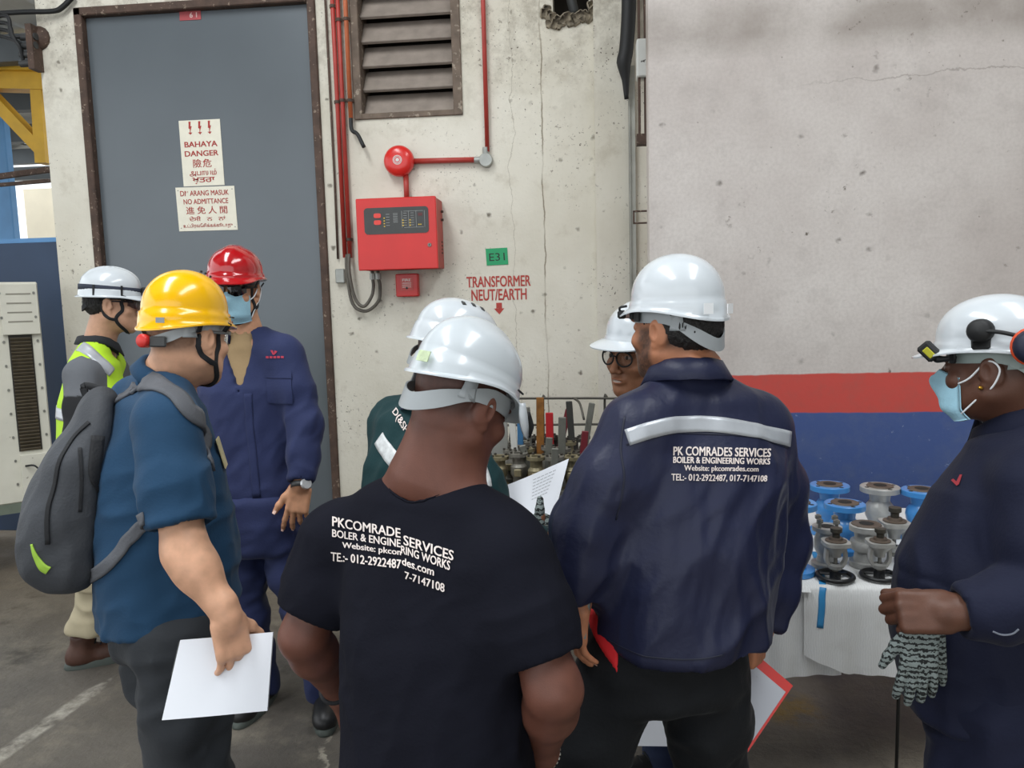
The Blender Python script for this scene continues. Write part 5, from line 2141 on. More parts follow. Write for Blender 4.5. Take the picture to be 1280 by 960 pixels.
# ---- man in the black T-shirt, seen from behind ----------------------------------------
def build_tee_man():
    sp = dict(pyaw=-18, neck_r2=.084, traps=.05, skin='#6b4336', head=P(577, 503, 1.48), hpose=(-36, -26, 4), neck=P(546, 590, 1.48), neck_r=.066,
              face=dict(crop=(.55, -.05), fat=.004), hres=.003,
              shoL=P(422, 676, 1.58), shoR=P(640, 702, 1.37), elbL=P(380, 796, 1.57), elbR=P(692, 862, 1.31), wriL=P(422, 862, 1.74), wriR=P(676, 942, 1.50), ares=.0042,
              arm_r=(.051, .045, .046, .029),
              handL=dict(y=(.12, .25, -1), back=(-1, -.2, 0), side=1, curl=(12, 20, 12), nails=False), handR=dict(y=(-.2, .8, -.4), back=(.8, .3, .3), side=-1, curl=(40, 50, 30)))
    hips(sp, P(545, 1010, 1.48), .095)
    legs(sp, (-.03, .05), (.03, 0), .02)
    root, body, M, hb, tips = person('man in black T-shirt with white back print and scuffed white hard hat', sp)
    tor = [(P(556, 640, 1.48), .16, .095, -20), (P(550, 710, 1.47), .195, .125, -20), (P(546, 800, 1.45), .185, .130, -20), (P(546, 900, 1.44), .178, .132, -20), (P(546, 1010, 1.44), .182, .138, -20)]
    s = shirt(sp, .0055, tor, (.078, .073, .070, .05, .05), False, (P(546, 1000, 1.45), (0, 0, -1)), dict(L=(.74, .060), R=(.78, .060)), trap=(.046, .056))
    nk = np.array(sp['neck']); hd = to_world(np.array([(0, -.02, -.06)]), M)[0]
    ax = (hd - nk) / np.linalg.norm(hd - nk)
    s.rc(nk - ax * .01, nk + ax * .16, .086, .105, .008, 's')
    lay = [(.010, .085, (.6, -.2, 1), 3, 31), (.006, .05, (-.5, .2, 1), 3, 32), (.003, .03, (.8, .1, .3), 3, 33)]
    V, F = garment(s, lay, lambda V: np.clip((nk[2] - .03 - V[:, 2]) / .16, .15, 1))
    tee = mk('t_shirt', V, F, M_BLACKTEE, root)
    bv = bvh_of(V, F)
    ring = []
    u = np.cross(ax, (1, 0, 0)); u /= np.linalg.norm(u); v = np.cross(ax, u)
    for k in range(40):
        t = 2 * PI * k / 40
        ring.append(np.array(bv.find_nearest(Vector(nk + ax * .012 + (u * math.cos(t) + v * math.sin(t)) * .092))[0]))
    ring = np.array(ring); ring = np.vstack([ring, ring[:1]])
    for _ in range(6): ring[1:-1] = (ring[:-2] + ring[1:-1] + ring[2:]) / 3
    Vt, Ft = strip_on(bv, ring, .020, .0014, .0008, 3); mk('neck_rib', Vt, Ft, M_BLACKTEE, tee)
    lines = (('PKCOMRADE', [(416, 646), (501.5, 661), (501.5, 673), (416, 658)]), ('BOLER & ENGINE', [(416, 661.6), (501.5, 675), (501.5, 685), (416, 671)]),
             ('Website: pkcon', [(428.7, 677.4), (502, 687), (502, 697), (428.7, 687)]), ('TE.:- 012-2922487', [(414.5, 689.5), (502, 700.5), (502, 711.5), (414.5, 700.5)]),
             ('SERVICES', [(505, 669), (568.6, 689), (567.5, 701.5), (505, 681.5)]), ('RING WORKS', [(502, 682), (564, 702), (563, 713.5), (502, 692)]),
             ('des.com', [(503, 697.7), (543.5, 710), (543, 720), (503, 706.5)]), ('7-7147108', [(506.7, 714), (556.5, 729.7), (556, 740.7), (506.7, 723.5)]))
    for ln, q in lines:
        Vp, Fp = print_on(bv, ln, q, .02, .002); mk('printed_text', Vp, Fp, M_PRINT, tee, False)
    trousers(sp, mat('blue_denim', '#4f6f92', .85, 0, .12, 12, bump=.15, bscale=150), root, .05, .012, 41, (.095, .07, .062))
    for sd in 'LR': shoe(root, sp['ank' + sd], -20, M_BLKBOOT, M_BLACK)
    hat = helmet(root, M, 'hard_hat', M_SCUFFHAT, dict(a=.094, b=.114, h=.094, peak=.02, rim=.018, side_up=.020, back_dn=.004, front_up=.004, lip=.005, ridge=.009, ridge_w=.034, step=.003))
    nape_band(hat, M, z_nape=-.040, z_temple=.016, width=.034, a=.084, b=.112)
    st = sticker(hat, M, 176, .043, .028, .020, mat('pale_green_sticker', '#c4d3ac', .5, 0, .2, 90), .008)
    sticker(hat, M, 62, .050, .030, .0035, M_BLACK, .0075, 'vent_slot')
    mb_ = MB()
    p, nr = hat_point(55, .018, .012)
    mb_.ribbon([p + (0, 0, .015), p + np.array((.004, .012, -.01)), p + np.array((.004, .03, -.03)), p + np.array((-.004, .05, -.036))], (0, 0, 1), [.012, .018, .016, .012], .006, 4)
    mk('visor_bracket', to_world(np.array(mb_.V), M), mb_.F, M_WHITEHAT, hat)
    mb_ = MB(); mb_.ribbon([p + np.array((.0, .02, .0)), p + np.array((.0, .045, -.022)), p + np.array((-.01, .06, -.03))], (0, 0, 1), .016, .01, 4)
    mk('visor_hinge', to_world(np.array(mb_.V), M), mb_.F, M_BLACK, hat)
    # bracelets
    for sd, m_, r in (('L', M_CHIN, .0035), ('R', mat('silver_chain', '#c9c6bd', .3, .9), .003)):
        a, b = np.array(sp['elb' + sd]), np.array(sp['wri' + sd]); d = (b - a) / np.linalg.norm(b - a)
        u = np.cross(d, (0, 0, 1)); u /= np.linalg.norm(u); v = np.cross(d, u)
        mb_ = MB()
        if sd == 'L': mb_.tube([b - d * .01 + .0345 * (u * math.cos(t) + v * math.sin(t)) for t in np.linspace(0, 2 * PI, 29)], .006, 8)
        else:
            for k in range(26):
                t = 2 * PI * k / 26
                c_ = b - d * .012 + .0355 * (u * math.cos(t) + v * math.sin(t))
                mb_.lathe([(0, -.0035), (.003, -.002), (.003, .002), (0, .0035)], c_, -u * math.sin(t) + v * math.cos(t), 6)
        o = mk('bracelet', mb_.V, mb_.F, m_, root)
        tag(o, kind='stuff') if sd == 'R' else None
    return sp, root, bv, tips


# ---- man in teal polo with yellow hard hat ----------------------------------------------
def build_polo_man():
    yw = -44
    sp = dict(pyaw=yw, skin='#dba888', head=P(235, 420, 2.0), hpose=(-20, -5, 0), neck=P(212, 470, 2.0), neck_r=.064,
              face=dict(crop=(.62, -.055), fat=.007), hres=.0034,
              shoR=P(208, 532, 1.81), shoL=P(170, 505, 2.17), elbR=P(232, 690, 1.74), elbL=P(190, 640, 2.34), wriR=P(284, 770, 1.73), wriL=P(232, 690, 2.36),
              aresR=.0036, ares=.006, arm_r=(.052, .047, .046, .030),
              handR=dict(y=(.12, 0, -1), back=(.72, -.69, .1), side=-1, curls=((45, 50, 25), (38, 48, 25), (28, 40, 20), (20, 32, 20)), spread=5, thumb=(45, 15), nails=True, sc=1.0),
              handL=dict(y=(.3, .5, -.6), back=(0, 0, 1), side=1))
    hips(sp, P(208, 775, 2.0), .095)
    sp['hip_ab'] = (.155, .130)
    legs(sp, (.06, .06), (-.02, -.02), .02)
    root, body, M, hb, tips = person('man in teal blue polo shirt and yellow hard hat with a backpack on', sp)
    tor = [(P(200, 515, 2.0), .155, .105, yw), (P(196, 585, 2.0), .185, .150, yw), (P(207, 680, 2.0), .175, .172, yw), (P(211, 730, 2.0), .172, .168, yw), (P(210, 790, 2.0), .172, .162, yw)]
    s = shirt(sp, .006, tor, (.074, .078, .076, .05, .05), False, (P(203, 768, 2.0), (.12, 0, -1)), dict(R=(.80, .064), L=(.75, .064)), trap=(.058, .062))
    nk = np.array(sp['neck']); hd = to_world(np.array([(0, -.02, -.06)]), M)[0]
    ax = (hd - nk) / np.linalg.norm(hd - nk)
    s.rc(nk - ax * .015, nk + ax * .16, .070, .09, .01, 's')
    lay = [(.012, .075, (.9, .3, .25), 3, 51), (.006, .045, (.8, -.2, .5), 3, 52)]
    V, F = garment(s, lay, lambda V: np.clip((nk[2] - V[:, 2] - .05) / .25, .1, 1))
    polo = mk('polo_shirt', V, F, M_TEAL, root)
    bv = bvh_of(V, F)
    collar(polo, M_TEAL, nk + ax * -.012, ax * .7 + np.array((0, 0, .3)), face_fwd(yw + 4), .064, .068, .030, .030, .022, 30)
    trousers(sp, M_GREYTR, root, .05, .009, 61, (.105, .088, .080))
    for sd in 'LR': shoe(root, sp['ank' + sd], yw, M_BLKBOOT, M_BLACK)
    hat = helmet(root, M, 'hard_hat', M_YELHAT, dict(a=.096, b=.112, h=.108, peak=.012, rim=.018, side_up=.012, back_dn=.006, front_up=.012, lip=.004, step=.005, drop=.006))
    nape_band(hat, M, mat('pale_grey_band', '#a9aeb0', .45), z_nape=-.018, width=.026, a=.084, b=.106)
    mb_ = MB().lathe([(0, .016), (.014, .016), (.017, .012), (.017, -.006), (0, -.006)], (-0.004, -.126, -.016), (.1, -1, 0), 18)
    mk('ratchet_knob', to_world(np.array(mb_.V), M), mb_.F, mat('knob_red', '#d6322c', .4), hat)
    mb_ = MB().box((-.022, -.004, -.013), (.022, .004, .013), rz(18), (.030, -.118, -.018), .003)
    mk('ratchet_housing', to_world(np.array(mb_.V), M), mb_.F, M_DARKGREY, hat, False)
    sticker(hat, M, 158, .034, .020, .013, mat('silver_sticker', '#8d9395', .4, .3), .011)
    sticker(hat, M, 55, .050, .030, .003, M_BLACK, .010, 'vent_slot')
    mb_ = MB()
    for yy_, xx in ((.030, .030), (.050, .026), (.012, .034)):
        z_ = .062 + .112 * math.sqrt(max(0, 1 - (xx / .100) ** 2 - ((yy_ + .008) / .122) ** 2)) ** .92
        mb_.lathe([(0, .0035), (.0028, .003), (.003, -.002)], (xx, yy_, z_), (.25, .25, 1), 8)
    tag(mk('vent_hole', to_world(np.array(mb_.V), M), mb_.F, M_BLACK, hat, False), kind='stuff')
    chin_strap(hat, M, .035, hb=hb)
    spectacles(root, M, mat('clear_frame', '#8f9496', .3), M_LENSCLR)
    # badge on the chest
    h = next((q for q in (pix_hit(bv, x_, 562, .004) for x_ in (276, 272, 268, 264, 260)) if q), None)
    if h:
        p, n = h
        mb_ = MB(); t = np.cross((0, 0, 1), n); t /= np.linalg.norm(t)
        mb_.box((-.026, -.002, -.04), (.026, .002, .04), np.stack([t, -n, np.cross(n, t) * 1], 1), p + n * .006 - np.array((0, 0, .01)), .001)
        mk('id_badge', mb_.V, mb_.F, mat('badge_cream', '#c9bd8f', .4, 0, .2, 40), polo, False)
    return sp, root, bv, tips, V, F, tor


# ---- man in red hard hat with mask --------------------------------------------------------
def build_red_hat_man():
    yw = 186
    sp = dict(pyaw=yw, skin='#d09a78', head=P(294, 361, 2.938), hpose=(188, -3, -3), neck=P(309, 417, 2.981), neck_r=.058,
              face=dict(crop=(.5, -.05)), hres=.0042,
              shoL=P(358, 445, 2.938), shoR=P(258, 440, 3.067), elbL=P(382, 532, 2.88), elbR=P(240, 545, 3.024), wriL=P(376, 606, 2.80), wriR=P(262, 615, 2.830),
              ares=.0055, aresL=.0038,
              handL=dict(stub=False, y=(-.20, -.05, -1), back=(.12, -1, 0), side=1, curls=((12, 14, 10), (22, 22, 14), (30, 26, 16), (36, 28, 16)), spread=6, thumb=(36, -5), nails=True, sc=1.06),
              handR=dict(y=(0, -.3, -1), back=(-1, 0, 0), side=-1))
    hips(sp, P(324, 660, 2.981), .09)
    legs(sp, (.12, .04), (.02, .10), .02)
    root, body, M, hb, tips = person('man in red hard hat, dark glasses and blue face mask before the grey door', sp)
    tor = [(P(311, 445, 2.992), .158, .088, yw), (P(313, 490, 2.992), .196, .125, yw), (P(318, 560, 2.992), .19, .122, yw), (P(324, 640, 2.992), .19, .128, yw)]
    s = shirt(sp, .0075, tor, (.070, .066, .060, .056, .046), hem=(P(324, 628, 2.916), (0, 0, -1)), cut=dict(L=(.96, .036), R=(.96, .036)))
    nk = np.array(sp['neck'])
    s.rc(nk - (0, 0, .03), nk + (0, 0, .15), .068, .080, .01, 's')
    f = face_fwd(yw)
    # open neck: wedge cut down the chest
    for k in range(6):
        t = k / 5
        c = np.array(P(302 + 6 * t, 428 + 58 * t, 2.959))
        s.rc(c, c + f * .25, .052 * (1 - t) + .006, .052 * (1 - t) + .006, .006, 's')
    lay = [(.013, .075, (.3, .1, 1), 3, 71), (.007, .04, (.6, .1, .8), 3, 72)]
    V, F = garment(s, lay, lambda V: np.clip((nk[2] - V[:, 2] - .05) / .25, .25, 1))
    jk = mk('work_jacket', V, F, M_NAVYCLOTH, root)
    bv = bvh_of(V, F)
    # tan undershirt
    s = SDF(.008)
    s.loft([(P(310, 440, 2.992), face_right(yw), .10, .075), (P(312, 490, 2.992), face_right(yw), .14, .100), (P(316, 560, 2.992), face_right(yw), .13, .09)], cap=.04)
    s.rc(nk, nk - (0, 0, .03), .066, .07, .03)
    s.rc(nk + (0, 0, .02), nk + (0, 0, .15), .062, .070, .006, 's')
    V2, F2 = s.mesh(); mk('undershirt', V2, F2, mat('tan_undershirt', '#a58b66', .85, 0, .08, 10, bump=.1), root)
    collar(jk, M_NAVYCLOTH, nk - (0, 0, .012), (0, .1, 1), f, .070, .074, .030, .034, .030, 44)
    # chest pocket, placket and emblem
    def patch(name, quad, m_, th=.0015, lift=.002, n=8):
        V_, F_ = [], []
        q = [np.array(c, float) for c in quad]
        for j in range(n + 1):
            for i in range(n + 1):
                p = (q[0] * (1 - i / n) + q[1] * (i / n)) * (1 - j / n) + (q[3] * (1 - i / n) + q[2] * (i / n)) * (j / n)
                h = pix_hit(bv, p[0], p[1], lift)
                if h is None: return None
                V_.append(h[0])
        for j in range(n):
            for i in range(n):
                k = j * (n + 1) + i
                F_.append((k, k + n + 1, k + n + 2, k + 1))
        return mk(name, V_, F_, m_, jk)
    patch('pocket', [(333, 470), (364, 472), (366, 505), (335, 503)], M_NAVYCLOTH, lift=.005)
    patch('pocket_flap', [(332, 462), (364, 464), (365, 474), (333, 472)], M_NAVYCLOTH, lift=.008)
    m_em = mat('emblem_red', '#b8304a', .6)
    m = MB()
    for quad in ([(338.5, 438), (341.5, 438), (343, 443.5), (341.5, 443.5)], [(343.5, 438), (347, 439.5), (343.5, 443.5), (342.5, 443)]):
        h = [pix_hit(bv, *q, .003) for q in quad]
        if all(h): m.add([x[0] for x in h], [(0, 3, 2, 1)])
    if m.V: mk('emblem', m.V, m.F, m_em, jk, False)
    m = MB()
    for k in range(5):
        x = 333 + 4.6 * k
        h = [pix_hit(bv, *q, .003) for q in ((x, 445), (x + 3.4, 445.3), (x + 3.4, 448), (x, 447.7))]
        if all(h): m.add([q[0] for q in h], [(0, 3, 2, 1)])
    if m.V: tag(mk('emblem_lettering', m.V, m.F, m_em, jk, False), kind='stuff')
    ps = [pix_hit(bv, x, y, 0) for x, y in ((310, 492), (312, 530), (316, 570), (321, 622))]
    Vt, Ft = strip_on(bv, [p[0] for p in ps if p], .030, .002, .001, 8); mk('placket', Vt, Ft, M_NAVYCLOTH, jk)
    trousers(sp, M_NAVYCLOTH, root, .05, .010, 81, (.085, .070, .064))
    for sd in 'LR': shoe(root, sp['ank' + sd], yw + (12 if sd == 'L' else -12), M_BLKBOOT, M_SOLEG)
    hat = helmet(root, M, 'hard_hat', M_REDHAT, dict(a=.099, b=.122, h=.098, peak=.03, rim=.034, side_up=.008, back_dn=.010, front_up=.004, lip=.007, step=.004, ridge=.006))
    nape_band(hat, M, M_DARKGREY)
    chin_strap(hat, M, .03, hb=hb)
    spectacles(root, M, M_BLACK, M_LENSDARK, name='dark_glasses')
    face_mask(root, M)
    # wrist watch
    a, b = np.array(sp['elbL']), np.array(sp['wriL']); d = (b - a) / np.linalg.norm(b - a)
    c_ = b + d * .002
    u = np.cross(d, (0, 1, 0)); u /= np.linalg.norm(u); v = np.cross(d, u)
    V_, F_ = [], []
    mb_ = MB()
    ringp = [c_ + .034 * (u * math.cos(t) + v * math.sin(t)) for t in np.linspace(0, 2 * PI, 25)]
    mb_.ribbon(ringp, d, .020, .004)
    wt = mk('wrist_watch', mb_.V, mb_.F, M_DARKGREY, root)
    wd_ = np.array((.75, -.6, .2)); wd_ -= d * (wd_ @ d); wd_ /= np.linalg.norm(wd_)
    mb_ = MB().cyl(c_ + wd_ * .033, c_ + wd_ * .043, .021, .019, 20); mk('watch_case', mb_.V, mb_.F, mat('watch_steel', '#d5d7d8', .3, .5), wt, False)
    return sp, root, bv, tips


# ---- man in the lime vest ------------------------------------------------------------------
def build_vest_man():
    yw = -48
    sp = dict(pyaw=yw, skin='#cfa083', head=P(141, 379, 3.40), hpose=(-63, -4, 0), neck=P(124, 430, 3.42), neck_r=.062,
              face=dict(crop=(.9, -.05), fat=.008), hres=.0042,
              shoR=P(103, 472, 3.27), shoL=P(140, 468, 3.58), elbR=P(100, 545, 3.20), elbL=P(160, 540, 3.6), wriR=P(140, 590, 3.18), wriL=P(190, 570, 3.5), ares=.007,
              handR=dict(y=(1, 0, -.2), back=(0, -1, 0), side=-1), handL=dict(y=(1, 0, -.2), back=(0, 1, 0), side=1))
    hips(sp, P(118, 668, 3.42), .09)
    legs(sp, (.28, .02), (-.17, .10), .03)
    root, body, M, hb, tips = person('man in lime reflective vest and white hard hat, standing at the left', sp)
    tor = [(P(117, 462, 3.42), .150, .090, yw), (P(117, 505, 3.42), .180, .125, yw), (P(118, 580, 3.42), .178, .130, yw), (P(119, 660, 3.42), .172, .125, yw)]
    s = shirt(sp, .009, tor, (.070, .066, .058, .05, .04))
    nk = np.array(sp['neck'])
    s.rc(nk - (0, 0, .02), nk + (0, 0, .14), .066, .08, .01, 's')
    V, F = garment(s, [(.009, .07, (.3, .3, 1), 3, 91)], None)
    zc = P(90, 494, 3.2)[2]
    cg, cb = np.array(lin('#63666b')), np.array(lin('#17181b'))
    C = np.where((V[:, 2] < zc)[:, None], cb, cg)
    top = mk('sleeved_top', V, F, mat('grey_black_top', '#ffffff', .85, 0, .06, 10, attr=True, bump=.1), root, colors=C)
    # vest
    s = SDF(.009)
    s.loft([(c, face_right(y_), a + .012, b + .014) for c, a, b, y_ in tor], cap=.06, n=2.4)
    for sd in 'LR': s.rc(nk, np.array(sp['sho' + sd]) * .72 + nk * .28, .066, .072, .05)
    s.rc(nk - (0, 0, .03), nk + (0, 0, .15), .078, .11, .01, 's')
    f = face_fwd(yw)
    for sd in 'LR':
        c = np.array(sp['shoR' if sd == 'R' else 'shoL'])
        o_ = face_right(yw) * (1 if sd == 'R' else -1)
        s.rc(c + o_ * .035 - (0, 0, .05), c + o_ * .2 - (0, 0, .05), .078, .10, .01, 's')
        s.rc(c + o_ * .035 - (0, 0, .12), c + o_ * .2 - (0, 0, .12), .072, .09, .01, 's')
    V2, F2 = garment(s, [(.006, .08, (.3, .3, 1), 3, 95)], None)
    vest = mk('reflective_vest', V2, F2, mat('lime_vest', '#b9e62c', .75, 0, .04, 10, bump=.1, bscale=200), root)
    bv = bvh_of(V2, F2)
    for pl in ([(100, 433), (112, 440), (126, 452), (140, 466)],):
        ps = [pix_hit(bv, x, y) for x, y in pl]
        Vt, Ft = strip_on(bv, [p[0] for p in ps if p], .050, .0015, .0015, 8); mk('reflective_strip', Vt, Ft, M_REFLECT, vest)
    ps = [pix_hit(bv, x, y) for x, y in ((72, 505), (76, 508), (82, 510))]
    ps = [p[0] for p in ps if p]
    c0 = np.array(P(117, 512, 3.42)); ring = []
    for k in range(33):
        t = 2 * PI * k / 32
        q = c0 + (face_right(yw) * math.cos(t) + f * math.sin(t)) * .3
        h = bv.ray_cast(Vector(q), Vector(c0 - q).normalized())
        if h[0] is not None: ring.append(np.array(h[0]))
    Vt, Ft = strip_on(bv, ring, .05, .0015, .0015, 2); mk('reflective_strip', Vt, Ft, M_REFLECT, vest)
    collar(top, mat('black_collar', '#222529', .8), nk - (0, 0, .01), (0, 0, 1), f, .068, .072, .045, .030, .022, 20)
    trousers(sp, mat('khaki_trousers', '#b3a88c', .85, 0, .08, 8, bump=.12), root, .17, .010, 101, (.095, .078, .078))
    for sd in 'LR': shoe(root, sp['ank' + sd], yw - 8, M_BOOT, M_SOLEG, 'work_boot')
    hat = helmet(root, M, 'hard_hat', M_WHITEHAT, dict(a=.104, b=.124, h=.096, peak=.028, rim=.030, side_up=-.004, back_dn=.006, front_up=.0, lip=.010, step=.002, drop=.016, side_ridges=(-.035, 0, .035)))
    mb_ = MB()
    ringp = [hat_point(a_, .062 - .012 * math.cos(math.radians(a_)) * .4, .005)[0] for a_ in range(0, 361, 8)]
    mb_.ribbon(ringp, (0, 0, 1), .024, .003)
    hs_ = mk('headlamp_strap', to_world(np.array(mb_.V), M), mb_.F, mat('navy_elastic', '#2b3140', .8), hat)
    p, nr = hat_point(2, .056, .022)
    mb_ = MB().box((-.030, -.020, -.020), (.030, .020, .020), np.eye(3), p, .006); mb_.cyl(p + (0, .02, 0), p + (0, .034, 0), .018, .016, 16)
    mk('headlamp', to_world(np.array(mb_.V), M), mb_.F, M_BLACK, hat, False)
    mb_ = MB()
    for a_ in (120, 62, -62, -120):
        p, nr = hat_point(a_, .052, .0085); t = np.cross((0, 0, 1), nr)
        mb_.box((-.004, -.002, -.024), (.004, .002, .024), np.stack([t, -nr, (0, 0, 1)], 1), p, 0)
    tag(mk('strap_clip', to_world(np.array(mb_.V), M), mb_.F, M_BLACK, hat, False), kind='stuff')
    nape_band(hat, M, M_CHIN, z_nape=-.03)
    chin_strap(hat, M, .042, hb=hb)
    spectacles(root, M, mat('dark_frame', '#2a2326', .4), M_LENSTINT)
    short_hair(root, M, -.03, .02, .004)
    return sp, root, bv


# ---- man in dark green, bent forward -------------------------------------------------------
def build_green_man():
    yw = -30
    sp = dict(pyaw=yw, skin='#8a5c44', head=P(566, 447, 2.10), hpose=(-48, -22, 4), neck=P(548, 505, 2.10), neck_r=.060, face=dict(crop=(.9, -.05)), hres=.0042,
              shoL=P(496, 530, 2.20), shoR=P(574, 556, 2.02), elbL=P(500, 640, 2.22), elbR=P(618, 668, 1.96), wriL=P(590, 660, 2.3), wriR=P(684, 682, 1.95), ares=.006,
              handL=dict(y=(.8, .4, 0), back=(0, 0, 1), side=1), handR=dict(y=(0, .85, .5), back=(.3, -.5, .8), side=-1, curl=(60, 70, 40), thumb=(25, -62), sc=.84))
    hips(sp, P(520, 760, 2.08), .09)
    legs(sp, (-.05, .05), (.05, 0), .03)
    root, body, M, hb, tips = person('person in dark green jacket and white hard hat hidden behind the black T-shirt man', sp)
    tor = [(P(533, 540, 2.10), .150, .095, yw), (P(527, 590, 2.09), .172, .120, yw), (P(524, 670, 2.09), .178, .130, yw), (P(522, 745, 2.09), .175, .130, yw)]
    s = shirt(sp, .008, tor, (.072, .068, .060, .056, .046))
    nk = np.array(sp['neck'])
    s.rc(nk - (0, 0, .03), nk + (0, .03, .15), .068, .08, .01, 's')
    V, F = garment(s, [(.011, .075, (.3, .2, 1), 3, 111), (.006, .04, (.6, .1, .8), 3, 112)], None)
    jk = mk('green_jacket', V, F, mat('bottle_green_twill', '#17383b', .75, 0, .08, 8, bump=.12, bscale=140, spec=.22, sheen=.04), root)
    bv = bvh_of(V, F)
    collar(jk, M_NAVYCLOTH, nk - (0, 0, .01), (0, .2, 1), face_fwd(yw), .070, .074, .030, .034, .028, 35)
    for pl, wd in (([(474, 548), (481, 560), (490, 572), (498, 582)], .040), ([(597, 585), (601, 598), (604, 610)], .05)):
        ps = [pix_hit(bv, x, y) for x, y in pl]; ps = [p[0] for p in ps if p]
        if len(ps) > 1:
            Vt, Ft = strip_on(bv, ps, wd, .0015, .0015, 8); mk('reflective_strip', Vt, Ft, mat('bright_tape', '#d9dcdc', .4, 0, .2, 60), jk)
    Vp, Fp = print_on(bv, 'D(&SH', [(496, 510), (513, 537), (507, 546), (489, 518)], .02, .003)
    if Fp: mk('printed_text', Vp, Fp, M_PRINT, jk, False)
    trousers(sp, M_DARKNAVY, root, .05, .013, 115, (.09, .07, .064))
    for sd in 'LR': shoe(root, sp['ank' + sd], yw, M_BLKBOOT, M_BLACK)
    hat = helmet(root, M, 'hard_hat', M_WHITEHAT, dict(a=.100, b=.122, h=.098, peak=.03, rim=.022, side_up=.006, lip=.006, step=.003))
    mb_ = MB()
    p, nr = hat_point(112, .078, .004)
    mb_.lathe([(0, .020), (.018, .018), (.024, .008), (.024, -.006)], p, nr, 20); mb_.box((-.014, -.008, -.045), (.014, .008, -.01), np.stack([np.cross((0, 0, 1), nr), -nr, (0, 0, 1)], 1), p, .004)
    mk('ear_muff_mount', to_world(np.array(mb_.V), M), mb_.F, mat('mount_black', '#1f2021', .6, 0, .2, 60, bump=.4), hat)
    mb_ = MB()
    for k in range(3):
        y_, x_ = -.052 + .030 * k, .050
        z_ = .062 + .098 * math.sqrt(max(0, 1 - (x_ / .100) ** 2 - ((y_ + .008) / .122) ** 2)) ** .92
        mb_.box((-.008, -.006, -.004), (.008, .006, .0015), ry(28), (x_, y_, z_ + .001), .001)
    tag(mk('vent_hole', to_world(np.array(mb_.V), M), mb_.F, M_DARKGREY, hat, False), kind='stuff')
    nape_band(hat, M)
    # grey knitted glove on the right hand
    s = SDF(.005)
    hd = sp['handR']
    hand_ops(s, sp['wriR'], hd['y'], hd['back'], -1, (60, 70, 40), 4, (25, -62), 1.02)
    V, F = s.mesh()
    mk('work_glove', V, F, glove_mat(), root)
    return sp, root, bv


def glove_mat():
    if 'knit_glove' in MATS: return MATS['knit_glove']
    m, N, L, b = nodes_of('knit_glove')
    MATS['knit_glove'] = m
    vec, s = objxyz(N, L)
    w = N.new('ShaderNodeTexWave'); w.bands_direction = 'Z'
    w.inputs['Scale'].default_value = 26; w.inputs['Distortion'].default_value = 5; w.inputs['Detail'].default_value = 3; w.inputs['Detail Scale'].default_value = 6
    L.new(vec, w.inputs['Vector'])
    c = mixc(N, L, mrange(N, L, w.outputs['Fac'], .28, .5), '#1c1f1f', '#7e8886')
    L.new(c, b.inputs['Base Color'])
    b.inputs['Roughness'].default_value = .95
    n2 = nn(N, L, 300, vec, 2)
    bumpn(N, L, n2, b, .4, .003)
    return m


# ---- man with round glasses -----------------------------------------------------------------
def build_glasses_man():
    yw = 112
    sp = dict(pyaw=yw, skin='#ac7758', head=P(798, 441, 2.36), hpose=(136, -4, -4), neck=P(822, 505, 2.42), neck_r=.058, face=dict(crop=(.8, -.05), beard=.25, smile=True), hres=.0034,
              shoL=P(850, 540, 2.34), shoR=P(815, 540, 2.62), elbL=P(838, 640, 2.25), elbR=P(770, 620, 2.60), wriL=P(850, 700, 2.15), wriR=P(742, 650, 2.45), ares=.006,
              handL=dict(y=(-.5, -.5, .2), back=(0, -.3, .9), side=1), handR=dict(y=(-.9, -.3, 0), back=(0, 0, 1), side=-1, curl=(30, 35, 20)))
    hips(sp, P(865, 760, 2.42), .10)
    legs(sp, (.02, -.05), (-.05, .0), .02)
    root, body, M, hb, tips = person('man in round black glasses and peaked white hard hat, smiling behind the jacket man', sp)
    tor = [(P(835, 535, 2.45), .150, .090, yw), (P(840, 590, 2.45), .180, .125, yw), (P(850, 670, 2.45), .178, .130, yw), (P(860, 750, 2.45), .172, .128, yw)]
    s = shirt(sp, .009, tor, (.066, .062, .056, .052, .044))
    nk = np.array(sp['neck'])
    s.rc(nk - (0, 0, .03), nk + (0, 0, .15), .066, .08, .01, 's')
    V, F = garment(s, [(.010, .075, (.3, .2, 1), 3, 121)], None)
    mk('work_shirt', V, F, M_DARKNAVY, root)
    trousers(sp, mat('faded_navy_trousers', '#232f4d', .85, 0, .15, 9, bump=.15), root, .05, .011, 125, (.092, .072, .066))
    for sd in 'LR': shoe(root, sp['ank' + sd], yw, M_BLKBOOT, M_BLACK)
    hat = helmet(root, M, 'hard_hat', M_WHITEHAT, dict(a=.096, b=.112, h=.096, peak=.045, rim=.034, side_up=.004, lip=.008, step=.002, drop=.012, ridge=.005))
    nape_band(hat, M)
    spectacles(root, M, M_BLACK, mat('plain_lens', '#6a5a50', .05, alpha=.25), 'round', 'round_glasses')
    return sp, root


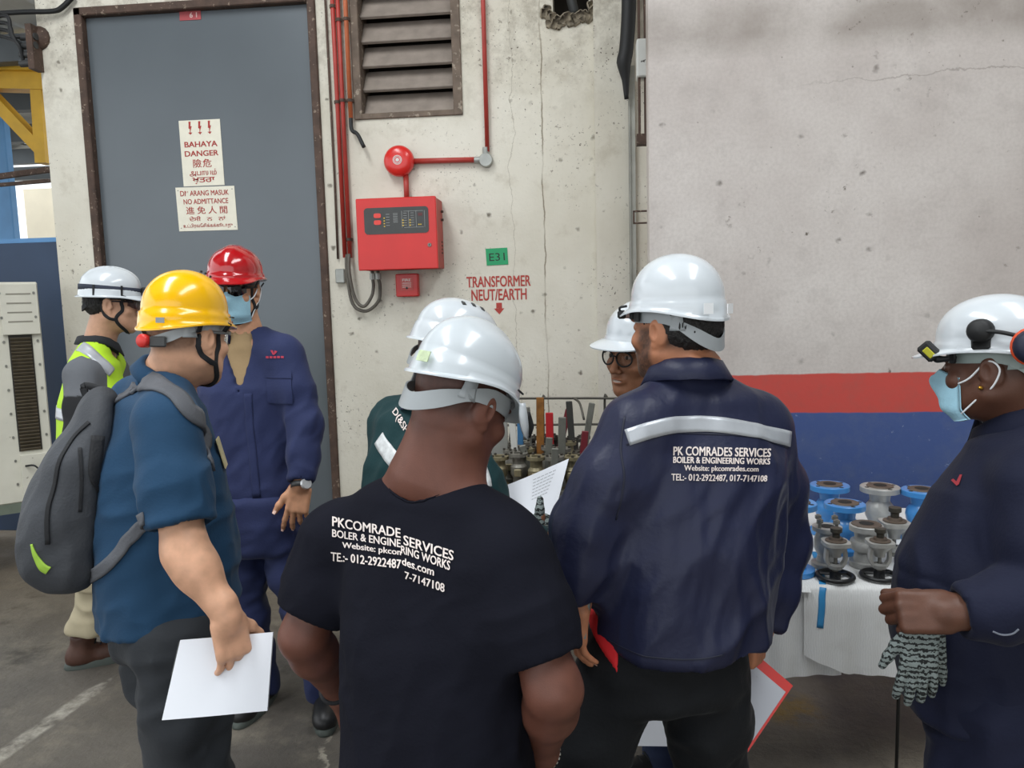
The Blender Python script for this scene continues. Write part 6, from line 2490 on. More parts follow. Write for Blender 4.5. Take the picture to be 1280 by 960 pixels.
# ---- man with mask at the right edge ----------------------------------------------------------
def build_mask_man():
    yw = 60
    sp = dict(pyaw=yw, skin='#5b3b2d', head=P(1241, 456, 1.75), hpose=(50, -4, 0), neck=P(1280, 526, 1.77), neck_r=.068, face=dict(crop=(.35, -.04), fat=.012), hres=.003,
              shoL=P(1300, 612, 1.58), shoR=P(1262, 575, 1.95), elbL=P(1318, 752, 1.52), elbR=P(1250, 740, 1.98), wriL=P(1194, 765, 1.54), wriR=P(1180, 775, 1.80), ares=.006, aresL=.0036,
              arm_r=(.054, .048, .048, .034),
              handL=dict(y=(-1, .12, -.06), back=(-.1, -.85, .5), side=1, curls=((62, 75, 40), (66, 75, 40), (70, 75, 40), (74, 75, 40)), spread=2, thumb=(20, 40), sc=1.08),
              handR=dict(y=(-.9, -.3, -.1), back=(0, .6, .8), side=-1, curl=(50, 60, 30)))
    hips(sp, P(1248, 860, 1.76), .10)
    sp['hip_ab'] = (.185, .165)
    legs(sp, (0, -.02), (-.06, .05), .02)
    root, body, M, hb, tips = person('man in dark navy coverall, blue face mask and white hard hat at the right edge', sp)
    tor = [(P(1276, 575, 1.76), .160, .115, yw), (P(1262, 640, 1.76), .195, .165, yw), (P(1240, 730, 1.76), .200, .200, yw), (P(1237, 780, 1.76), .198, .205, yw), (P(1240, 860, 1.76), .190, .180, yw), (P(1240, 900, 1.76), .19, .175, yw)]
    s = shirt(sp, .0065, tor, (.080, .080, .072, .064, .050), hem=(P(1240, 885, 1.76), (0, 0, -1)), cut=dict(L=(.95, .04), R=(.95, .04)))
    nk = np.array(sp['neck'])
    s.rc(nk - (0, 0, .03), nk + (-.04, 0, .15), .074, .090, .01, 's')
    V, F = garment(s, [(.012, .085, (.2, .3, 1), 3, 131), (.007, .045, (.6, .5, .6), 3, 132)], lambda V: np.clip((nk[2] - V[:, 2] - .04) / .25, .25, 1))
    jk = mk('work_jacket', V, F, M_DARKNAVY, root)
    bv = bvh_of(V, F)
    collar(jk, M_DARKNAVY, nk + (-.020, 0, .026), (-.36, -.05, 1), face_fwd(yw), .080, .088, .024, .048, .050, 26)
    s = SDF(.007)
    s.rc(nk - (.01, 0, .05), nk + (-.014, 0, -.004), .070, .070, .01); s.rc(nk, nk + (-.05, 0, .15), .067, .08, .004, 's')
    V2, F2 = s.mesh(); mk('undershirt', V2, F2, mat('white_undershirt', '#d5d6d2', .85), root)
    m = MB()
    for quad in ([(1190, 601), (1193, 599), (1200, 606), (1197, 608)], [(1196, 604), (1201, 594), (1204, 594), (1200, 606)]):
        h = [pix_hit(bv, *q, .003) for q in quad]
        if all(h): m.add([x[0] for x in h], [(0, 3, 2, 1)])
    if m.V: mk('emblem', m.V, m.F, mat('emblem_dull_red', '#a02f3a', .6), jk, False)
    ps = [pix_hit(bv, x, y, 0) for x, y in ((1241, 789), (1252, 793), (1265, 792), (1273, 786))]
    ps = [p[0] for p in ps if p]
    if len(ps) > 2:
        Vt, Ft = strip_on(bv, ps, .003, .001, .001, 6); mk('pocket_stitch', Vt, Ft, mat('grey_thread', '#7d828f', .8), jk)
    trousers(sp, M_DARKNAVY, root, .05, .009, 135, (.110, .090, .082))
    for sd in 'LR': shoe(root, sp['ank' + sd], yw, M_BLKBOOT, M_BLACK)
    hat = helmet(root, M, 'hard_hat', M_WHITEHAT, dict(a=.098, b=.122, h=.098, peak=.04, rim=.026, side_up=.012, back_dn=.010, lip=.005, step=.003, drop=.010))
    nape_band(hat, M, mat('grey_green_band', '#8f9c98', .5), z_nape=-.045, width=.032)
    face_mask(root, M, drop=.0)
    p, nr = hat_point(-88, .082, .004)
    mb_ = MB(); t = np.cross((0, 0, 1), nr)
    mb_.lathe([(0, .022), (.020, .020), (.026, .010), (.026, -.008)], p, nr, 22); mb_.box((-.018, -.010, -.040), (.018, .010, -.005), np.stack([t, -nr, (0, 0, 1)], 1), p, .004)
    mk('ear_muff_mount', to_world(np.array(mb_.V), M), mb_.F, M_BLACK, hat)
    # ear defender folded back
    q = np.array((-.128, -.105, .045))
    mb_ = MB().tube([p + nr * .014, p + nr * .02 + (0, -.04, -.004), q + (.01, .02, .02)], .0045, 8, 5)
    mk('ear_muff_arm', to_world(np.array(mb_.V), M), mb_.F, M_BLACK, hat)
    mb_ = MB().lathe([(0, .036), (.024, .034), (.034, .024), (.037, .004), (.037, -.004)], q, (-1, -.25, 0), 24)
    em = mk('ear_muff', to_world(np.array(mb_.V), M), mb_.F, mat('muff_navy', '#1f2438', .5), hat)
    mb_ = MB().lathe([(.036, -.006), (.041, -.004), (.041, .003), (.037, .006)], q, (-1, -.25, 0), 24)
    mk('ear_muff', to_world(np.array(mb_.V), M), mb_.F, mat('muff_orange', '#d7502a', .5), hat)
    # small yellow-black torch in a clip on the brim
    p, nr = hat_point(-40, .028, .022); t = np.cross((0, 0, 1), nr)
    Rb = np.stack([t, -nr, (0, 0, 1)], 1)
    a0 = np.array((-.088, .118, .056)); a1 = np.array((-.082, .090, .022))
    dd = (a1 - a0) / np.linalg.norm(a1 - a0)
    mb_ = MB(); yv = np.cross(dd, (1, 0, 0)); yv /= np.linalg.norm(yv)
    mb_.box((-.022, -.012, -.016), (.022, .012, .016), np.stack([dd, np.cross(yv, dd), yv], 1), a0 + dd * .02, .005)
    lamp = mk('brim_torch', to_world(np.array(mb_.V), M), mb_.F, M_BLACK, hat, False)
    mb_ = MB().box((-.012, -.0135, -.009), (.016, .0135, .009), np.stack([dd, np.cross(yv, dd), yv], 1), a0 + dd * .02, .003)
    mk('torch_band', to_world(np.array(mb_.V), M), mb_.F, mat('torch_yellow', '#b9b52a', .5), lamp, False)
    mb_ = MB().tube([a0 + dd * .04, a1, (-.086, .070, .022), (-.092, .05, .026)], [.008, .009, .006, .005], 8, 4)
    mb_.box((-.006, -.006, -.012), (.006, .006, .012), None, (-.094, .055, .024), .002)
    mk('torch_clip', to_world(np.array(mb_.V), M), mb_.F, M_BLACK, hat)
    mb_ = MB().lathe([(0, .005), (.0045, .003), (.005, 0), (.0045, -.003), (0, -.005)], (-.088, .004, -.044), (1, 0, 0), 12)
    mk('ear_stud', to_world(np.array(mb_.V), M), mb_.F, mat('gold', '#c99a3a', .3, .9), root)
    return sp, root, bv, tips


JM = build_jacket_man()
TM = build_tee_man()
PM = build_polo_man()
RM = build_red_hat_man()
VM = build_vest_man()
GM = build_green_man()
SM = build_glasses_man()
MM = build_mask_man()
# ------------------------------------------------------------------ held things


def sheet(name, corners, mtl, label, cat, th=.002, bend=0.0, n=12, group=None, wav=0.0):
    """thin sheet through four world corners (tl tr br bl), slightly bowed"""
    q = [np.array(c, float) for c in corners]
    nrm = np.cross(q[1] - q[0], q[3] - q[0]); nrm /= np.linalg.norm(nrm)
    T, B = [], []
    for j in range(n + 1):
        for i in range(n + 1):
            s_, t = i / n, j / n
            p = (q[0] * (1 - s_) + q[1] * s_) * (1 - t) + (q[3] * (1 - s_) + q[2] * s_) * t
            p = p + nrm * (bend * math.sin(s_ * PI) + bend * .6 * max(0, s_ - .8) * 5 * .5 + wav * math.sin(t * 5 + s_ * 3))
            T.append(p + nrm * th / 2); B.append(p - nrm * th / 2)
    V = T + B
    m = len(T)
    F = []
    for j in range(n):
        for i in range(n):
            k = j * (n + 1) + i
            F.append((k, k + 1, k + n + 2, k + n + 1)); F.append((m + k, m + k + n + 1, m + k + n + 2, m + k + 1))
    ed = [i for i in range(n + 1)] + [j * (n + 1) + n for j in range(1, n + 1)] + [n * (n + 1) + i for i in range(n - 1, -1, -1)] + [j * (n + 1) for j in range(n - 1, 0, -1)]
    for a, b in zip(ed, ed[1:] + ed[:1]): F.append((a, m + a, m + b, b))
    o = mk(name, V, F, mtl, None, True)
    o.data.set_sharp_from_angle(angle=.8)
    tag(o, label, cat, group)
    def at(s_, t, lift=.0006, side=1):
        p = (q[0] * (1 - s_) + q[1] * s_) * (1 - t) + (q[3] * (1 - s_) + q[2] * s_) * t
        return p + nrm * (bend * math.sin(s_ * PI) + bend * .6 * max(0, s_ - .8) * 5 * .5 + wav * math.sin(t * 5 + s_ * 3) + side * (th / 2 + lift))
    return o, at


M_PAPER = mat('white_paper', '#e9ecf2', .7, 0, .01, 10)
M_INK = mat('grey_ink', '#a9acb2', .8)


def lines_on(at, parent, rows, m_=None, side=1, h=.006):
    m = MB()
    for s0, s1, t in rows:
        k = 6
        for i in range(k):
            a, b = s0 + (s1 - s0) * i / k, s0 + (s1 - s0) * (i + .8) / k
            m.add([at(a, t, .0008, side), at(b, t, .0008, side), at(b, t + h, .0008, side), at(a, t + h, .0008, side)], [(0, 1, 2, 3)])
    o = mk('printed_lines', m.V, m.F, m_ or M_INK, parent, False)
    tag(o, kind='stuff')
    return o


# stack of paper in the polo man's hand
pp, at = sheet('paper_stack', [P(226, 800, 1.765), P(342, 790, 1.775), P(335, 888, 1.73), P(203, 900, 1.72)], M_PAPER,
               'stack of white paper held by the man with the yellow hard hat', 'paper', .007, -.008)
m = MB(); m.ribbon([at(-.004, t, -.0035) for t in np.linspace(.02, .45, 6)], (0, 1, 0), .007, .003)
mk('bound_edge', m.V, m.F, M_DARKGREY, pp, False)
# drawing sheet being studied in the middle
pp, at = sheet('drawing_sheet', [P(592, 622, 2.06), P(711, 573, 2.16), P(690, 655, 2.00), P(612, 690, 1.93)], M_PAPER,
               'large white printed sheet held between the middle men, lines of small print at its corner', 'paper', .0015, .006)
lines_on(at, pp, [(.62, .62 + .26 - .01 * k, .10 + .055 * k) for k in range(7)], side=-1 if np.dot(at(.5, .5, .1, 1) - CO, at(.5, .5, .1, 1) - CO) > np.dot(at(.5, .5, .1, -1) - CO, at(.5, .5, .1, -1) - CO) else 1, h=.012)
# red folder
c4 = [P(940, 813, 2.0), P(991, 857, 1.97), P(934, 941, 1.93), P(880, 900, 1.97)]
fo, at = sheet('document_folder', c4, mat('folder_red', '#d5362f', .45), 'red edged document folder hanging from the hand of the man in navy jacket', 'folder', .004)
sd = 1 if np.linalg.norm(at(.5, .5, .1, 1) - CO) < np.linalg.norm(at(.5, .5, .1, -1) - CO) else -1
def quad_on(name, s0, t0, s1, t1, m_, lift=.0012):
    m = MB(); m.add([at(s0, t0, lift, sd), at(s1, t0, lift, sd), at(s1, t1, lift, sd), at(s0, t1, lift, sd)], [(0, 1, 2, 3)])
    return mk(name, m.V, m.F, m_, fo, False)
quad_on('page', .02, .12, .95, .84, mat('folder_page', '#b9bcc4', .5))
quad_on('label_strip', .05, .88, .94, .97, mat('label_cream', '#d5c4a8', .5))
m = MB()
for k, (a, b) in enumerate(((.34, .34), (.60, .60))):
    for i in range(22 if k == 0 else 7):
        t0 = .20 + .022 * i if k == 0 else .38 + .022 * i
        m.add([at(a, t0, .002, sd), at(a + .022, t0, .002, sd), at(a + .022, t0 + .013, .002, sd), at(a, t0 + .013, .002, sd)], [(0, 1, 2, 3)])
tag(mk('printed_lines', m.V, m.F, M_INK, fo, False), kind='stuff')
# white clipboard sheet seen between the jacket man's legs
o, at = sheet('clip_sheet', [P(796, 890, 2.12), P(836, 893, 2.12), P(834, 933, 2.08), P(768, 932, 2.08)], M_PAPER, 'white sheet seen low between the legs of the man in navy jacket', 'paper', .002)
m = MB(); m.ribbon([at(.1, .06), at(.6, .06)], at(.3, .3) - at(.3, 0), .012, .004); mk('clip', m.V, m.F, M_STEEL, o, False)
# phone in the jacket man's left hand
c_ = P(729, 770, 1.70)
o = MB().box((-.005, -.024, -.045), (.005, .024, .045), rz(20) @ ry(8), c_, .003).build('phone', M_PHONE)
tag(o, 'grey phone in the left hand of the man in navy jacket', 'phone')
# knitted gloves in the masked man's fist
g = 'knitted gloves held by the masked man'
for k, (px, py, d, yv, bk, cu, th_) in enumerate(((1152, 783, 1.56, (-.03, 0, -1), (-.1, -1, 0), (4, 6, 5), (38, 0)), (1160, 781, 1.59, (.06, 0, -1), (.1, -1, 0), (6, 8, 5), (25, 0)))):
    s = SDF(.0032)
    hand_ops(s, P(px, py, d), yv, bk, 1, cu, 5, th_, .88, stub=False, fat=1.2)
    V, F = s.mesh()
    o = mk('work_glove', V, F, glove_mat(), None, True)
    tag(o, ('front' if k == 0 else 'rear') + ' grey striped knitted glove dangling from the masked man\'s fist', 'glove', g)

# ------------------------------------------------------------------ backpack on the polo man
M_BAG = mat('charcoal_nylon', '#3d4045', .7, 0, .12, 9, bump=.2, bscale=150)
M_BAGD = mat('black_nylon', '#1d1e21', .75, 0, .1, 12, bump=.2, bscale=150)
M_STRAPG = mat('grey_strap', '#5a5c61', .8, 0, .08, 20, bump=.2, bscale=180)
pb = bvh_of(PM[4], PM[5])
bc_ = P(94, 610, 1.96)
upv = P(118, 480, 1.96) - P(74, 730, 1.96); upv /= np.linalg.norm(upv)
out = -face_fwd(-62)                                    # away from the wearer
Fb = frame_from(upv, out)                               # x across, y away from the back, z up
def bl_(x, y, z): return bc_ + Fb @ np.array((x, y, z))
s = SDF(.008)
s.box(bl_(0, -.015, -.05), (.150, .085, .190), Fb, .08, .02)
s.el(bl_(0, .035, -.09), (.135, .068, .150), Fb, .05)
s.el(bl_(0, -.025, .13), (.115, .062, .135), Fb, .06)
s.loft([(np.array(q), face_right(yw_), a_ + .004, b_ + .004) for q, a_, b_, yw_ in PM[6]], k=.01, n=2.4, mode='s')
V, F = garment(s, [(.012, .10, (.2, .2, 1), 2.5, 201), (.006, .05, (.6, .3, .5), 2.5, 202)])
bag = mk('backpack', V, F, M_BAG, None, True)
tag(bag, 'dark grey backpack with lime corner flash on the man in teal polo', 'backpack')
bb = bvh_of(V, F)
def on_bag(name, loc, w_, m_, th=.002, sm=8):
    ps = [np.array(bb.find_nearest(Vector(bl_(*p)))[0]) for p in loc]
    Vt, Ft = strip_on(bb, ps, w_, th, .0015, sm)
    return mk(name, Vt, Ft, m_, bag)
def pix_bag(name, pix, w_, m_, th=.002, sm=8):
    ps = [pix_hit(bb, *p) for p in pix]
    ps = [p[0] for p in ps if p]
    if len(ps) < 2: return
    Vt, Ft = strip_on(bb, ps, w_, th, .0015, sm)
    return mk(name, Vt, Ft, m_, bag)
pix_bag('lime_flash', [(40, 680), (46, 697), (54, 709), (61, 713)], [.004, .012, .020, .022], mat('lime_flash', '#a8d24a', .6))
pix_bag('zip', [(112, 528), (92, 548), (74, 580), (62, 630), (60, 680)], .010, M_BAGD, .003)
pix_bag('zip', [(100, 560), (102, 600), (100, 640)], .008, M_BAGD, .002)
pix_bag('side_panel', [(122, 545), (120, 600), (124, 650), (134, 690)], .030, M_BAGD, .004)
for pix, w_ in (([(122, 540), (134, 515), (150, 498), (172, 485), (198, 482), (222, 494), (242, 518), (256, 548), (264, 580)], [.03, .045, .05, .055, .055, .055, .05, .045, .04]),
                ([(181, 648), (168, 668), (152, 688), (138, 703), (126, 714), (116, 722)], .030)):
    ps = [pix_hit(pb, *p, .004) for p in pix]
    ps = [p[0] for p in ps if p]
    Vt, Ft = strip_on(pb, ps, w_, .005, .002, 8, 6)
    mk('shoulder_strap' if len(pix) > 7 else 'lower_strap', Vt, Ft, M_STRAPG, bag)
a_, b_ = np.array(bb.find_nearest(Vector(P(118, 505, 2.0)))[0]), np.array(bb.find_nearest(Vector(P(132, 512, 2.0)))[0])
m = MB().ribbon([a_, a_ + upv * .035 + out * .01, b_ + upv * .04, b_], (0, 0, 1), .018, .005, 6)
mk('grab_loop', m.V, m.F, M_BAGD, bag)

# ------------------------------------------------------------------ table with new valves
TZ = .665
TY0, TY1 = 2.49, 3.42
tx0, tx1 = on_z(968, 725, TZ)[0] - .05, 2.3
tb = empty('work_table', ((tx0 + tx1) / 2, (TY0 + TY1) / 2, 0), 'low table under a white woven sheet at the foot of the painted wall', 'table')
MB().box((tx0 + .02, TY0 + .02, TZ - .03), (tx1, TY1, TZ - .004)).build('tabletop', mat('plywood', '#8b7355', .7, 0, .15, 10), tb)
lx = on_y(1124, 845, TY0 + .03)[0]
for x, y in ((lx, TY0 + .03), (tx1 - .05, TY0 + .05), (tx0 + .08, TY1 - .05), (tx1 - .05, TY1 - .05)):
    MB().cyl((x, y, 0), (x, y, TZ - .02), .0055, n=10).build('leg', M_BLACK, tb, smooth=True)


def sheet_mat():
    m, N, L, b = nodes_of('woven_sheet')
    vec, s = objxyz(N, L)
    w = N.new('ShaderNodeTexWave'); w.inputs['Scale'].default_value = 42; w.inputs['Distortion'].default_value = 7; w.inputs['Detail'].default_value = 4
    L.new(vec, w.inputs['Vector'])
    c = mixc(N, L, mrange(N, L, w.outputs['Fac'], 0, 1, 0, .3), '#dfe0df', '#c2c3c2')
    c = mixc(N, L, mrange(N, L, nn(N, L, 9, vec, 5), .5, .75, 0, .4), c, '#b3b2ae')
    L.new(c, b.inputs['Base Color']); b.inputs['Roughness'].default_value = .5
    bumpn(N, L, w.outputs['Fac'], b, .12, .004)
    return m


M_SHEET = sheet_mat()


def drape(x0, x1, ztop, zfun, y, top_y=None, n=60, amp=.006, seed=0):
    V, F = [], []
    rows = 22
    top = 8 if top_y else 0
    for i in range(n + 1):
        x = x0 + (x1 - x0) * i / n
        zb = zfun(x)
        for k in range(top):
            V.append((x, top_y + (y + .012 - top_y) * k / top, ztop))
        for k in range(rows + 1):
            t = k / rows
            if k == 0 and top: V.append((x, y + .006, ztop - .001)); continue
            z = ztop - .004 + (zb - ztop + .004) * t
            w = amp * math.sin(x * 31 + seed) * t + amp * .8 * math.sin(x * 77 + 2 * seed + 2 * t) * t
            V.append((x, y - .010 * math.sin(min(1, t * 4) * PI / 2) - w - .02 * t, z))
    m = top + rows + 1
    for i in range(n):
        for k in range(m - 1):
            F.append((i * m + k, i * m + k + 1, (i + 1) * m + k + 1, (i + 1) * m + k))
    return V, F


xf = on_y(1003, 780, TY0)[0]
zA, zB, zC = on_y(1040, 838, TY0)[2], on_y(1003, 815, TY0)[2], on_y(985, 842, TY0)[2]
V, F = drape(tx0, xf + .12, TZ + .002, lambda x: zC + .01 * math.sin(x * 9), TY0 + .012, None, 40, .004, 1)
V2, F2 = drape(xf, tx1, TZ + .004, lambda x: zB + (zA - zB) * min(1, max(0, (x - xf) / .14)), TY0, TY1, 90, .006, 3)
sh_ = mk('woven_sheet', V2, F2, M_SHEET, None, True)
tag(sh_, 'white woven plastic sheet draped over the low table and hanging down its front', 'sheet')
mk('under_flap', V, F, M_SHEET, sh_, True)
V3, F3 = drape(tx0, xf + .02, TZ + .0035, lambda x: TZ - .01, TY0 + .008, TY1, 10, 0, 0); mk('side_flap', V3, F3, M_SHEET, sh_, True)
sb = bvh_of(V2, F2)
ps = [pix_hit(sb, *p, .002) for p in ((1018, 690), (1023, 705), (1027, 722), (1028, 740), (1027, 762), (1025, 785))]
Vt, Ft = strip_on(sb, [p[0] for p in ps if p], .021, .0008, .0012, 5); mk('blue_tape', Vt, Ft, mat('blue_tape', '#2f86bd', .5), sh_)

M_VBLUE = mat('valve_blue', '#3f87c8', .35, 0, .08, 14, coat=.2)
M_VGREY = mat('cast_steel', '#a9a9a6', .42, .35, .12, 22, bump=.1, bscale=90)
M_VRUST = mat('machined_rust', '#5f5349', .55, .3, .25, 30, bump=.1)
M_VDARK = mat('bore_black', '#141311', .7)
M_WHEELB = mat('handwheel_black', '#17181a', .4, 0, .1, 15)


def bolt_ring(m, c, r, n, hr, z, h, ph=.4):
    for k in range(n):
        t = ph + 2 * PI * k / n
        m.cyl((c[0] + r * math.cos(t), c[1] + r * math.sin(t), z), (c[0] + r * math.cos(t), c[1] + r * math.sin(t), z + h), hr, n=8)
    return m


def flanged_valve(label, px, py, h, m_, r=.076, ph=.4, side=0.0, wheel=False):
    p = on_z(px, py, TZ + h)
    c = np.array((p[0], p[1], TZ + .006))
    o = empty('flanged_valve', c, label, 'valve', 'new flanged valves on the sheeted table')
    prof = [(.021, h - .006), (.021, .012), (.026, 0), (r * .95, 0), (r * .95, .017), (.040, .019), (.036, .05), (.050, h * .40), (.054, h * .5), (.050, h * .6), (.036, h - .06), (.040, h - .027), (r, h - .025), (r, h - .007), (r - .003, h - .0045), (.049, h - .0045)]
    MB().lathe(prof, c, n=36).build('body', m_, o, auto=35)
    MB().lathe([(.049, h - .0045), (.047, h - .001), (.022, h - .001), (.021, h - .006)], c, n=36).build('raised_face', M_VRUST, o, auto=35)
    MB().lathe([(.024, h + .0002), (0, h + .0002)], c, n=24).build('bore', M_VDARK, o)
    m = bolt_ring(MB(), c, r * .80, 4, .0085, c[2] + h - .0052, .001, ph)
    m.split('bolt_hole', M_VDARK, o)
    return o


flanged_valve('blue flanged valve standing at the back left of the new valves', 1037, 606, .20, M_VBLUE, .074, .5, 2.5)
flanged_valve('blue flanged valve in front of the back left blue one', 1056, 629, .185, M_VBLUE, .071, .2, -.2)
flanged_valve('blue flanged valve at the left end, half behind the navy jacket', 994, 628, .25, M_VBLUE, .070, .9, 1.2)
flanged_valve('pale grey flanged valve standing at the back of the new valves', 1100, 608, .20, M_VGREY, .072, .3, 3.6)
flanged_valve('short grey flanged valve in the middle of the new valves', 1083, 656, .15, M_VGREY, .055, .7, 1.0)
flanged_valve('blue flanged valve partly behind the masked man', 1152, 612, .20, M_VBLUE, .071, .5, 2.2)


def bonnet_valve(label, px, py, sc=1.0, yaw=0.0, wheel=True, body_h=.0):
    p = on_z(px, py, TZ + .012)
    c = np.array((p[0], p[1], TZ + .006))
    o = empty('bonnet_assembly', c, label, 'valve', 'upside-down bonnets with yokes on the sheeted table')
    R = rz(yaw)
    def w(q): return c + R @ (np.array(q) * sc)
    if wheel:
        m = MB().tube([w((.066 * math.cos(t), .066 * math.sin(t), .011)) for t in np.linspace(0, 2 * PI, 33)], .0095 * sc, 8)
        for k in range(3):
            t = .5 + 2 * PI * k / 3
            m.tube([w((.012 * math.cos(t), .012 * math.sin(t), .016)), w((.062 * math.cos(t), .062 * math.sin(t), .011))], .0065 * sc, 6)
        m.lathe([(0, .0), (.018, .0), (.018, .026), (0, .026)], c, n=14)
        m.build('handwheel', M_WHEELB, o, auto=50)
    m = MB().cyl(w((0, 0, .02)), w((0, 0, .15)), .007 * sc, n=10); m.lathe([(.0, .03 * sc), (.012 * sc, .03 * sc), (.012 * sc, .045 * sc), (0, .045 * sc)], c, n=6)
    m.build('stem', M_STEEL, o, auto=40)
    m = MB()
    m.lathe([(.010, .040 * sc), (.026 * sc, .042 * sc), (.030 * sc, .058 * sc), (.012 * sc, .062 * sc)], c, n=20, close=True)
    for sg in (-1, 1):
        m.ribbon([w((sg * .022, 0, .05)), w((sg * .036, 0, .075)), w((sg * .036, 0, .105)), w((sg * .030, 0, .135))], (0, 1, 0) @ R.T, .024 * sc, .012 * sc, 5)
    m.lathe([(.008, .088 * sc), (.020 * sc, .09 * sc), (.022 * sc, .105 * sc), (.040 * sc, .128 * sc), (.044 * sc, .138 * sc), (.01, .138 * sc)], c, n=24, close=True)
    m.build('yoke', M_VGREY, o, auto=40)
    pl = []
    for k in range(40):
        t = 2 * PI * k / 40
        q = (abs(math.cos(t)) ** 4 + abs(math.sin(t)) ** 4) ** -.25
        pl.append((.050 * sc * q * math.cos(t), .050 * sc * q * math.sin(t)))
    MB().prism(pl, w((0, 0, .138)), R @ np.array((1, 0, 0)), R @ np.array((0, 1, 0)), .015 * sc).build('flange_plate', M_VGREY, o, auto=40)
    m = MB().lathe([(0, .1535 * sc), (.040 * sc, .1535 * sc), (.040 * sc, .157 * sc), (.026 * sc, .159 * sc), (.024 * sc, .168 * sc), (0, .168 * sc)], c, n=28)
    m.build('gasket_face', M_VRUST, o, auto=40)
    m = MB().lathe([(0, .165 * sc), (.014 * sc, .165 * sc), (.015 * sc, .185 * sc), (.022 * sc, .190 * sc), (.022 * sc, .205 * sc), (0, .207 * sc)], c, n=18)
    m.build('plug', mat('dark_plug', '#46433c', .5, .5, .15, 20), o, auto=40)
    return o


bonnet_valve('yoke bonnet on a black handwheel at the front left of the table', 1044, 721, .84, .5)
bonnet_valve('yoke bonnet on a black handwheel at the front right of the table', 1099, 720, .82, -.3)
bonnet_valve('tall yoke bonnet at the back right beside the pale grey valve', 1117, 700, .95, .9, False)
# open valve body with studs
p = on_z(1034, 657, TZ + .15)
c = np.array((p[0], p[1], TZ + .006))
o = empty('valve_body', c, 'grey open valve body with studs standing behind the front left handwheel', 'valve')
MB().lathe([(.026, .14), (.026, .02), (.03, 0), (.050, 0), (.050, .014), (.034, .018), (.030, .04), (.042, .065), (.042, .095), (.034, .122), (.049, .128), (.049, .142), (.026, .142)], c, n=32, close=True).build('body', M_VGREY, o, auto=35)
MB().lathe([(0, .1424), (.0255, .1424)], c, n=20).build('bore', M_VDARK, o)
for k in range(4):
    t = .6 + k * PI / 2
    q = c + (.038 * math.cos(t), .038 * math.sin(t), .130)
    m = MB().cyl(q, q + (0, 0, .045), .0055, n=8); m.cyl(q + (0, 0, .030), q + (0, 0, .042), .011, n=6)
    m.build('stud', M_STEEL, o, auto=40)
# low blue body lying at the right
p = on_z(1128, 702, TZ + .03)
c = np.array((p[0] + .055, p[1] - .03, TZ + .047))
o = empty('flanged_valve', (c[0], c[1], TZ + .005), 'blue valve lying on its side beside the masked man', 'valve')
MB().lathe([(.0, 0), (.04, 0), (.04, .012), (.022, .014), (.026, .05), (.022, .09), (.04, .092), (.04, .104), (0, .104)], c, (.9, .4, 0), n=28).build('body', M_VBLUE, o, auto=35)
m = MB().lathe([(0, -.001), (.016, -.001)], c, (.9, .4, 0), n=16); m.build('bore', M_VDARK, o)

# ------------------------------------------------------------------ bench with old valves in the middle
BZ = .80
bx0, bx1, by0, by1 = -.62, .50, 3.10, 3.9
bn = empty('steel_bench', ((bx0 + bx1) / 2, (by0 + by1) / 2, 0), 'grey steel bench carrying the old valves behind the middle men', 'bench')
MB().box((bx0, by0, BZ - .04), (bx1, by1, BZ), bev=.004).build('benchtop', mat('bench_steel', '#5d5f5c', .6, .4, .2, 10), bn)
for x in (bx0 + .03, bx1 - .08):
    for y in (by0 + .03, by1 - .08):
        MB().box((x, y, 0), (x + .05, y + .05, BZ - .04)).build('leg', M_STAND, bn)
# wire rack standing on the bench
rk = empty('wire_rack', ((bx0 + bx1) / 2, 3.78, BZ), 'thin dark wire rack standing along the back of the old valves', 'rack')
zt = on_y(690, 497, 3.8)[2]
def rack_bar(name, pts): MB().tube(pts, .006, 8, 5).build(name, mat('rack_wire', '#54514a', .5, .5), rk, smooth=True)
for x in np.linspace(bx0 + .1, bx1 - .1, 4): rack_bar('upright', [(x, 3.82, BZ), (x, 3.82, zt - .02), (x + .01, 3.80, zt)])
rack_bar('top_rail', [(bx0 + .1, 3.80, zt), (-.02, 3.80, zt - .005), (.2, 3.80, zt - .008), (bx1 - .1, 3.80, zt)])
rack_bar('mid_rail', [(bx0 + .1, 3.82, zt - .14), (bx1 - .1, 3.82, zt - .14)])
for x in np.linspace(bx0 + .2, bx1 - .2, 3): rack_bar('hook', [(x, 3.80, zt - .004), (x + .03, 3.72, zt - .02), (x + .05, 3.66, zt - .09)])
OLD = [mat('old_brass', '#8d8468', .5, .5, .25, 25, bump=.2), mat('old_steel', '#86837a', .5, .5, .25, 25, bump=.2), mat('oily_iron', '#4b4740', .5, .4, .25, 25, bump=.2)]
LEV = {'rust': mat('rusty_lever', '#8a5a24', .7, .1, .3, 30, bump=.2), 'red': mat('red_lever', '#b3242a', .45), 'grey': mat('grey_lever', '#77776f', .5, .4, .15, 20), 'dark': mat('dark_lever', '#33322f', .6), 'blue': mat('blue_lever', '#3f74a0', .5), 'white': mat('white_lever', '#d5d5cf', .5), 'maroon': mat('maroon_lever', '#6d2029', .5)}
LABCOL = {'rust': 'rusty orange', 'red': 'red', 'grey': 'dull grey', 'dark': 'dark', 'blue': 'blue', 'white': 'white', 'maroon': 'maroon'}
rn = random.Random(8)


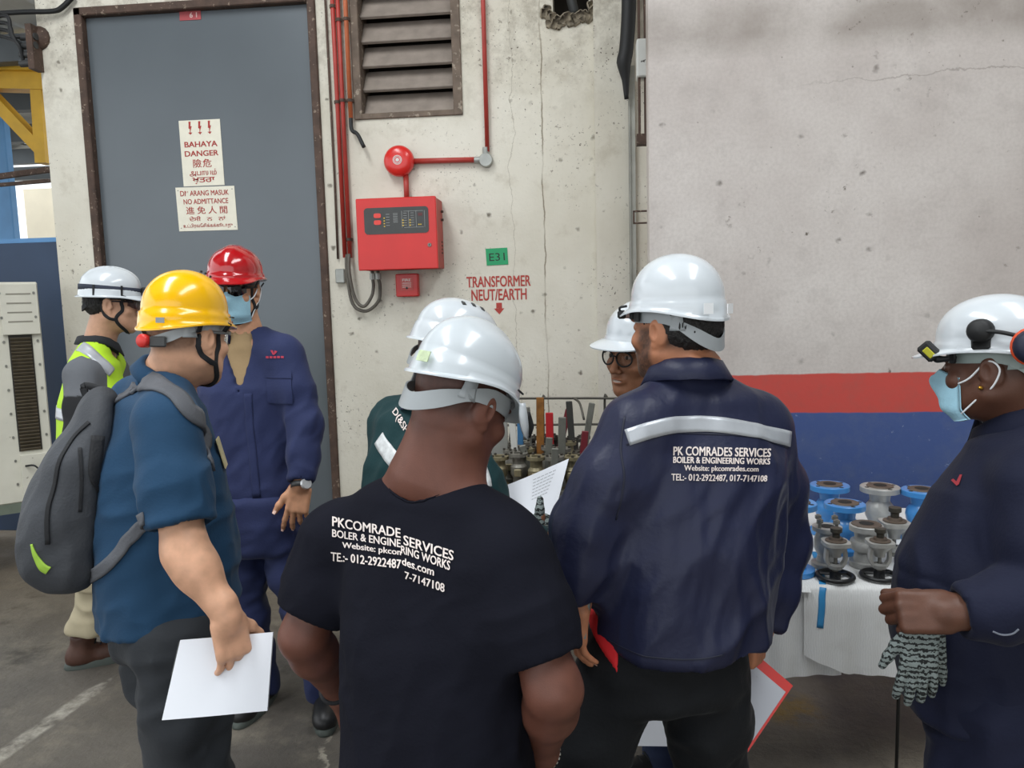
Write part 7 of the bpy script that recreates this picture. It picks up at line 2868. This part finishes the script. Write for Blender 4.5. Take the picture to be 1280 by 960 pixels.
def ball_valve(px, py, y, h, lever, lh, lw=.024, tilt=0.0, label='', body=1, sc=1.0):
    """flanged ball valve on end with its lever standing up; (px, py) is the top of the body"""
    q = on_y(px, py, y)
    c = np.array((q[0], y, BZ))
    h = max(.08, q[2] - BZ)
    o = empty('ball_valve', c, label, 'valve', 'old valves on the bench')
    r = .042 * sc
    MB().lathe([(r * .5, h), (r * .5, h - .05), (0, h - .05), (0, 0), (r, 0), (r, .014), (r * .62, .016), (r * .62, h * .3), (r * .85, h * .4), (r * .85, h * .62), (r * .62, h * .7), (r * .62, h - .016), (r, h - .014), (r, h)], c, n=20, close=True).build('body', OLD[body], o, auto=35)
    m = MB()
    bolt_ring(m, c, r * .8, 4, .006, BZ + h, .008, rn.random())
    m.split('bolt', OLD[2], o)
    m = MB().cyl(c + (0, 0, h * .5), c + (0, -.055 * sc, h * .5), .014, n=10)
    m.box((-.016, -.062 * sc, -.016), (.016, -.05 * sc, .016), None, c + (0, 0, h * .5), .003)
    m.build('stem', OLD[0], o, auto=40)
    if lever:
        R = ry(tilt)
        m = MB().box((-lw / 2, -.0055, -.02), (lw / 2, .0055, lh), R, c + (0, -.060 * sc, h * .5 + .005), .003)
        m.build('lever', LEV[lever], o)
    return o


ball_valve(676, 556, 3.42, 0, 'rust', .30, .034, 1, 'old ball valve with a long upright rusty orange lever', 2)
ball_valve(688, 545, 3.62, 0, 'red', .20, .036, 0, 'old ball valve with an upright bright red lever at the back', 2)
ball_valve(702, 560, 3.40, 0, 'grey', .22, .034, 2, 'old ball valve with a wide upright grey lever', 1)
ball_valve(716, 548, 3.60, 0, 'dark', .26, .030, -3, 'old ball valve with a tall dark lever beside the navy jacket', 2)
ball_valve(727, 565, 3.36, 0, 'maroon', .17, .030, 6, 'old ball valve with a maroon lever half behind the navy jacket', 2)
ball_valve(652, 552, 3.64, 0, 'blue', .20, .028, 0, 'old ball valve with a blue lever at the back left', 1)
ball_valve(663, 546, 3.80, 0, 'grey', .22, .026, -2, 'old ball valve with a narrow grey lever at the very back', 2)
ball_valve(646, 558, 3.48, 0, 'white', .20, .030, -4, 'old ball valve with a flat white lever', 1)
ball_valve(624, 570, 3.30, 0, None, 0, label='old brass valve without lever at the front left of the bench', body=0)
ball_valve(648, 566, 3.28, 0, None, 0, label='old valve body without lever, second from the left at the front', body=1)
ball_valve(670, 570, 3.20, 0, None, 0, label='old brass valve without lever in front of the rusty orange lever', body=0)
ball_valve(693, 570, 3.18, 0, 'grey', .12, .030, 3, 'old valve with a short grey lever at the front of the bench', 1)
ball_valve(714, 570, 3.22, 0, None, 0, label='old brass valve without lever at the front beside the wide grey lever', body=0)
ball_valve(638, 556, 3.75, 0, 'dark', .20, .026, 8, 'old ball valve with a leaning dark lever at the back left', 2)
ball_valve(606, 572, 3.34, 0, 'dark', .18, .03, -8, 'old valve with a leaning dark lever behind the green jacket', 2)
for k, (px, py, y, lv_, lh_, tl, bd, lab) in enumerate((
        (637, 562, 3.40, None, 0, 0, 1, 'old steel valve body without lever behind the front row, left'),
        (660, 560, 3.34, 'grey', .10, -12, 0, 'old brass valve with a short grey lever beside the orange lever'),
        (685, 558, 3.32, 'grey', .13, 4, 1, 'old steel valve with a short grey lever between the orange and grey levers'),
        (698, 548, 3.70, 'maroon', .22, 14, 2, 'old valve with a leaning maroon lever at the back right'),
        (712, 552, 3.50, None, 0, 0, 0, 'old brass valve body without lever at the right, second row'),
        (730, 545, 3.74, 'grey', .24, 10, 2, 'old valve with a tall leaning grey lever at the far right'),
        (632, 552, 3.64, None, 0, 0, 1, 'old steel valve body without lever by the upright plate'))):
    ball_valve(px, py, y, 0, lv_, lh_, .030, tl, lab, bd, .74)
p = on_y(622, 522, 3.5)
o = MB().box((-.045, -.012, 0), (.045, .012, p[2] - BZ), rz(8), (p[0], 3.5, BZ), .004).build('steel_plate', mat('pale_plate', '#a3a39d', .6, .2, .1, 8))
tag(o, 'pale grey steel plate standing upright at the left of the old valves', 'plate')
p0, p1 = on_z(612, 596, BZ + .03), on_z(634, 597, BZ + .03)
o = MB().box((0, -.013, -.008), (np.linalg.norm(p1 - p0) + .05, .013, .008), None, (p0[0], 3.17, BZ + .009), .004).build('loose_lever', LEV['red'])
tag(o, 'loose red lever lying at the front edge of the bench', 'lever')
